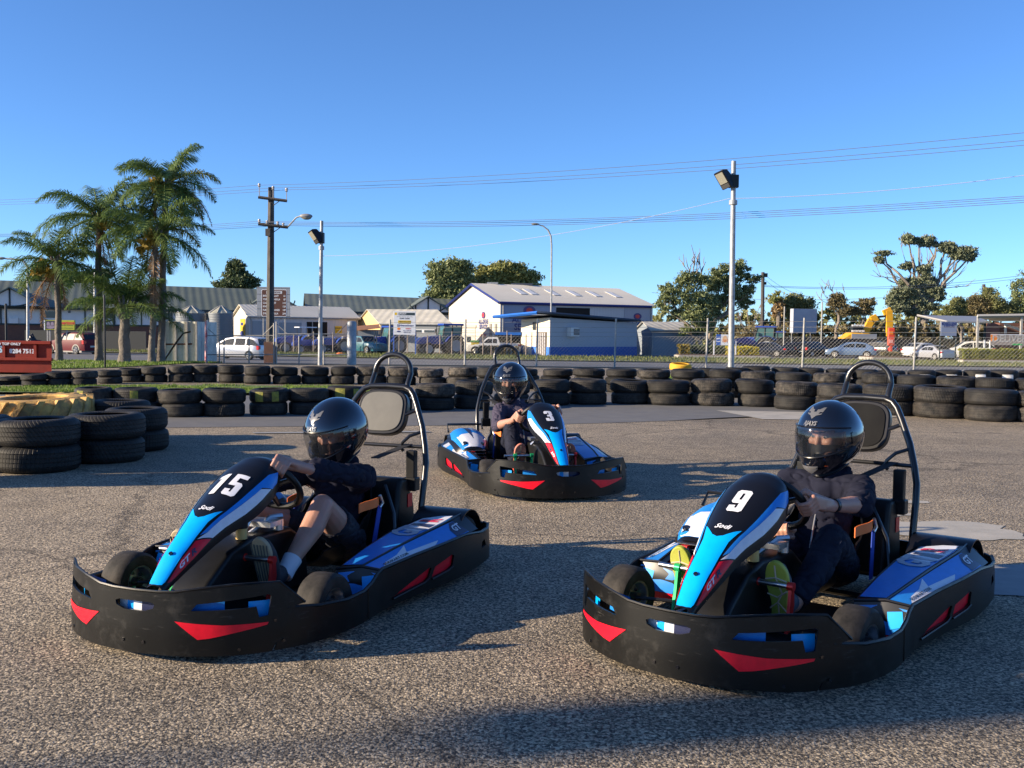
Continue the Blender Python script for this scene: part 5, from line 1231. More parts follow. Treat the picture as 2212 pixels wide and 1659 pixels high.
# banners
R, W_, H, F = board('banner', 1547, 722.3, 1585, 746, 89, swhite, 'orange white and blue banner tied between two posts under the big gum tree', 'banner', .03, (-.60, .62), swhite)
rect_on(R, F, 0, 0, .26, 1, sblue); rect_on(R, F, .02, .34, .24, .44, swhite, 'stripe', .008); rect_on(R, F, .02, .62, .24, .68, swhite, 'stripe', .008); ell_on(R, F, .50, .42, .22, .30, mat('peach', (.75, .45, .25), .6)); ell_on(R, F, .80, .4, .18, .25, mat('peach', (.75, .45, .25), .6)); on_board(R, F, '101', .50, .60, .38, sorange, W_, .01, off=.012)
R, W_, H, F = board('banner', 2140, 721.5, 2225, 746.5, 84, mat('banner_grey', (.28, .24, .22), .6), 'wide orange and brown DELIVERY banner beyond the hedge at the right edge', 'banner', .03, (-.64, -.5, .45), swhite)
rect_on(R, F, 0, .05, .16, .65, sorange); rect_on(R, F, 0, 0, 1, .05, swhite); on_board(R, F, 'DELIVERY', .55, .42, .80, mat('banner_white', (.42, .40, .38), .6), W_, .02, off=.012); rect_on(R, F, .55, .84, .8, .98, mat('green_logo', (.05, .4, .1), .5))
# orange-red service post
b = base_at(1925, 769, 92); R = empty('marker_post', b, label='upright orange-red marker sign on a post beside the driveway', cat='sign'); L_ = lambda mx, my: P(mx, my, 92)-b
m = MB(); a, c = L_(1918, 708), L_(1932, 747); m.box(((a.x+c.x)/2, 0, (a.z+c.z)/2), (c.x-a.x, .25, a.z-c.z)); q = m.build('panel', sred if False else mat('signal_red', (.70, .07, .03), .5), R, bevel=.1, seg=4)
m = MB(); m.box(((a.x+c.x)/2, .0, c.z/2), (.22, .16, c.z)); m.build('post', mat('signal_red', (.70, .07, .03), .5), R)
for z_, mt in ((.72, sorange), (.25, mat('pinkish', (.8, .35, .3), .5))):
    m = MB(); m.box(((a.x+c.x)/2-.05, -.14, lerp(c.z, a.z, z_)), (.34, .02, .3)); m.build('emblem', mt, R)
# red bin skip
D = 24.5; b = base_at(20, 822, D); R = empty('skip_bin', b, label='orange-red steel skip bin with painted phone number at the left edge', cat='skip bin'); L_ = lambda mx, my, dd=0: P(mx, my, D+dd)-b
skipm = mat('skip_paint', (.26, .016, .004), .6, spec=.3, col2=(.18, .012, .004), vscale=2, bump=.2, bscale=10, bdist=.01)
xr = L_(112.5, 760).x; zt_ = L_(80, 740).z; zb_ = .05; zm = L_(80, 776).z
m = MB(); m.add([(-2.6, 0, zt_), (xr, 0, zt_), (xr-.95, 1.7, zt_), (-3.5, 1.7, zt_), (-2.6, 0, zb_), (xr-.02, .0, zb_), (xr-.97, 1.6, zb_), (-3.5, 1.6, zb_)], [(0, 1, 5, 4), (1, 2, 6, 5), (2, 3, 7, 6), (3, 0, 4, 7), (4, 5, 6, 7)]); m.build('bin_body', skipm, R, solid=.03)
m = MB(); m.box(((xr-2.6)/2, -.03, zt_), (xr+2.6, .09, .08)); m.box(((xr-2.6)/2+.02, -.03, zm), (xr+2.6, .08, .07))
m.build('rails', skipm, R, bevel=.01)
for mx in (9.9, 77.6): 
    m = MB(); m.box((L_(mx, 760).x, -.025, (zt_+zm)/2), (.07, .05, zt_-zm)); m.build('rib', skipm, R)
text_on('lettering', '8284 7513', lambda x, y: (L_(48, 759).x+x, -.012, L_(48, 759).z+y), swhite, R, .145, .005); text_on('lettering', 'TO TOP ONLY', lambda x, y: (L_(21, 743.5).x+x*1.1, -.08, L_(19, 743).z+y), swhite, R, .085, .003)
text_on('lettering', 'S', lambda x, y: (L_(1.5, 755).x+x*1.4, -.02, L_(0, 755).z+y), mat('pale_blue_paint', (.35, .6, .7), .5), R, .22, .01)
m = MB(); c = P(72, 741, D+.3); 
caps(m, [((c.x, c.y, c.z-.02), .13), ((c.x-.02, c.y, c.z+.10), .09), ((c.x-.03, c.y, c.z+.22), .03)]); caps(m, [((c.x-.12, c.y, c.z-.02), .10), ((c.x+.16, c.y, c.z-.03), .10)])
o = remesh('rubbish_bag', m, .02, mat('black_bag', (.006, .006, .009), .35), None, fold=.03, fscale=9); tag(o, 'black plastic rubbish bag piled on the red skip bin', 'rubbish bag')
# ------------------------------------------------------------------ buildings
def V2(*a): return Vector((a[0], a[1], 0))
cream = corr_mat('cream_cladding', (.50, .46, .39), (.54, .50, .43), 3.4, 0, .6, .006); pale_blue_w = corr_mat('pale_wall_sheet', (.46, .47, .50), (.49, .50, .53), .35, 0, .5, .006)
roof_grey = corr_mat('grey_roof_sheet', (.60, .55, .44), (.66, .61, .50), .45, 0, .55, .006); roof_green = corr_mat('green_roof_sheet', (.10, .12, .095), (.13, .145, .115), .85, 0, .55, .012)
roof_white = corr_mat('weathered_white_roof', (.40, .38, .32), (.52, .49, .42), .8, 0, .6, .010, vs=.8)
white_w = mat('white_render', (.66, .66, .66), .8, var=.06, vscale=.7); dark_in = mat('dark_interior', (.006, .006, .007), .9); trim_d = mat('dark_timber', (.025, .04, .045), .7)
glass_d = mat('window_glass', (.03, .04, .05), .12, spec=.8); sky_light = mat('roof_light', (.60, .61, .62), .5); brick = mat('red_brick', (.17, .075, .05), .85, col2=(.12, .055, .04), vscale=6); blue_p = mat('blue_paint', (.02, .13, .50), .5); door_m = corr_mat('roller_door', (.42, .41, .38), (.46, .45, .42), .25, 2, .5, .02)
yellow_w = corr_mat('yellow_cladding', (.66, .44, .18), (.70, .47, .20), .4, 0, .6, .01)
def frame_M(o, d):
    """x along d, y into the building (left-hand normal), z up, origin o"""
    d = d.normalized(); n = Vector((-d.y, d.x, 0)); M = Matrix((( d.x, n.x, 0, o.x), (d.y, n.y, 0, o.y), (0, 0, 1, o.z), (0, 0, 0, 1))); return M
def shed(name, label, C, Lf, Rt, z0, ze, zr, wall, roofm, cat='building', fascia=None, over=.25, gwall=None, k=1.0):
    """C near corner; Lf other end of the gable wall; Rt far end of the long front wall"""
    C, Lf, Rt = V2(*C)*k, V2(*Lf)*k, V2(*Rt)*k; z0, ze, zr = (z0, CH+(ze-CH)*k, CH+(zr-CH)*k); R = empty(name, (C.x, C.y, z0), label=label, cat=cat); O = Vector((C.x, C.y, z0))
    g, l = Lf-C, Rt-C; h1, h2 = ze-z0, zr-z0
    Z = lambda v, z: Vector((v.x, v.y, z))
    m = MB(); p = [Z(Vector((0, 0, 0)), 0), Z(l, 0), Z(l+g, 0), Z(g, 0)]; q = [v+Vector((0, 0, h1)) for v in p]
    r0, r1 = Z(g*.5, h2), Z(g*.5+l, h2)
    Ml = frame_M(Vector((0, 0, 0)), l)
    inv = Ml.inverted()
    for fc in ((0, 1, 5, 4), (2, 3, 7, 6)):
        m = MB(); m.add([(p+q)[k] for k in fc], [(0, 1, 2, 3)]); w_ = m.build('wall', wall, R, fix=False, M=inv); w_.matrix_local = Ml
    Mg = frame_M(Vector((0, 0, 0)), g); 
    for five in ((p[3], p[0], q[0], r0, q[3]), (p[1], p[2], q[2], r1, q[1])):
        m = MB(); m.add(list(five), [(0, 1, 2, 3, 4)]); gw = m.build('gable_wall', gwall or wall, R, fix=False, M=Mg.inverted()); gw.matrix_local = Mg
    lu, gu = l.normalized()*over, g.normalized()*over; dz = (h2-h1)/(g.length/2)*over
    a, b_ = q[0]-lu-gu-Vector((0, 0, dz)), q[1]+lu-gu-Vector((0, 0, dz)); c, d = r0-lu, r1+lu; e, f = q[3]-lu+gu-Vector((0, 0, dz)), q[2]+lu+gu-Vector((0, 0, dz)); u = Vector((0, 0, .03))
    m = MB(); m.add([v+u for v in (a, b_, d, c, e, f)], [(0, 1, 2, 3), (3, 2, 5, 4)]); rf = m.build('roof', roofm, R, fix=False, M=inv, solid=.06, solid_off=1); rf.matrix_local = Ml
    m = MB(); m.tube([a+Vector((0, 0, -.02)), b_+Vector((0, 0, -.02))], .07, 6); m.build('gutter', galv, R)
    for tt in (.015, .985):
        m = MB(); pq = a.lerp(b_, tt)-gu*0; bb = q[0].lerp(q[1], tt); m.tube([pq, bb+Vector((0, 0, -.35))-gu*.3, Vector((bb.x, bb.y, 0))-gu*.3], .05, 6); m.build('downpipe', galv, R)
    if fascia:
        m = MB()
        for s_, t in ((a, b_), (a, c), (c, e)): 
            dn = Vector((0, 0, -.16)); m.tube([s_+dn*.3, t+dn*.3], .14, 4)
        m.build('fascia', fascia, R)
    return R, Ml, Mg, h1, h2, l.length, g.length, w_, gw
def on_wall(R, M, x0, z0, x1, z1, mt, nm, off=-.03, th=.05, par=None):
    m = MB(); m.box(((x0+x1)/2, off, (z0+z1)/2), (abs(x1-x0), th, abs(z1-z0))); o = m.build(nm, mt, par or R, M=M); return o
def text_wall(R, M, s, x, z, size, mt, bold=0, off=-.07, sx=1): return text_on('lettering', s, lambda a, b: tuple(M @ Vector((x+a*sx, off, z+b))), mt, R, size, bold)
def ell_wall(R, M, x, z, rx, rz, mt, off=-.08):
    m = MB(); m.add([(x+rx*cos(2*pi*k/24), off, z+rz*sin(2*pi*k/24)) for k in range(24)], [tuple(range(24))]); return m.build('emblem', mt, R, fix=False, M=M)
# workshop
R, Ml, Mg, h1, h2, LL, GL, w_, gw = shed('workshop', 'large white workshop with blue trim, pale gabled roof and ALL-DRIVE SERVICES lettering', (-1.25, 100), (-7.4, 116), (15.2, 109), -1.12, 4.05, 6.15, pale_blue_w, roof_grey, fascia=navy_p, gwall=cream)
Mgr = frame_M(Vector((-7.4+1.25, 16, 0)), Vector((6.15, -16, 0)))      # gable seen from outside: x runs to the near corner
on_wall(R, Ml, .3, 2.2, 6.4, 4.9, mat('pale_sign', (.24, .28, .38), .6), 'sign_panel', -.03, .04); on_wall(R, Ml, 15.0, 1.6, 18.4, 4.85, mat('pale_sign2', (.36, .37, .42), .6), 'sign_panel', -.03, .04)
def alldrive(R, M, x, z, s):
    ell_wall(R, M, x, z+1.05*s, .62*s, .42*s, mat('purple_logo', (.07, .04, .16), .5)); ell_wall(R, M, x, z+1.05*s, .34*s, .24*s, sred, -.09); text_wall(R, M, 'ALL-DRIVE', x, z+.22*s, .78*s, navy_p, .022*s, sx=.95); text_wall(R, M, 'SERVICES', x, z-.42*s, .78*s, navy_p, .022*s, sx=.95)
alldrive(R, Ml, 3.3, 3.15, 1.15); text_wall(R, Ml, 'PH: 8349 0388', 3.2, 1.85, .70, navy_p, .006); alldrive(R, Ml, 16.7, 3.1, .85)
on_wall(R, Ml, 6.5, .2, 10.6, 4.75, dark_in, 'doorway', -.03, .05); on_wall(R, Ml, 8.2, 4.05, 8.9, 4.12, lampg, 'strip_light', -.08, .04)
alldrive(R, Mgr, 12.2, 3.0, .85); text_wall(R, Mgr, '349 0388', 12.2, 1.75, .5, sred, .004)
on_wall(R, Mgr, 2.6, 0, 9.6, 2.55, door_m, 'roller_door', -.03, .05); on_wall(R, Mgr, 2.3, 2.55, 9.9, 2.85, mat('lintel', (.40, .38, .33), .6), 'lintel', -.05, .1); on_wall(R, Mgr, 6.9, 1.0, 8.3, 1.6, glass_d, 'window', -.07, .04)
for x in (14.1, 15.7): on_wall(R, Mgr, x, 1.6, x+.6, 3.0, mat('louvre', (.22, .21, .19), .6), 'window', -.05, .05)
rv = Vector((16.45, 9, 0)); Mrf = None
for k, t in enumerate((.20, .27, .415, .56, .70, .84)):
    gvec = Vector((-6.15, 16, 0)); a = rv*t+gvec*.20; c = rv*(t-.0)+gvec*.36; zs = lambda f: lerp(h1, h2, f*2); wv = rv.normalized()*.75; m = MB()
    u = Vector((0, 0, .13)); pts = [Vector((a.x, a.y, zs(.20)))+u, Vector(((a+wv).x, (a+wv).y, zs(.20)))+u, Vector(((c+wv).x, (c+wv).y, zs(.36)))+u, Vector((c.x, c.y, zs(.36)))+u]
    m.add(pts, [(0, 1, 2, 3)]); m.build('roof_light', sky_light, R, fix=False, solid=.03, solid_off=1)
m = MB(); m.box((2.2, 11.5, h2+.15), (2.4, 1.0, .28)); m.build('roof_vent', dsteel, R); m = MB(); m.box((-1.0, 9.4, h2+.15), (1.2, .6, .24)); m.build('roof_vent', galv, R)
# blue yard canopy beside it
b = base_at(1110, 767, 94); R = empty('yard_canopy', b, label='small bright blue flat canopy between the workshop and the office', cat='canopy'); L_ = lambda mx, my, D=94: P(mx, my, D)-b
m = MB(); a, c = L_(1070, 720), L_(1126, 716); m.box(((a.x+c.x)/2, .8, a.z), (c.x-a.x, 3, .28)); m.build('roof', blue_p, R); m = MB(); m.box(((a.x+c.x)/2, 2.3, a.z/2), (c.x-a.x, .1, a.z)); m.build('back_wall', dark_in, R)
# office
def on_px(R, D0, O): pass
C0 = P(1187, 770, 89); LfP = P(1125, 770, 93.5); RtP = P(1375, 768, 97)
O = Vector((C0.x, 89, gz(C0.x, 89))); R = empty('office', O, label='low pale office with blue lower band and sloping roof, before the workshop', cat='building')
Cx, Lx, Rx = Vector((0, 0, 0)), Vector((LfP.x-C0.x, 4.5, 0)), Vector((RtP.x-C0.x, 8, 0)); Ml = frame_M(Vector((0, 0, 0)), Rx); Mgr = frame_M(Lx, -Lx); LLn, GG = Rx.length, Lx.length
hC = P(1187, 686, 89).z-O.z; hR = P(1375, 698, 97).z-O.z; hL = P(1125, 690, 93.5).z-O.z; hb = P(1187, 749.5, 89).z-O.z
Bk = Lx+Rx; m = MB(); m.add([Cx, Rx, Rx+Vector((0, 0, hR)), Vector((0, 0, hC)), Bk, Bk+Vector((0, 0, hR)), Lx, Lx+Vector((0, 0, hL))], [(0, 1, 2, 3), (1, 4, 5, 2), (4, 6, 7, 5)])
block_w = mat('painted_block', (.40, .41, .45), .8, bump=.3, bscale=3, bdist=.01); m.build('wall', block_w, R, fix=False)
m = MB(); m.add([Lx, Cx, Vector((0, 0, hC)), Lx+Vector((0, 0, hL))], [(0, 1, 2, 3)]); m.build('end_wall', mat('cream_block', (.66, .58, .46), .8), R, fix=False)
on_wall(R, Ml, 0, 0, LLn, hb, navy_p if False else mat('blue_band', (.03, .09, .34), .6), 'painted_band', -.03, .05); on_wall(R, Mgr, 0, 0, GG-.0, hb, mat('blue_band_sunlit', (.03, .16, .55), .6), 'painted_band', -.03, .05)  # end-wall band is a brighter copy: sunlit side put into the colour
m = MB(); a, c, d = Lx+Vector((-2.6, -.6, hL+.10)), Vector((.15, -.6, hC+.25)), Rx+Vector((.3, -.3, hR+.12)); bk1, bk2 = Bk+Vector((.3, .5, hR+.12)), Lx+Vector((-2.6, .8, hL+.1))
m.add([a, c, d, bk1, bk2], [(0, 1, 2, 3, 4)]); m.build('roof', mat('office_roof', (.05, .07, .11), .6), R, fix=False, solid=.22, solid_off=1)
m = MB(); m.tube([a+Vector((0, -.02, .1)), c+Vector((-1.3, -.02, .16))], .15, 4); m.build('fascia', blue_p, R); m = MB(); m.tube([c+Vector((-1.3, -.02, .16)), c+Vector((0, -.02, .1)), d+Vector((0, -.02, .1))], .14, 4); m.build('fascia', mat('slate_fascia', (.035, .05, .075), .6), R)
on_wall(R, Mgr, GG*.60, 0, GG*.90, 2.15, mat('door_bars', (.12, .10, .09), .7), 'door', -.06, .06); on_wall(R, Mgr, GG*.43, 2.35, GG*.53, 3.05, glass_d, 'window', -.04, .06); on_wall(R, Mgr, GG*.12, 0, GG*.40, 2.1, mat('shutter', (.62, .56, .46), .7), 'shutter', -.06, .06)
for k in range(5): on_wall(R, Mgr, GG*(.61+.06*k), 0, GG*(.622+.06*k), 2.1, swhite, 'door_bar', -.10, .03)
on_wall(R, Ml, 2.2, 2.1-.3, 3.3, 2.9-.3, white_w, 'air_conditioner', -.25, .5); on_wall(R, Ml, 2.55, 1.92, 3.25, 2.5, dsteel, 'grille', -.52, .04)
# side shed right
Sg = P(1407, 770, 97)
R, Ml, Mg, h1, h2, LL, GL, w_, gw = shed('side_shed', 'small low shed with pale striped roof right of the office, behind the gum tree', (P(1407, 768, 98).x, 98), (P(1374, 768, 105).x, 105), (P(1500, 768, 100).x, 100), -1.1, P(1410, 713, 98).z, P(1385, 696, 101).z, mat('grey_blue_block', (.20, .23, .27), .8), roof_white, gwall=mat('grey_blue_block', (.20, .23, .27), .8))
# yellow-sign shed
R, Ml, Mg, h1, h2, LL, GL, w_, gw = shed('sales_shed', 'white shed with a round-cornered yellow sign on its sunny gable, behind the road sign', (-24.2, 92), (-27.3, 98), (-15.3, 99), -1.05, 2.25, 3.3, pale_blue_w, roof_grey, gwall=cream, k=1.07)
Mgr = frame_M(Vector((-3.1, 6, 0)), Vector((3.1, -6, 0)))
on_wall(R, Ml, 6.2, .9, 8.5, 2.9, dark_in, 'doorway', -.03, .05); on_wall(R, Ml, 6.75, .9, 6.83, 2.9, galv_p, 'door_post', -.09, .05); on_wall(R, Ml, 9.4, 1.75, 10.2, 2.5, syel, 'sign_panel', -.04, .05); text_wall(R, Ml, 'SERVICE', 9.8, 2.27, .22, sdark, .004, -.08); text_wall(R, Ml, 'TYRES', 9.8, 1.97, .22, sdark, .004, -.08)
on_wall(R, Ml, .3, 0, 2.4, 2.9, mat('pale_sheet', (.24, .28, .32), .6), 'roller_door', -.03, .04); on_wall(R, Ml, 3.2, 0, 5.6, 2.8, mat('pale_sheet', (.24, .28, .32), .6), 'roller_door', -.03, .04)
on_wall(R, Mgr, 3.0, 1.25, 5.0, 3.1, syel, 'sign_panel', -.04, .05); on_wall(R, Mgr, 3.3, 2.45, 4.4, 2.75, navy_p, 'sign_text', -.08, .03); ell_wall(R, Mgr, 3.9, 1.65, .8, .26, navy_p, -.1)
# yellow-gable shed
R, Ml, Mg, h1, h2, LL, GL, w_, gw = shed('yellow_shed', 'long low shed with a bright yellow gable and weathered white roof behind the tractors', (-11.9, 90), (-14.8, 96), (-5.6, 88.2), -1.05, 1.75, 2.95, mat('grey_wall', (.20, .22, .24), .8), roof_white, gwall=yellow_w, k=1.12)
on_wall(R, Ml, .5, 1.9, 6.0, 2.25, white_w, 'window_strip', -.03, .05)
for k in range(4): on_wall(R, Ml, .7+1.35*k, 1.95, 1.75+1.35*k, 2.2, glass_d, 'window', -.07, .04)
R2 = empty('lean_to', P(795, 760, 92), label='rusty-edged grey lean-to against the yellow gable', cat='lean-to'); R2.location.z = -1.05; O2 = Vector(R2.location)
m = MB(); m.add([P(772, 706, 101)-O2, P(819, 702, 99)-O2, P(822, 709, 98)-O2, P(772, 714, 100)-O2], [(0, 1, 2, 3)]); m.build('roof', rusty, R2, fix=False, solid=.1); m = MB(); a, c = P(772, 712, 100), P(820, 712, 100); m.box(((a.x+c.x)/2-O2.x, 9, (a.z+1.05)/2), (c.x-a.x, 1.6, a.z+1.05)); m.build('wall', mat('grey_wall', (.26, .28, .30), .8), R2)
# hotel
def hotel(name, label, xl, yl, xr, yr, z0, zw, ze, zr, zr2, gables, winx, hip=False):
    A, B_ = V2(xl, yl), V2(xr, yr); R = empty(name, (xl, yl, z0), label=label, cat='building'); d = B_-A; n = Vector((-d.y, d.x, 0)).normalized(); L = d.length
    M = frame_M(Vector((0, 0, 0)), d); dep = 14
    on_wall(R, M, 0, 0, L, zw-z0, brick, 'brick_wall', .1, .2); on_wall(R, M, 0, zw-z0, L, ze-z0, white_w, 'wall', .1, .22)
    m = MB(); over = .6; a = (-.3, -over, ze-z0-.15); b_ = (L+.3, -over, ze-z0-.15); c = (L-(3.4 if hip else -.3), dep/2, zr2-z0); e = (-.3, dep/2, zr-z0); f, g_ = (L+.3, dep, ze-z0-.15), (-.3, dep, ze-z0-.15)
    m.add([a, b_, c, e, f, g_], [(0, 1, 2, 3), (3, 2, 4, 5), (1, 4, 2)]); r = m.build('roof', roof_green, R, fix=False, M=None, solid=.12); r.matrix_local = M
    on_wall(R, M, -.3, ze-z0-.36, L+.3, ze-z0-.1, trim_d, 'gutter', -over, .2); on_wall(R, M, 0, zw-z0-.08, L, zw-z0+.10, trim_d, 'beam', -.04, .1)
    for x in [k*2.9 for k in range(int(L/2.9)+1)]: on_wall(R, M, x-.07, zw-z0, x+.07, ze-z0-.3, trim_d, 'timber', -.045, .09)
    for k, x in enumerate(winx):
        on_wall(R, M, x, ze-z0-1.25, x+1.7, ze-z0-.55, glass_d, 'window', -.03, .08)
        m = MB(); s_ = 1 if k % 2 else -1; p, q = ((x if s_ > 0 else x+1.7), -.06, zw-z0+.1), ((x+1.7 if s_ > 0 else x), -.06, ze-z0-1.35); m.tube([p, q], .07, 4); m.build('timber', trim_d, R, M=M)
        for xx in (x-.12, x+1.75): on_wall(R, M, xx, zw-z0, xx+.14, ze-z0-.3, trim_d, 'timber', -.06, .08)
    for gx, hw, gz_ in gables:
        m = MB(); y = -1.0; zb = ze-z0-.1; za = gz_-z0; yb = 5.5
        m.add([(gx-hw, y, zb), (gx+hw, y, zb), (gx, y, za)], [(0, 1, 2)]); m.build('gable', white_w, R, fix=False, M=M)
        m = MB(); m.add([(gx-hw-.4, y-.4, zb-.25), (gx, y-.4, za+.12), (gx+hw+.4, y-.4, zb-.25), (gx-hw-.4, yb-2, zb-.25), (gx, yb, za+.12), (gx+hw+.4, yb-2, zb-.25)], [(0, 1, 4, 3), (1, 2, 5, 4)]); g2 = m.build('gable_roof', roof_green, R, fix=False, solid=.12); g2.matrix_local = M
        m = MB(); m.tube([(gx-hw, y-.05, zb), (gx, y-.05, za), (gx+hw, y-.05, zb), (gx-hw, y-.05, zb)], .10, 4); m.tube([(gx, y-.05, zb), (gx, y-.05, za)], .09, 4)
        for s_ in (-1, 1): m.tube([(gx+s_*hw*.75*cos(t)*1.0, y-.05, zb+(za-zb)*.55*(1-sin(t))*1.0+.0) for t in [k*pi/2/8 for k in range(9)]], .07, 4); m.tube([(gx+s_*hw*.5, y-.05, zb), (gx+s_*hw*.5, y-.05, zb+(za-zb)*.5)], .08, 4)
        m.build('gable_timber', trim_d, R, M=M)
    return R, M
hz0 = -1.2
Rh, Mh_ = hotel('hotel', 'long hotel with green roof and mock timber framing, behind the palm trees', -66, 103, -24.5, 118, hz0, 1.25, 3.25, 6.3, 5.9, [(13.0, 3.3, 5.1), (33.3+7, 3.4, 5.4)], [3.6, 10.2, 16.0, 21.5, 27.5, 33.0], hip=True)
for x, mt in ((12.8, 0), (17, 1)):
    on_wall(Rh, Mh_, x, 2.55, x+.9, 3.15, white_w, 'air_conditioner', -.3, .4) if mt == 0 else on_wall(Rh, Mh_, x+1.6, 3.75, x+1.85, 4.0, dsteel, 'vent', -.05, .06)
hotel('hotel_wing', 'lower right-hand wing of the green-roofed hotel, left of the workshop', -24.3, 119, -3, 124, hz0, 1.25, 3.35, 5.55, 5.1, [(14.2, 3.0, 5.15)], [2.0, 7.5, 17.5])
# water tanks
tankm = corr_mat('tank_sheet', (.13, .15, .17), (.17, .19, .21), .16, 2, .6, .010, metal=0)
for k, (x0, x1, lab) in enumerate(((370, 434, 'left corrugated water tank with conical lid, half hidden by palm fronds'), (443, 496, 'right corrugated water tank with conical lid, beside the white shed'))):
    D = 97; a, c = P(x0, 700, D), P(x1, 700, D); r = (c.x-a.x)/2; ctr = ((a.x+c.x)/2, D+r); zt = P(x0, 676, D).z; z0 = gz(0, D); zp = P(x0, 661.5, D+r).z
    R = empty('water_tank', (ctr[0], ctr[1], z0), label=lab, cat='water tank'); m = MB(); m.lathe([(r, 0), (r, zt-z0)], 32); m.build('tank_wall', tankm, R); m = MB(); m.lathe([(r*1.02, zt-z0), (r*.12, zp-z0), (0, zp-z0)], 16); m.build('lid', mat('tank_lid', (.42, .40, .30), .5, col2=(.30, .30, .24), vscale=1), R, 10)
    m = MB()
    for q in range(8): a_ = 2*pi*q/8; m.tube([(r*cos(a_), r*sin(a_), zt-z0+.05), (r*.1*cos(a_), r*.1*sin(a_), zp-z0+.05)], .05, 4)
    m.build('lid_ribs', galv_p, R)
# white container with open door frames behind the palms
D = 36.0; b = base_at(395, 792, D); R = empty('storage_container', b, label='whitewashed metal storage container standing behind the palm trunks, left of the gates', cat='container'); L_ = lambda mx, my: P(mx, my, D)-b
a, c = L_(355, 694), L_(426, 789); m = MB(); m.box(((a.x+c.x)/2, 1.2, a.z/2), (c.x-a.x, 2.4, a.z)); m.build('body', corr_mat('whitewashed_sheet', (.40, .42, .36), (.66, .66, .60), .22, 0, .7, .008, vs=2.5), R)
m = MB()
for mx in (356, 380, 404, 425): m.box((L_(mx, 700).x, -.04, a.z/2), (.07, .08, a.z))
m.build('door_rods', galv_p, R)
m = MB(); m.tube([L_(352, 744), L_(415, 743)], .03, 5); m.build('crossbar', rusty, R)
m = MB(); m.tube([L_(361, 792)+Vector((0, -.8, 0)), L_(394, 735)+Vector((0, -.5, 0)), L_(402, 720)+Vector((0, -.3, 0)), L_(418, 716)+Vector((0, -.3, 0))], .035, 6); o = m.build('leaning_pipe', black_tube, None); o.location = b; tag(o, 'dark bent pipe leaning in front of the white container', 'pipe')
m = MB(); m.tube([(0, 0, 0), P(445, 694, 35.2)-base_at(445, 793, 35.2)], .045, 4); o = m.build('striped_post', mat('stripe_red', (.45, .03, .05), .6, col2=(.62, .5, .5), vscale=7), None); o.location = base_at(445, 793, 35.2); tag(o, 'thin red and white striped post left of the gate', 'post')
dull_w = mat('dull_white', (.34, .33, .31), .7)
# car wash shelter + service sign on the right
D = 88; b = base_at(2010, 768, D); R = empty('shelter', b, label='open shelter with a sloping grey roof on thin posts over the parked white cars', cat='shelter'); L_ = lambda mx, my, dD=0: P(mx, my, D+dD)-b
m = MB(); m.add([L_(1981, 680.5, 8), L_(2045, 694.5), L_(2140, 695.5), L_(2110, 683, 8)], [(0, 1, 2, 3)]); m.build('roof', mat('shelter_roof', (.22, .23, .25), .5), R, fix=False, solid=.12, solid_off=-1)
m = MB(); m.tube([L_(1981, 681, 7.9)+Vector((0, -.1, 0)), L_(2045, 695)+Vector((0, -.1, 0))], .09, 4); m.build('edge_trim', dull_w, R)
for mx, my, dd, w2 in ((1979, 684, 7, .10), (2032, 694, 0, .09), (2128, 697, 1, .16)):
    p = L_(mx, my, dd); m = MB(); m.box((p.x, p.y, p.z/2), (w2, w2, p.z)); m.build('post', trim_d if w2 > .1 else galv_p, R)
R, W_, H, F = board('service_sign', 2033, 695, 2066, 726, 87.5, mat('sign_slate_blue', (.18, .22, .33), .6), 'blue-grey MECHANICAL REPAIRS sign hanging under the shelter roof', 'sign', .08, (-.5, .5), trim_d)
on_board(R, F, 'MECHANICAL REPAIRS', .5, .14, .34, navy_p, W_, .012, sx=.36*1.05, off=.01); on_board(R, F, '& SERVICING', .5, .32, .32, navy_p, W_, .01, sx=.5, off=.01)
D = 86; b = base_at(2190, 768, D); R = empty('house', b, label='brown brick house with a white-edged veranda at the right edge', cat='house'); L_ = lambda mx, my, dD=0: P(mx, my, D+dD)-b
a = L_(2110, 683); m = MB(); m.add([a, L_(2330, 679.5), L_(2330, 690, 7), L_(2150, 692, 7)], [(0, 1, 2, 3)]); m.build('veranda_roof', roof_grey, R, fix=False, solid=.1)
m = MB(); m.tube([a+Vector((0, -.1, 0)), L_(2330, 680)+Vector((0, -.1, 0))], .16, 4); m.build('fascia', dull_w, R)
for mx in (2113, 2207): p = L_(mx, 684); m = MB(); m.box((p.x, 0, p.z/2), (.16, .16, p.z)); m.build('veranda_post', dull_w, R)
p, q = L_(2160, 697, 8), L_(2330, 697, 8); m = MB(); m.box(((p.x+q.x)/2, 9.5, p.z/2), (q.x-p.x, 3, p.z)); m.build('wall', brick, R)
m = MB(); m.tube([L_(2170, 700, 5), L_(2212, 716, 5)], .12, 4); m.tube([L_(2172, 700, 5), L_(2172, 720, 5)], .12, 4); m.build('stair_rail', swhite, R); m = MB(); m.add([L_(2190, 683, 12), L_(2330, 670, 18), L_(2360, 690, 24), L_(2330, 690, 12)], [(0, 1, 3), (1, 2, 3)]); m.build('roof', mat('slate_tile', (.10, .10, .11), .7), R, fix=False, solid=.2)

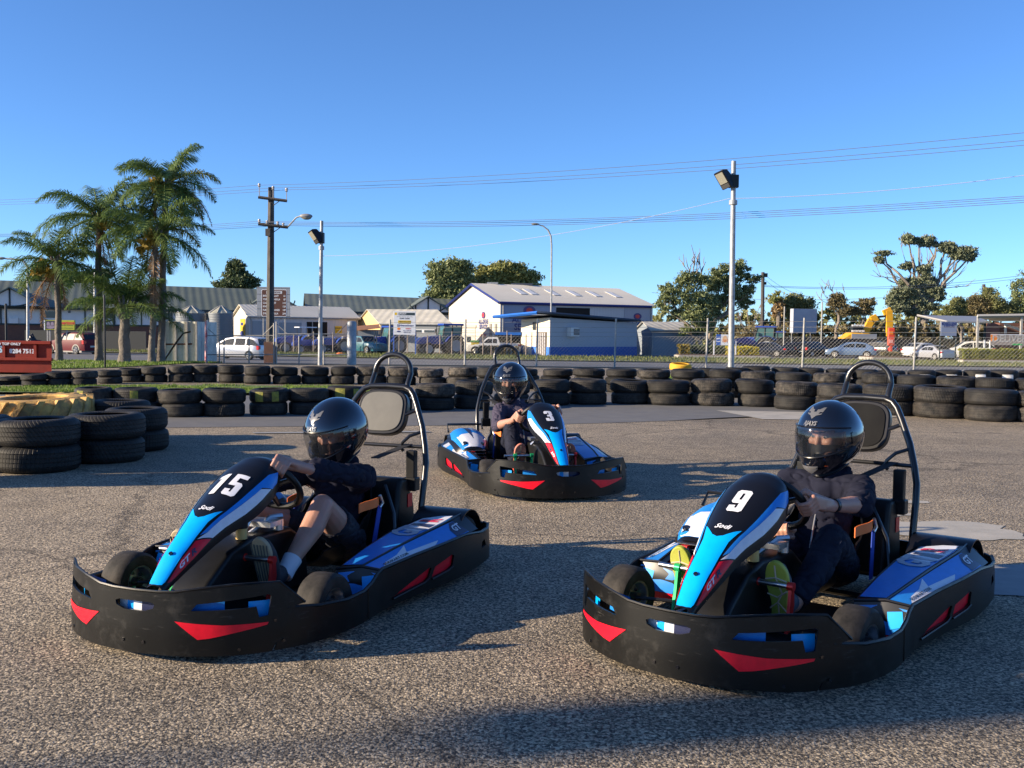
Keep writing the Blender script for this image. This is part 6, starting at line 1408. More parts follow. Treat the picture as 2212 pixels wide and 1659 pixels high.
# ------------------------------------------------------------------ vehicles
tyre_blk = mat('car_tyre', (.015, .015, .016), .8); alloy = mat('alloy_wheel', (.62, .60, .55), .3, metal=.5); car_glass = mat('car_glass', (.015, .018, .022), .2, spec=.3); tail = mat('tail_lamp', (.45, .01, .01), .2); headl = mat('head_lamp', (.7, .7, .68), .1); numpl = mat('number_plate', (.5, .5, .45), .5); under = mat('underbody', (.01, .01, .01), .9)
def car(label, x, y, hd, paint, kind='sedan', s=1.0, z=None, group=None, cat='car', cladding=None, L=4.5, W=1.78, hatch=0, lod=0):
    z = gz(x, y)+.02 if z is None else z
    R = empty('parked_car' if cat == 'car' else cat.replace(' ', '_'), (x, y, z), hd, label=label, cat=cat, group=group); R.scale = (s, s, s)
    H = {'sedan': 1.42, 'hatch': 1.48, 'suv': 1.70, 'van': 1.74, 'ute': 1.62}[kind]
    bel = {'sedan': .92, 'hatch': .95, 'suv': 1.08, 'van': 1.05, 'ute': 1.05}[kind]
    h = L/2
    hood = [(-h, .45), (-h+.02, .62), (-h+.10, bel*.80), (-h+.55, bel*.90)] 
    # x: -h rear? use +h front
    if kind == 'sedan': top = [(h, .55), (h-.1, .68), (h-.9, .86), (h-1.35, .94), (h-2.05, 1.36), (h-2.7, 1.42), (h-3.3, 1.38), (h-3.95, 1.02), (-h+.05, .98), (-h, .80)]
    elif kind == 'hatch': top = [(h, .55), (h-.1, .70), (h-.8, .90), (h-1.15, 1.0), (h-1.95, 1.42), (h-2.7, 1.48), (h-3.5, 1.42), (-h+.25, 1.05), (-h, .98), (-h, .75)]
    elif kind == 'suv': top = [(h, .62), (h-.08, .85), (h-.85, 1.02), (h-1.2, 1.10), (h-1.95, 1.60), (h-2.7, 1.70), (h-3.9, 1.66), (-h+.25, 1.55), (-h+.02, 1.10), (-h, .80)]
    elif kind == 'van': top = [(h, .58), (h-.1, .78), (h-.6, .95), (h-.95, 1.06), (h-1.95, 1.62), (h-2.9, 1.74), (h-4.0, 1.72), (-h+.22, 1.62), (-h+.02, 1.05), (-h, .80)]
    else: top = [(h, .65), (h-.06, .95), (h-1.1, 1.05), (h-1.35, 1.08), (h-1.95, 1.60), (h-2.9, 1.62), (h-3.1, 1.12), (-h+.1, 1.08), (-h, 1.02), (-h, .62)]
    # body: stations along x
    def ztop(xx): return interp([(a, b) for a, b in sorted(top)], xx)
    xsn = sorted(set([round(a, 3) for a, b in top]+[h-.3, h-1.7, h-2.4, h-3.0, -h+.6, -h+.5]))
    m = MB(); rings = []; hw = W/2
    for xx in xsn:
        zt_ = ztop(xx); e = min(1, min(h-xx, xx+h)/.5); k = .86+.14*sin(pi/2*max(0, e)); zb = .22 if abs(xx) < h-.3 else .30
        if zt_ > bel+.03: rw = hw*(1-.20*(zt_-bel)/.55); rings.append([(xx, 0, zb), (xx, hw*k*.95, zb), (xx, hw*k, .5), (xx, hw*k, bel-.12), (xx, hw*k*.965, bel), (xx, rw*k, zt_-.05), (xx, rw*k*.88, zt_), (xx, 0, zt_+.015)])
        else: rings.append([(xx, 0, zb), (xx, hw*k*.95, zb), (xx, hw*k, .5), (xx, hw*k, min(bel-.12, zt_-.12)), (xx, hw*k*.97, zt_-.05), (xx, hw*k*.90, zt_-.015), (xx, hw*k*.8, zt_), (xx, 0, zt_+.015)])
    n = 8; vs = []; fs = []
    for r_ in rings: vs += r_+[(p[0], -p[1], p[2]) for p in r_]
    for i in range(len(rings)-1):
        for j in range(n-1):
            a0, a1 = i*16+j, (i+1)*16+j; fs.append((a0, a1, a1+1, a0+1)); fs.append((a0+8, a0+9, a1+9, a1+8))
    for i in (0, len(rings)-1):
        for j in range(n-1): a0 = i*16+j; fs.append((a0, a0+1, a0+9, a0+8))
    m.add(vs, fs); m.build('body', paint, R, 28, merge=.001)
    # windows: side strips, front and rear screens, slightly proud
    gx = [p for p in top if p[1] > bel+.2]; x1, x0 = max(p[0] for p in gx), min(p[0] for p in gx)
    fx = [p for p in top if p[0] > x1][-1] if any(p[0] > x1 for p in top) else (x1+.5, bel)
    rx = [p for p in top if p[0] < x0][0] if any(p[0] < x0 for p in top) else (x0-.3, bel)
    for g in (-1, 1):
        def sp(xx, zz): k2 = (zz-bel)/.55; return (xx, g*(hw*.965*(1-.20*k2*.98)+.012), zz)
        zt1 = lambda xx: ztop(xx)-.13
        bx = [fx[0]-.35, x1-.10, (x1+x0)/2+.05]; m = MB()
        cuts = [fx[0]-.30, lerp(x1, x0, .18), lerp(x1, x0, .22), lerp(x1, x0, .60), lerp(x1, x0, .64), x0+.12, rx[0]+.30]
        if kind == 'ute': segs = [(fx[0]-.3, lerp(x1, x0, .45)), (lerp(x1, x0, .52), x0+.08)]
        elif kind in ('sedan', 'hatch'): segs = [(fx[0]-.45, lerp(x1, x0, .40)), (lerp(x1, x0, .46), x0-.05)]
        else: segs = [(fx[0]-.45, lerp(x1, x0, .28)), (lerp(x1, x0, .32), lerp(x1, x0, .64)), (lerp(x1, x0, .68), x0-.12)]
        for a, c in segs:
            q = [sp(a, bel+.03), sp(c, bel+.03)]; t_ = [sp(c, max(bel+.06, zt1(c))), sp((a+c)/2, max(bel+.06, zt1((a+c)/2))), sp(a, max(bel+.06, zt1(a)))]
            m = MB(); m.add(q+t_, [tuple(range(5))]); m.build('side_window', car_glass, R, fix=False)
    def screen(p, q, nm):   # between two top-profile points
        m = MB(); o_ = .02; wb, wt = hw*.80, hw*.70; pa = Vector((p[0], 0, p[1])).lerp(Vector((q[0], 0, q[1])), .10); qa = Vector((p[0], 0, p[1])).lerp(Vector((q[0], 0, q[1])), .92); nn = Vector((-(q[1]-p[1]), 0, q[0]-p[0])).normalized(); nn = nn if nn.z > 0 else -nn
        m.add([pa+Vector((0, -wb, 0))+nn*o_, pa+Vector((0, wb, 0))+nn*o_, qa+Vector((0, wt, 0))+nn*o_, qa+Vector((0, -wt, 0))+nn*o_], [(0, 1, 2, 3)]); m.build(nm, car_glass, R, fix=False)
    screen(fx, [p for p in top if p[0] == x1][0], 'windscreen'); screen(rx, [p for p in top if p[0] == x0][0], 'rear_window')
    m = MB(); m.box((-h-.01, 0, .62), (.03, .50, .12)); m.build('number_plate', numpl, R)
    m = MB(); m.box((0, 0, .24), (L*.90, W*.96, .14)); m.build('sill', cladding or under, R)
    for g in (-1, 1):
        zt_ = min(bel, ztop(-h+.05))-.14; m = MB(); m.box((-h+.12, g*hw*.80, zt_), (.24, .26, .30 if kind in ('suv', 'van') else .16)); m.build('tail_light', tail, R, bevel=.03)
        m = MB(); m.box((h-.16, g*hw*.70, .68), (.26, .34, .14)); m.build('headlight', headl, R, bevel=.03)
        for wx in (h-.85, -h+.85):
            r = .36 if kind in ('suv', 'ute') else .32
            m = MB(); m.lathe([(r*.62, -.10), (r*.9, -.11), (r, -.07), (r, .07), (r*.9, .11), (r*.62, .10)], 20, M=Matrix.Translation((wx, g*(hw-.09), r)) @ Matrix.Rotation(pi/2, 4, 'X')); wv_ = m.build('wheel', tyre_blk, R)
            m = MB(); m.add([(wx+r*1.2*cos(pi*k/10)*1.0, g*(hw+.004), r+r*1.2*sin(pi*k/10)) for k in range(11)]+[(wx, g*(hw+.004), r*.55)], [(k, k+1, 11) for k in range(10)]); m.build('wheel_arch', under if not cladding else cladding, R, fix=False)
            m = MB()
            for k in range(5): a = 2*pi*k/5; m.tube([(wx, g*(hw+.025), r), (wx+r*.60*cos(a), g*(hw+.022), r+r*.60*sin(a))], .035, 4)
            m.tube([(wx+r*.6*cos(2*pi*k/16), g*(hw+.02), r+r*.6*sin(2*pi*k/16)) for k in range(16)], .025, 4, closed=True); m.build('rim', alloy, wv_)
    return R
silver_c = mat('silver_paint', (.45, .46, .49), .3, metal=.5, coat=.2); maroon = mat('maroon_paint', (.10, .006, .014), .55, spec=.2); dark_c = mat('charcoal_paint', (.018, .02, .028), .2, coat=.3); white_c = mat('white_paint_car', (.62, .62, .60), .25, coat=.25); lblue_c = mat('light_blue_paint', (.16, .24, .36), .25, metal=.3, coat=.25); red_c = mat('red_paint_car', (.30, .01, .01), .25, coat=.25); teal_p = mat('teal_paint', (.02, .11, .14), .35, coat=.6)
def carpx(label, mx, by, D, hd, paint, kind, s=1.0, **k):
    p = P(mx, by, D); return car(label, p.x, D, radians(hd), paint, kind, s, **k)
carpx('maroon SUV with alloy wheels driving left behind the palm trunks', 158, 766, 77, 151, maroon, 'suv', 1.0, cladding=mat('grey_cladding', (.22, .20, .18), .6), L=4.6)
carpx('silver people mover driving left behind the wire gate', 514, 776, 62, 158, silver_c, 'van', .82, L=5.0)
carpx('white utility pickup parked in front of the workshop roller door', 1066, 762, 93, 180, white_c, 'ute', 1.0, cat='pickup', L=5.0)
carpx('teal pickup parked behind the thick gate post', 786, 757, 90, -45, teal_p, 'ute', 1.0, cat='pickup', L=4.9)
carpx('white pickup cab half hidden behind the small blue tractors', 703, 757, 96, -60, white_c, 'ute', .9, cat='pickup', L=4.9)
gcp = 'cars parked beyond the road on the right'
cars = [('dark sedan with lit red tail lamps, leftmost in the car park', 1648, 99, 160, dark_c, 'sedan', 1.0), ('second dark sedan from the left in the car park, in front of the power pole', 1706, 101, 158, dark_c, 'sedan', 1.0), ('dark wagon with its round lamp catching the sun, third in the car park', 1758, 100, 35, mat('black_paint_car', (.012, .013, .016), .2, coat=.3), 'suv', .9), ('light blue hatchback in the middle of the car park', 1836, 98, 166, lblue_c, 'hatch', 1.05), ('dark blue pickup beside the light blue hatchback', 1888, 101, 130, dark_c, 'suv', .95)]
for l_, mx, D, hd, pm, kd, s_ in cars: carpx(l_, mx, 768, D, hd, pm, kd, s_, group=gcp)
carpx('white hatchback parked behind the silver sedan under the shelter', 1995, 768, 99, 30, white_c, 'hatch', 1.05, group=gcp)
carpx('silver sedan seen from behind under the shelter', 2013, 768, 92, 108, silver_c, 'sedan', .95, group=gcp)
r_ = carpx('white SUV with its tailgate lifted, right of the shelter sign', 2088, 768, 95, 165, white_c, 'suv', 1.05, group=gcp)
m = MB(); m.grid(lambda u, v: (-2.1-.75*sin(u*1.5), lerp(-.6, .6, v), 1.62+.42*u-.6*u*u), 6, 1); m.build('tailgate', white_c, r_, solid=.05)
carpx('dark red car at the end of the car park, behind the DELIVERY banner', 2130, 768, 99, 160, red_c, 'hatch', .95, group=gcp)

# tractors
trb = mat('tractor_blue', (.012, .05, .30), .35, coat=.4); rim_w = mat('tractor_rim', (.30, .32, .35), .5); blk = mat('tractor_black', (.02, .02, .022), .6); tglass = mat('tractor_glass', (.05, .12, .12), .08, spec=.8)
def tractor(label, mx, by, D, hd, s=1.0, cab=True, group=None, canopy=False):
    p = P(mx, by, D); R = empty('tractor', (p.x, D, gz(p.x, D)), radians(hd), label=label, cat='tractor', group=group); R.scale = (s, s, s)
    m = MB(); m.prism([(.1, .95), (.1, 1.75), (1.2, 1.68), (2.3, 1.50), (2.5, 1.30), (2.5, .95)], 1, -.36, .36); bo = m.build('bonnet', trb, R, bevel=.08)
    m = MB(); m.prism([(-1.2, .6), (-1.2, 1.0), (2.3, .95), (2.3, .55)], 1, -.28, .28); m.build('chassis', blk, R, bevel=.03)
    for g in (-1, 1):
        m = MB(); m.box((2.42, g*.22, 1.22), (.12, .20, .16)); m.build('headlight', headl, bo)
        for wx, r, w_ in ((-.75, .85, .50), (1.75, .56, .36)):
            t = tractor_tyre('wheel', r, w_, blk, None, 14, R, .05, .60); t.location = (wx, g*(.85 if r > .7 else .80), r); t.rotation_euler = (pi/2, 0, 0)
            m = MB(); m.lathe([(0, .10), (r*.3, .10), (r*.58, .20), (r*.62, .20), (r*.62, -.20), (r*.58, -.20), (r*.3, -.10), (0, -.10)], 20); m.build('rim', rim_w, t)
        m = MB(); m.grid(lambda u, v: (-.75+.98*cos(lerp(.35, 2.5, u)), g*lerp(.55, 1.05, v), .85+.98*sin(lerp(.35, 2.5, u))), 10, 1); m.build('mudguard', trb, R, solid=.04)
    if cab:
        m = MB(); m.prism([(-1.35, 1.15), (-1.40, 2.55), (.15, 2.55), (.40, 1.55), (.30, 1.15)], 1, -.62, .62); m.build('cab_glass', tglass, R)
        m = MB()
        for g in (-1, 1):
            for a, c in (((-1.36, 1.1), (-1.42, 2.6)), ((-.55, 1.1), (-.55, 2.6)), ((.42, 1.5), (.16, 2.6))): m.tube([(a[0], g*.63, a[1]), (c[0], g*.63, c[1])], .05, 4)
        m.build('cab_frame', blk, R); m = MB(); m.box((-.62, 0, 2.68), (1.95, 1.5, .2)); m.build('cab_roof', trb, R, bevel=.08, seg=3)
        m = MB(); m.tube([(.5, -.5, 1.6), (.55, -.5, 2.5)], .045, 8); m.build('exhaust', blk, R)
        for g in (-1, 1): m = MB(); m.box((.45, g*1.0, 2.1), (.05, .22, .35)); m.tube([(.3, g*.62, 2.3), (.45, g*1.0, 2.25)], .02, 4); m.build('mirror', blk, R)
    else:
        m = MB(); m.box((-.75, 0, 1.35), (.5, .5, .15)); m.box((-1.0, 0, 1.65), (.12, .5, .5)); m.build('seat', mat('tractor_seat', (.25, .25, .22), .6), R, bevel=.05)
        if canopy:
            m = MB(); m.box((-.7, 0, 2.55), (1.9, 1.3, .10)); m.build('canopy', swhite, R, bevel=.04); m = MB()
            for g in (-1, 1): m.tube([(-1.1, g*.5, 1.2), (-1.1, g*.5, 2.5)], .04, 4); m.tube([(0, g*.5, 1.4), (0, g*.5, 2.5)], .03, 4)
            m.build('canopy_frame', blk, R)
    return R
gt_ = 'tractors lined up along the yard fence'
tractor('big blue cab tractor half hidden behind the dealer sign', 838, 763, 92, 215, .93, group=gt_); tractor('big blue cab tractor with large grey rims, left of the workshop', 959, 766, 90, 205, 1.02, group=gt_)
tractor('small blue tractor with a white sun canopy, next to the power pole', 646, 760, 91, 215, .92, cab=False, canopy=True, group=gt_); tractor('small open blue tractor left of the silver light pole', 672, 760, 90, 215, .72, cab=False, group=gt_); tractor('small open blue tractor right of the silver light pole', 722, 760, 90, 215, .82, cab=False, group=gt_)
tractor('blue cab tractor behind the orange banner and the dark sedans', 1640, 762, 112, 160, 1.15, group=gt_); tractor('low blue tractor behind the second dark sedan', 1668, 760, 116, 165, .95, group=gt_)
# wheelie bin, cone
b = base_at(1104, 757, 95); b = base_at(1026, 762, 92.5); R = empty('wheelie_bin', b, label='green wheelie bin with a yellow front, left of the brown bushes', cat='bin')
m = MB(); m.add([(-.28, -.3, .1), (.28, -.3, .1), (.28, .3, .1), (-.28, .3, .1), (-.36, -.38, 1.15), (.36, -.38, 1.15), (.36, .4, 1.15), (-.36, .4, 1.15)], [(0, 1, 5, 4), (1, 2, 6, 5), (2, 3, 7, 6), (3, 0, 4, 7), (0, 3, 2, 1)]); m.build('bin_body', mat('bin_yellow', (.75, .55, .05), .6), R); m = MB(); m.box((0, 0, 1.25), (.80, .86, .16)); m.build('lid', mat('bin_green', (.10, .30, .08), .6), R, bevel=.04)
for g in (-1, 1): m = MB(); m.cyl((g*.28, .35, .12), (g*.34, .35, .12), .12, 10); m.build('wheel', blk, R)
b = base_at(736, 763, 86); m = MB(); m.ball((0, 0, .05), (.42, .25, .16), 8); o = m.build('traffic_cone', mat('cone_orange', (.8, .18, .04), .6), None); o.location = b; tag(o, 'squashed orange traffic cone lying on the verge before the tractors', 'traffic cone')
# excavator
D = 118; b = base_at(1880, 765, D); R = empty('excavator', b, label='yellow excavator with raised folded boom behind the car park', cat='excavator'); L_ = lambda mx, my, d=0: P(mx, my, D+d)-b; exy = mat('excavator_yellow', (.72, .36, .01), .5, var=.12, vscale=2)
a, c = L_(1812, 720), L_(1873, 733); m = MB(); m.prism([(a.x, c.z-.6), (a.x+.3, a.z-.5), (a.x+1.2, a.z+.1), (c.x, a.z), (c.x, c.z-.6)], 1, -1.2, 1.2); m.build('engine_house', exy, R, bevel=.12); m = MB(); m.box(((L_(1843, 720).x+L_(1875, 720).x)/2, -1.25, (c.z+a.z)/2-.3), (2.9, .1, 1.2)); m.build('side_panel', sgrey, R)
p, q = L_(1835, 703), L_(1865, 717); m = MB(); m.box(((p.x+q.x)/2, 0, (p.z+q.z)/2), ((q.x-p.x)*.7, 1.0, p.z-q.z)); m.build('cab', car_glass, R); m = MB()
for g in (0, 1):
    for k in range(4): m.box((lerp(p.x, q.x, .15+.23*k), -.6, p.z if g == 0 else q.z+.1), (.3, .2, .2))
m.build('work_lights', headl, R)
bm_ = [L_(1866, 716), L_(1880, 690), L_(1893, 685), L_(1912, 682)]
def thick(pts, w_, t_, nm, mt):
    m = MB(); 
    for s0, s1 in zip(pts, pts[1:]):
        d = (s1-s0).normalized(); n_ = Vector((-d.z, 0, d.x))*w_; m.add([v+Vector((0, y, 0)) for y in (-t_, t_) for v in (s0-n_, s0+n_, s1+n_, s1-n_)], [(0, 1, 2, 3), (7, 6, 5, 4), (0, 4, 5, 1), (1, 5, 6, 2), (2, 6, 7, 3), (3, 7, 4, 0)])
    return m.build(nm, mt, R)
thick([L_(1868, 719), L_(1882, 691), L_(1894, 685)], .38, .25, 'boom', exy); thick([L_(1894, 685), L_(1912, 683)], .12, .12, 'hydraulic_ram', blk); thick([L_(1920, 671), L_(1921, 726)], .36, .25, 'stick', exy); thick([L_(1908, 676), L_(1924, 669)], .30, .22, 'linkage', exy)
m = MB(); z_ = .5
for g in (-1, 1): m.box(((a.x+c.x)/2+.5, g*1.1, .45), (4.2, .5, .85))
m.build('tracks', blk, R, bevel=.2)
# ------------------------------------------------------------------ trees and plants
bark = mat('gum_bark', (.16, .13, .105), .85, col2=(.26, .22, .18), vscale=3, bump=.5, bscale=10, bdist=.03); bark_p = mat('palm_bark', (.11, .095, .08), .95, col2=(.20, .17, .14), vscale=4, bump=.8, bscale=14, bdist=.04); twig = mat('bare_twig', (.20, .165, .14), .85)
LG = leaf_mat('gum_leaf', (0.095, 0.124, 0.054), (0.284, 0.317, 0.135)); LG2 = leaf_mat('gum_leaf_olive', (0.128, 0.149, 0.047), (0.378, 0.365, 0.121)); LD = leaf_mat('dark_leaf', (0.047, 0.074, 0.038), (0.149, 0.189, 0.081)); LB = leaf_mat('brown_bush', (0.115, 0.095, 0.047), (0.270, 0.223, 0.108)); LO = leaf_mat('olive_bush', (0.115, 0.128, 0.047), (0.284, 0.284, 0.115)); LH = leaf_mat('hedge_leaf', (0.155, 0.186, 0.016), (.27, .27, .03)); LY = leaf_mat('golden_hedge_leaf', (0.465, 0.372, 0.016), (.52, .44, .03)); LGG = leaf_mat('grey_gum_leaf', (0.115, 0.135, 0.081), (0.311, 0.338, 0.203)); LC = leaf_mat('rust_leaf', (0.248, 0.109, 0.046), (0.403, 0.217, 0.109))
def leaves(mb, c, r, n, size, rnd, flat=.0):
    """leaf quads clustered in sub-clumps through an ellipsoid"""
    cl = []
    k = max(3, n//60)
    while len(cl) < k:
        d = Vector((rnd.gauss(0, 1), rnd.gauss(0, 1), rnd.gauss(0, 1))).normalized()*(rnd.random()**.45)
        cl.append((Vector((c[0]+d.x*r[0]*.88, c[1]+d.y*r[1]*.88, c[2]+d.z*r[2]*.88)), .16+.16*rnd.random()))
    for i in range(n):
        q, s_ = cl[i % k]; p = Vector((q.x+rnd.gauss(0, 1)*r[0]*s_*.75, q.y+rnd.gauss(0, 1)*r[1]*s_*.75, q.z+rnd.gauss(0, 1)*r[2]*s_*.6))
        a = Vector((rnd.gauss(0, 1), rnd.gauss(0, 1), rnd.gauss(0, 1)-.6)).normalized(); b_ = a.cross(Vector((rnd.gauss(0, 1), rnd.gauss(0, 1), rnd.gauss(0, 1)))).normalized(); L = size*(.6+.9*rnd.random()); w_ = L*.42; o = len(mb.v)
        mb.v += [tuple(p-a*L*.5), tuple(p+b_*w_*.5), tuple(p+a*L*.5), tuple(p-b_*w_*.5)]; mb.f.append((o, o+1, o+2, o+3)); mb.m.append(0)
def branchy(mb, a, c, r0, r1, rnd, wob=.08, n=6):
    a, c = Vector(a), Vector(c); L = (c-a).length; pts = [a]
    for k in range(1, n): t = k/n; pts.append(a.lerp(c, t)+Vector((rnd.gauss(0, 1), rnd.gauss(0, 1), rnd.gauss(0, .5)))*L*wob*.5+Vector((0, 0, -L*.04*sin(pi*t))))
    pts.append(c); mb.tube(pts, [lerp(r0, r1, k/n) for k in range(n+1)], 6); return pts
def tree(name, label, D, bx, by, clumps, lm, n=3000, size=.5, depth=1.0, trunk_r=.3, fork=None, seed=1, group=None, cat='tree', barkm=None, limbs=True, bare=None, z0=None):
    """clumps: (mx,my,rx,ry) ellipses on the 2212 plate at distance D"""
    rnd = random.Random(seed); p = P(bx, by, D); b = Vector((p.x, D, gz(p.x, D) if z0 is None else z0)); R = empty(name, b, label=label, cat=cat, group=group)
    k = D/2160.15625; n = int(n*2.6); size = size*.58; cr = MB(); tot = sum(c[2]*c[3] for c in clumps); lim = MB()
    fk = (P(*fork, D)-b) if fork else Vector((0, 0, (P(bx, min(c[1] for c in clumps), D).z-b.z)*.35))
    branchy(lim, (0, 0, -.1), fk, trunk_r, trunk_r*.7, rnd, .04)
    for c in clumps:
        q = P(c[0], c[1], D)-b; dy = rnd.uniform(-.5, .5)*depth*c[2]*k*(.8 if len(clumps) > 1 else 0); q.y += dy
        r = (c[2]*k, max(c[2], c[3])*k*depth*.8, c[3]*k); leaves(cr, q, (r[0]*1.12, r[1]*1.12, r[2]*1.12), int(n*c[2]*c[3]/tot)+110, size, rnd)
        if limbs:
            branchy(lim, fk, q-Vector((0, 0, r[2]*.3)), trunk_r*.5, trunk_r*.12, rnd)
            for s_ in range(3): branchy(lim, q-Vector((0, 0, r[2]*.3)), q+Vector((rnd.uniform(-.7, .7)*r[0], rnd.uniform(-.5, .5)*r[1], rnd.uniform(-.2, .7)*r[2])), trunk_r*.14, .03, rnd, .12, 4)
    if bare:
        for pts in bare:
            pp = [P(x, y, D)-b for x, y in pts]; rr_ = trunk_r*.115; lim.tube(pp, [lerp(rr_, .035, i/(len(pp)-1)) for i in range(len(pp))], 5)
            for i in range(1, len(pp)):
                for s_ in range(2):
                    d = (pp[i]-pp[i-1]).normalized(); e = pp[i]+(d+Vector((rnd.uniform(-.7, .7), rnd.uniform(-.6, .6), rnd.uniform(.0, .7)))).normalized()*rnd.uniform(.8, 2.0); branchy(lim, pp[i], e, .06, .022, rnd, .1, 4)
    cr.build('crown', lm, R, fix=False); lim.build('trunk', barkm or bark, R, fix=False)
    return R
gtr = 'trees rising behind the buildings'
tree('gum_tree', 'dense gum tree left of the workshop roof, its left crown', 135, 960, 770, [(955, 590, 32, 28), (985, 580, 30, 22), (1000, 600, 30, 30), (950, 625, 28, 22), (935, 640, 20, 14), (975, 635, 30, 22), (1010, 640, 24, 20)], LG, 6500, .75, .8, .6, seed=3, group=gtr)
tree('gum_tree', 'broad olive gum tree rising directly above the workshop roof', 138, 1090, 770, [(1050, 590, 30, 20), (1085, 584, 32, 20), (1115, 590, 28, 20), (1140, 600, 28, 22), (1030, 615, 30, 22), (1070, 615, 36, 24), (1115, 618, 36, 20), (1148, 622, 20, 14), (1010, 650, 26, 16)], LG2, 8000, .75, .8, .6, seed=4, group=gtr)
tree('pine_tree', 'bushy dark pine behind the hotel roof, left of the road sign', 150, 510, 775, [(512, 575, 17, 14), (508, 592, 26, 14), (520, 605, 32, 14), (500, 615, 34, 12), (532, 615, 26, 12), (475, 618, 12, 8), (548, 610, 12, 10), (494, 578, 10, 10)], LD, 5200, .7, .8, .4, seed=5, group=gtr)
tree('dark_tree', 'low dark tree behind the hotel roof at the far left', 150, 115, 770, [(95, 605, 30, 12), (140, 602, 30, 14), (180, 600, 26, 16), (214, 598, 20, 18), (232, 592, 10, 10)], LD, 4500, .8, .8, .4, seed=6, group=gtr)
gum_l = [(1480, 600, 26, 20), (1515, 605, 26, 20), (1450, 630, 26, 20), (1495, 640, 34, 24), (1435, 655, 20, 14), (1530, 655, 24, 20), (1500, 680, 34, 22), (1462, 662, 24, 16), (1520, 700, 24, 20), (1490, 715, 22, 14)]
tree('gum_tree', 'gum tree with bare twigs on top, between the workshop and the tall light pole', 98, 1522, 768, gum_l, LG, 4600, .45, .8, .28, fork=(1512, 735), seed=7, bare=[[(1500, 640), (1490, 590), (1478, 575)], [(1500, 640), (1497, 585), (1500, 570)], [(1500, 640), (1515, 590), (1512, 572)], [(1500, 630), (1505, 590), (1506, 566)]])
gum_r = [(1590, 575, 24, 14), (1555, 590, 28, 18), (1605, 590, 18, 16), (1545, 615, 24, 22), (1580, 620, 26, 24), (1600, 640, 22, 20), (1560, 645, 30, 20), (1630, 605, 18, 10), (1618, 625, 16, 12), (1540, 670, 22, 16), (1615, 655, 18, 12)]
tree('gum_tree', 'leaning gum tree directly behind the tall silver light pole', 100, 1518, 768, gum_r, LG, 4400, .45, .8, .34, fork=(1545, 690), seed=8)
# umbrella gum
S = lambda x, y: (1865.3+x/3.5/1.8228, 466.3+y/3.5/1.8228)
ug = [(620, 330, 80, 60), (770, 340, 50, 30), (880, 350, 100, 60), (1000, 400, 50, 26), (1150, 440, 100, 55), (1240, 440, 80, 60), (1400, 510, 120, 70), (1300, 560, 80, 40), (1450, 570, 70, 45), (290, 510, 100, 24), (230, 605, 60, 36), (590, 690, 90, 50), (830, 720, 120, 55), (850, 790, 80, 40), (650, 930, 150, 80), (850, 920, 150, 90), (560, 1050, 160, 90), (950, 1050, 150, 90), (430, 1150, 120, 100), (700, 1180, 160, 90), (1020, 1120, 90, 60), (500, 1270, 140, 70), (900, 1250, 140, 60), (700, 1330, 140, 50)]
cl = [(*S(x, y), rx/6.38*(1.3 if y < 620 else 1), ry/6.38*(1.25 if y < 620 else 1)) for x, y, rx, ry in ug]
bare = [[S(820, 1200), S(700, 1000), S(560, 880), S(400, 820), S(250, 600), S(200, 560)], [S(820, 1200), S(680, 960), S(450, 860), S(240, 840), S(180, 700)], [S(820, 1200), S(760, 900), S(600, 700), S(520, 430)], [S(830, 1200), S(790, 900), S(700, 640), S(620, 400)], [S(830, 1200), S(840, 900), S(800, 640), S(780, 430)], [S(840, 1200), S(880, 900), S(890, 640), S(870, 430)], [S(860, 1200), S(960, 900), S(960, 640), S(990, 440)], [S(860, 1200), S(1000, 900), S(1090, 640), S(1130, 480)], [S(870, 1200), S(1070, 940), S(1180, 760), S(1300, 560)], [S(870, 1200), S(1080, 960), S(1250, 800), S(1400, 620)], [S(870, 1200), S(1090, 980), S(1300, 830), S(1430, 660)], [S(880, 1200), S(1100, 1000), S(1250, 980), S(1400, 970)], [S(760, 1150), S(560, 950), S(430, 920), S(340, 870)]]
tree('umbrella_gum', 'tall spreading gum with umbrella-shaped top of bare limbs, on the right', 150, 2000, 770, cl, LGG, 22000, .62, .7, .7, fork=S(830, 1250), seed=9, bare=bare)
gt2 = 'bushes and trees on the right skyline'
tree('round_tree', 'rounded dark tree beside the fan palm, right of the wooden power pole', 150, 1720, 770, [(1718, 655, 22, 22), (1740, 665, 24, 24), (1697, 665, 18, 24), (1755, 680, 12, 16), (1680, 680, 12, 16), (1725, 685, 32, 14)], LO, 4500, .6, .8, .4, seed=10, group=gt2)
p = P(1680, 770, 148); R = empty('fan_palm', (p.x, 148, gz(p.x, 148)), label='shaggy fan palm with dead straw skirt, left of the rounded dark tree', cat='palm tree'); m = MB(); zt = P(1680, 650, 148).z-gz(p.x, 148); m.tube([(0, 0, 0), (0, 0, zt)], .35, 8); m.build('trunk', bark_p, R)
rnd = random.Random(4); m = MB(); leaves(m, (0, 0, zt+.4), (1.7, 1.7, 1.1), 700, .6, rnd); m.build('crown', LG2, R, fix=False); m = MB(); leaves(m, (0, 0, zt-1.9), (1.1, 1.1, 2.0), 700, .6, rnd); m.build('dead_skirt', leaf_mat('straw', (.25, .17, .08), (.42, .30, .15)), R, fix=False)
tree('dead_tree', 'bare grey tree with rusty bush at its foot, above the excavator cab', 145, 1800, 770, [(1812, 645, 18, 14), (1806, 660, 16, 10), (1826, 672, 20, 14), (1800, 655, 10, 8)], LB, 2200, .5, .8, .28, fork=(1812, 680), seed=11, bare=[[(1815, 690), (1795, 660), (1780, 635), (1782, 625)], [(1815, 690), (1800, 660), (1776, 650), (1774, 640)], [(1815, 680), (1806, 650), (1798, 630), (1790, 622)], [(1815, 680), (1822, 650), (1824, 630)]], group=gt2)
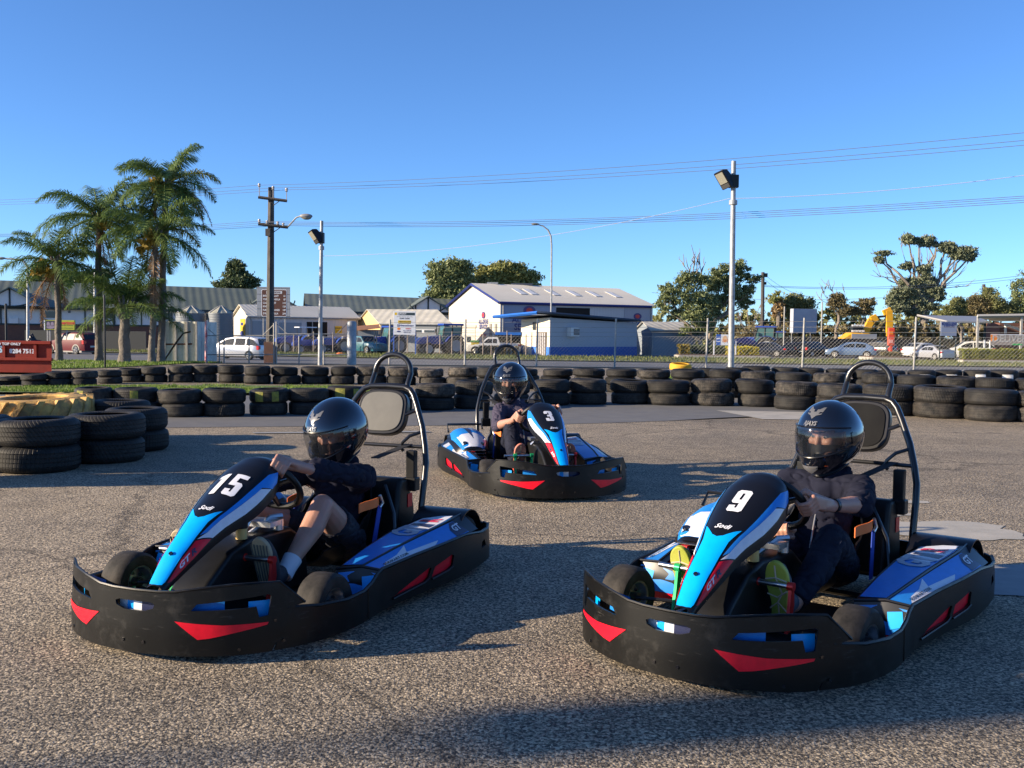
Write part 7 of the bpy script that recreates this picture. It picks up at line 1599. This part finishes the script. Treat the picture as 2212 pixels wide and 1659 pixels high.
tree('rusty_bush_tree', 'brown-leaved small tree directly above the excavator boom', 145, 1862, 770, [(1862, 655, 20, 9), (1878, 652, 16, 11), (1855, 672, 22, 12), (1872, 668, 16, 12)], LB, 2200, .5, .8, .3, seed=12, group=gt2)
for k, (mx, by, cl_, lm, lab) in enumerate((
    (2075, 770, [(2065, 655, 14, 16), (2050, 672, 20, 14), (2082, 665, 16, 16)], LO, 'pale olive bush tree left of the thin distant pole'), (2110, 770, [(2105, 655, 18, 20), (2095, 675, 20, 20), (2125, 665, 18, 20)], LB, 'brown-green bushy tree below the leaning wooden pole'),
    (2140, 770, [(2135, 645, 24, 22), (2150, 660, 26, 22), (2125, 670, 22, 18), (2165, 670, 24, 20)], LO, 'largest bushy tree on the right, left of the house roof'), (2205, 770, [(2195, 625, 14, 30), (2210, 640, 22, 30), (2190, 655, 14, 14), (2225, 600, 26, 22), (2235, 650, 30, 30), (2205, 680, 30, 22)], LG, 'grey-green gum at the right edge of the picture'))):
    tree('bush_tree', lab, 140, mx, by, cl_, lm, 3200, .5, .8, .25, seed=20+k, group=gt2)
# woodland strip behind the car park
rnd = random.Random(31)
def strip(name, label, x0, x1, y0, y1, D, lm, n, size, depth=6, seed=1, top=None):
    rnd = random.Random(seed); m = MB(); vs_ = []
    k = int((x1-x0)/9)
    for i in range(k+1):
        mx = lerp(x0, x1, i/k); t = (interp(top, mx) if top else y0)+rnd.uniform(-5, 5); dd = D+rnd.uniform(0, depth)
        for row_ in range(3):
            my = lerp(t+8, y1-6, row_/2); p = P(mx+rnd.uniform(-3, 3), my, dd); leaves(m, p, (9.5*D/2160, 3, max(9, (y1-t)/4.5)*D/2160), n//(3*(k+1)), size, rnd)
    o = m.build(name, lm, None, fix=False); return tag(o, label, 'woodland', kind='stuff')
strip('scrub', 'continuous dark green and brown scrub filling the skyline behind the car park', 1408, 2215, 690, 752, 152, LO, 15000, .8, seed=5, top=[(1408, 678), (1450, 676), (1600, 672), (1680, 685), (1760, 685), (1790, 672), (1850, 685), (1900, 690), (1960, 668), (2000, 680), (2060, 672), (2130, 668), (2215, 660)])
strip('scrub', 'lower brown scrub with dead bushes behind the blank hoarding and excavator', 1560, 2200, 702, 756, 146, LB, 9000, .7, seed=6)
tree('dead_bush', 'tangle of bare grey branches left of the wooden power pole', 128, 1620, 770, [(1618, 720, 24, 14)], LB, 300, .4, .8, .12, fork=(1620, 735), seed=13, bare=[[(1620, 735), (1600, 690), (1590, 660)], [(1620, 735), (1615, 690), (1612, 655)], [(1620, 735), (1630, 690), (1640, 665)], [(1622, 735), (1640, 700), (1650, 685)], [(1618, 735), (1605, 705), (1598, 690)]])
# hedges
def hedge(name, label, x0, x1, ytop, ybot, D, lm, n, seed=2, th=1.2, cat='hedge'):
    rnd = random.Random(seed); a, c = P(x0, ytop, D), P(x1, ybot, D); b = Vector((a.x, D, gz(a.x, D))); W_, H = c.x-a.x, a.z-b.z; m = MB(); core = MB(); core.box((W_/2, th/2, H*.46), (W_-.3, th-.35, H*.85))
    for i in range(n):
        f_ = rnd.random(); x, y, z = rnd.uniform(0, W_), rnd.uniform(0, th), rnd.uniform(0, H)
        if f_ < .5: y = rnd.gauss(0.03, .06)
        elif f_ < .8: z = H+rnd.gauss(-.04, .05)
        L = rnd.uniform(.10, .22); aa = Vector((rnd.gauss(0, 1), rnd.gauss(0, 1), rnd.gauss(0, 1))).normalized(); bb = aa.cross(Vector((rnd.gauss(0, 1), rnd.gauss(0, 1), 1))).normalized(); p = Vector((x, y+.10*noise.noise(Vector((x*1.2, z, 0))), z+.08*noise.noise(Vector((x*.9, 0, 2))))); o = len(m.v)
        m.v += [tuple(p-aa*L*.5), tuple(p+bb*L*.25), tuple(p+aa*L*.5), tuple(p-bb*L*.25)]; m.f.append((o, o+1, o+2, o+3)); m.m.append(0)
    R = empty(name, b, label=label, cat=cat); m.build('foliage', lm, R, fix=False); core.build('inner_branches', mat('hedge_core', (.03, .03, .012), .9), R)
hedge('hedge', 'long clipped green hedge at the right, below the DELIVERY banner', 2080, 2330, 754, 776, 83, LH, 9000, 2)
hedge('hedge', 'low golden hedge between the banner and the dark sedans', 1571, 1640, 749, 767, 90, LY, 3500, 3)
hedge('hedge', 'small golden hedge block left of the gum trunks', 1467, 1490, 745, 767, 91, leaf_mat('old_gold_leaf', (.18, .14, .02), (.36, .27, .04)), 1800, 4)
hedge('hedge', 'dark clipped hedge behind the gum trunks', 1490, 1572, 747, 768, 92.5, LD, 3000, 5)
hedge('bush', 'brown tangled bushes between the wheelie bin and the office', 1035, 1120, 748, 768, 90, LB, 3500, 6, 1.6, 'bush'); hedge('bush', 'low rusty grass tufts around the orange-red marker', 1906, 1952, 761, 769, 91, LB, 900, 7, 1.0, 'bush')
# garden beds and kerbs
def bed(label, x0, x1, y_, D, th=3.2):
    a, c = P(x0, y_, D), P(x1, y_, D); b = Vector((a.x, D, gz(a.x, D))); W_ = c.x-a.x; m = MB(); m.box((W_/2, th/2, .11), (W_, th, .30)); tag(m.build('kerb_block', conc, None, loc=b, bevel=.03), label, kind='structure')
    m = MB(); m.box((W_/2, th/2, .26), (W_-.4, th-.4, .12)); tag(m.build('garden_bed', mat('bark_mulch', (.10, .06, .035), .95, var=.3, vscale=6), None, loc=b), kind='structure')
bed('concrete kerb edging the garden bed under the gum trees', 1466, 1662, 774, 88.2); bed('concrete kerb of the driveway island', 1884, 1972, 775, 88.5, 3.5); bed('concrete kerb in front of the clipped hedge', 2080, 2330, 777, 82, 1.0)
# right-hand wooden poles
def pole(label, x0, y0, x1, y1, D, r, armw=0, extras=()):
    b = base_at(x0, y0, D); R = empty('wooden_pole', b, label=label, cat='utility pole'); t = P(x1, y1, D)-b; m = MB(); m.tube([(0, 0, 0), t], [r*1.2, r], 8); m.build('pole', pole_d, R)
    if armw: m = MB(); m.box((t.x, 0, t.z-.5), (armw, .12, .14)); m.build('crossarm', pole_d, R)
    for dx, dz, s_ in extras: m = MB(); m.box((t.x+dx, 0, t.z+dz), (s_, s_, s_*1.3)); m.build('fitting', black_satin, R)
pole('dark wooden power pole standing behind the two dark sedans', 1646, 768, 1648, 588, 118, .20, 0, ((.35, -.35, .35), (.3, -1.3, .25)))
pole('wooden pole with a transformer on the right skyline above the bushes', 2131, 770, 2125, 614, 150, .24, 0, ((.7, -1.0, .8),))
for x0, y1, lab in ((2002, 682, 'tan pole with a crossarm behind the shelter'), (2097, 660, 'thin pale distant pole above the shelter roof')): pole(lab, x0, 770, x0, y1-8, 150, .14, 2.2 if x0 == 2097 else 3.0)
for k, (mx, ty, D_) in enumerate(((1579+35, 668, 100), (1692, 662, 104), (1773, 652, 104), (1491, 664, 0))):
    if D_ and k != 0:
        b = base_at(mx, 768, D_); m = MB(); m.tube([(0, 0, 0), (0, 0, P(mx, ty, D_).z-b.z)], .07, 6); o = m.build('steel_post', galv_p, None); o.location = b; tag(o, ['', 'thin tan post left of the blank hoarding', 'thin tan post right of the blank hoarding'][k], 'post')
for k, (a, c, D0, D1) in enumerate((((1648, 590), (1760, 640), 118, 150), ((1648, 600), (1740, 640), 118, 150), ((1650, 617), (2230, 592), 118, 130), ((1650, 619), (2230, 598), 118, 130), ((2125, 616), (2040, 668), 150, 150), ((1408, 632), (1960, 640), 150, 150), ((2020, 636), (2125, 642), 150, 150))):
    m = MB(); line_pt(m, P(*a, D0), P(*c, D1), .8, .022, 16); tag(m.build('power_line', wires, None, 60), f'{ORD[k]} thin distant wire strung from the wooden poles on the right skyline', 'power line', 'distant wires')
# far fence rails behind cars
m = MB(); a, c = P(1690, 733, 104), P(1985, 733, 104); m.box(((a.x+c.x)/2, 0, .95), (c.x-a.x, .1, 1.9)); o = m.build('dark_fence', mat('shade_cloth', (.012, .014, .018), .9), None, loc=(0, 106, gz(0, 106))); tag(o, 'dark cloth-covered fence behind the parked cars', 'fence')
m = MB(); a, c = P(60, 735, 92), P(320, 735, 92); m.box(((a.x+c.x)/2, 0, .9), (c.x-a.x, .1, 1.8)); o = m.build('dark_fence', mat('screen_fence', (.07, .07, .065), .9), None, loc=(0, 91.5, gz(0, 91))); tag(o, 'grey screened fence behind the maroon SUV', 'fence')
# palms
PG = leaf_mat('palm_leaflet', (.05, .10, .03), (.17, .23, .06), .45, .3); PGy = leaf_mat('palm_leaflet_yellow', (.14, .16, .02), (.34, .30, .05), .5, .3); PBr = leaf_mat('palm_dead', (.18, .10, .05), (.36, .22, .12), .8, .2); flow = leaf_mat('palm_flowers', (.30, .22, .04), (.45, .30, .06))
def frond(mb, o, az, el, L, droop, rnd, nl=78, ll=.62, wd=.024):
    d = Vector((cos(az)*cos(el), sin(az)*cos(el), sin(el))); p = Vector(o); pts = [p.copy()]; n = 16
    for k in range(n): d = (d+Vector((0, 0, -droop/n*(.4+1.4*k/n)))).normalized(); p = p+d*(L/n); pts.append(p.copy())
    mb.tube(pts, [lerp(.035, .008, k/n) for k in range(n+1)], 4)
    for i in range(nl):
        t = lerp(.12, 1, i/nl); k = min(n-1, int(t*n)); q = pts[k].lerp(pts[k+1], t*n-k); T = (pts[k+1]-pts[k]).normalized(); side = T.cross(Vector((0, 0, 1)))
        side = side.normalized() if side.length > .1 else Vector((1, 0, 0)); up = side.cross(T)
        for s_ in (-1, 1):
            l = ll*sin(pi*min(1, .18+t*.82))**.6*(.8+.4*rnd.random()); a = (side*s_*.8+T*.55+up*rnd.uniform(-.35, .45)).normalized(); e1 = q+a*l*.5; e2 = e1+(a+Vector((0, 0, -1.1))).normalized()*l*.5
            w_ = T*wd; o_ = len(mb.v); mb.v += [tuple(q-w_*.5), tuple(q+w_*.5), tuple(e1+w_*.5), tuple(e1-w_*.5), tuple(e2)]; mb.f += [(o_, o_+1, o_+2, o_+3), (o_+3, o_+2, o_+4)]; mb.m += [0, 0]
def palm(label, bx, by, tx, ty, D, nf, L, r, seed, dead=(), wind=(.35, 0), elr=(-.35, 1.25), fl=True, droop=1.55):
    rnd = random.Random(seed); b = base_at(bx, by, D); R = empty('palm_tree', b, label=label, cat='palm tree', group='palm trees on the grass bank'); t = P(tx, ty, D)-b
    m = MB(); n = 10; m.tube([Vector((0, 0, -.05)), t*.04]+[t*(k/n)+Vector((.018*sin(k*1.3+seed), 0, 0)) for k in range(1, n+1)], [r*1.45, r*1.15]+[lerp(r, r*.72, k/n)*(1+.06*sin(k*2.2)) for k in range(1, n+1)], 12); m.build('trunk', bark_p, R)
    m = MB()
    for k in range(8): a = rnd.random()*6.28; m.tube([t-Vector((0, 0, .3))+Vector((r*.6*cos(a), r*.6*sin(a), 0)), t+Vector((r*2.2*cos(a), r*2.2*sin(a), .45))], [.07, .03], 5)
    m.build('leaf_bases', bark_p, R)
    gm, ym = MB(), MB()
    for k in range(nf):
        az = 2*pi*k/nf*2.618+rnd.uniform(-.2, .2); el = lerp(elr[1], elr[0], (k+.5)/nf)+rnd.uniform(-.12, .12); tgt = ym if rnd.random() < .08 else gm
        frond(tgt, t+Vector((cos(az)*.10, sin(az)*.10, .1)), az, el, L*rnd.uniform(.85, 1.1), droop*rnd.uniform(.8, 1.2), rnd)
    gm.build('fronds', PG, R, fix=False)
    if ym.v: ym.build('yellow_fronds', PGy, R, fix=False)
    dm = MB()
    for az, el, l in dead: frond(dm, t+Vector((0, 0, -.15)), az, el, l, 2.2, rnd, 40, .38)
    if dm.v: dm.build('dead_fronds', PBr, R, fix=False)
    if fl: m = MB(); leaves(m, t+Vector((rnd.uniform(-.3, .3), -.35, -.15)), (.34, .3, .42), 240, .22, rnd); m.build('flowers', flow, R, fix=False)
    return R
palm('short palm with brown dead fronds, leftmost on the grass bank', 128, 786, 123, 572, 33.5, 17, 1.8, .115, 1, dead=((pi, -.6, 2.0), (pi*.9, -.9, 2.1), (0.3, -1.2, 1.4)))
palm('slightly taller palm whose crown is behind the leftmost palm', 214, 788, 213, 478, 34.0, 22, 2.2, .125, 2, dead=((0.2, -.9, 1.6), (.5, -1.1, 1.8), (-.4, -1.2, 1.4)))
palm('tall straight palm, its plain green crown below the tallest palm', 328, 788, 335, 512, 33.0, 20, 2.1, .115, 3, dead=((-1.3, -1.5, 2.2), (-1.8, -1.45, 2.3), (-1.5, -1.5, 2.5)))
palm('tallest palm, its crown highest against the sky', 347, 785, 358, 402, 34.2, 26, 1.9, .13, 4, dead=((.1, -.1, 2.0), (0, .1, 2.2), (3.0, -.9, 1.6)), elr=(-.7, 1.35))
palm('squat palm with thick scaly trunk and drooping crown between the tall trunks', 269, 786, 269, 668, 33.2, 22, 2.1, .20, 5, fl=False, elr=(-.2, 1.3), droop=1.0)
palm('second trunked palm directly behind the tall palm beside the tallest one', 208, 786, 110, 560, 37.5, 12, 2.2, .12, 6, fl=False) if False else None
m = MB(); m.tube([(0, 0, 0), (0, 0, 2.1)], .03, 6); o = m.build('black_stake', black_satin, None); o.location = base_at(227, 795, 29); o.scale = (1, 1, 1); tag(o, 'thin black steel stake on the grass between the palms', 'post')
m = MB(); m.tube([(0, 0, 0), (0, 0, 1.15)], .03, 6); o = m.build('black_stake', black_satin, None); o.location = P(14, 752, 26); tag(o, 'black upright pipe at the back of the skip bin', 'post')
# added off-frame panel on a thin pole, made up to shade the near asphalt
R = empty('shade_caster', (-22.0, -1.912, 0), SUN_AZ, label='added unseen panel on a tall pole outside the left edge, shading the near asphalt', cat='shade caster')
m = MB(); m.tube([(0, 0, 0), (0, 0, 8.9)], .035, 8); m.build('pole', pole_d, R); m = MB(); m.box((.04, 0, 7.95), (.04, .46, 1.9)); m.build('shade_panel', sgrey, R)
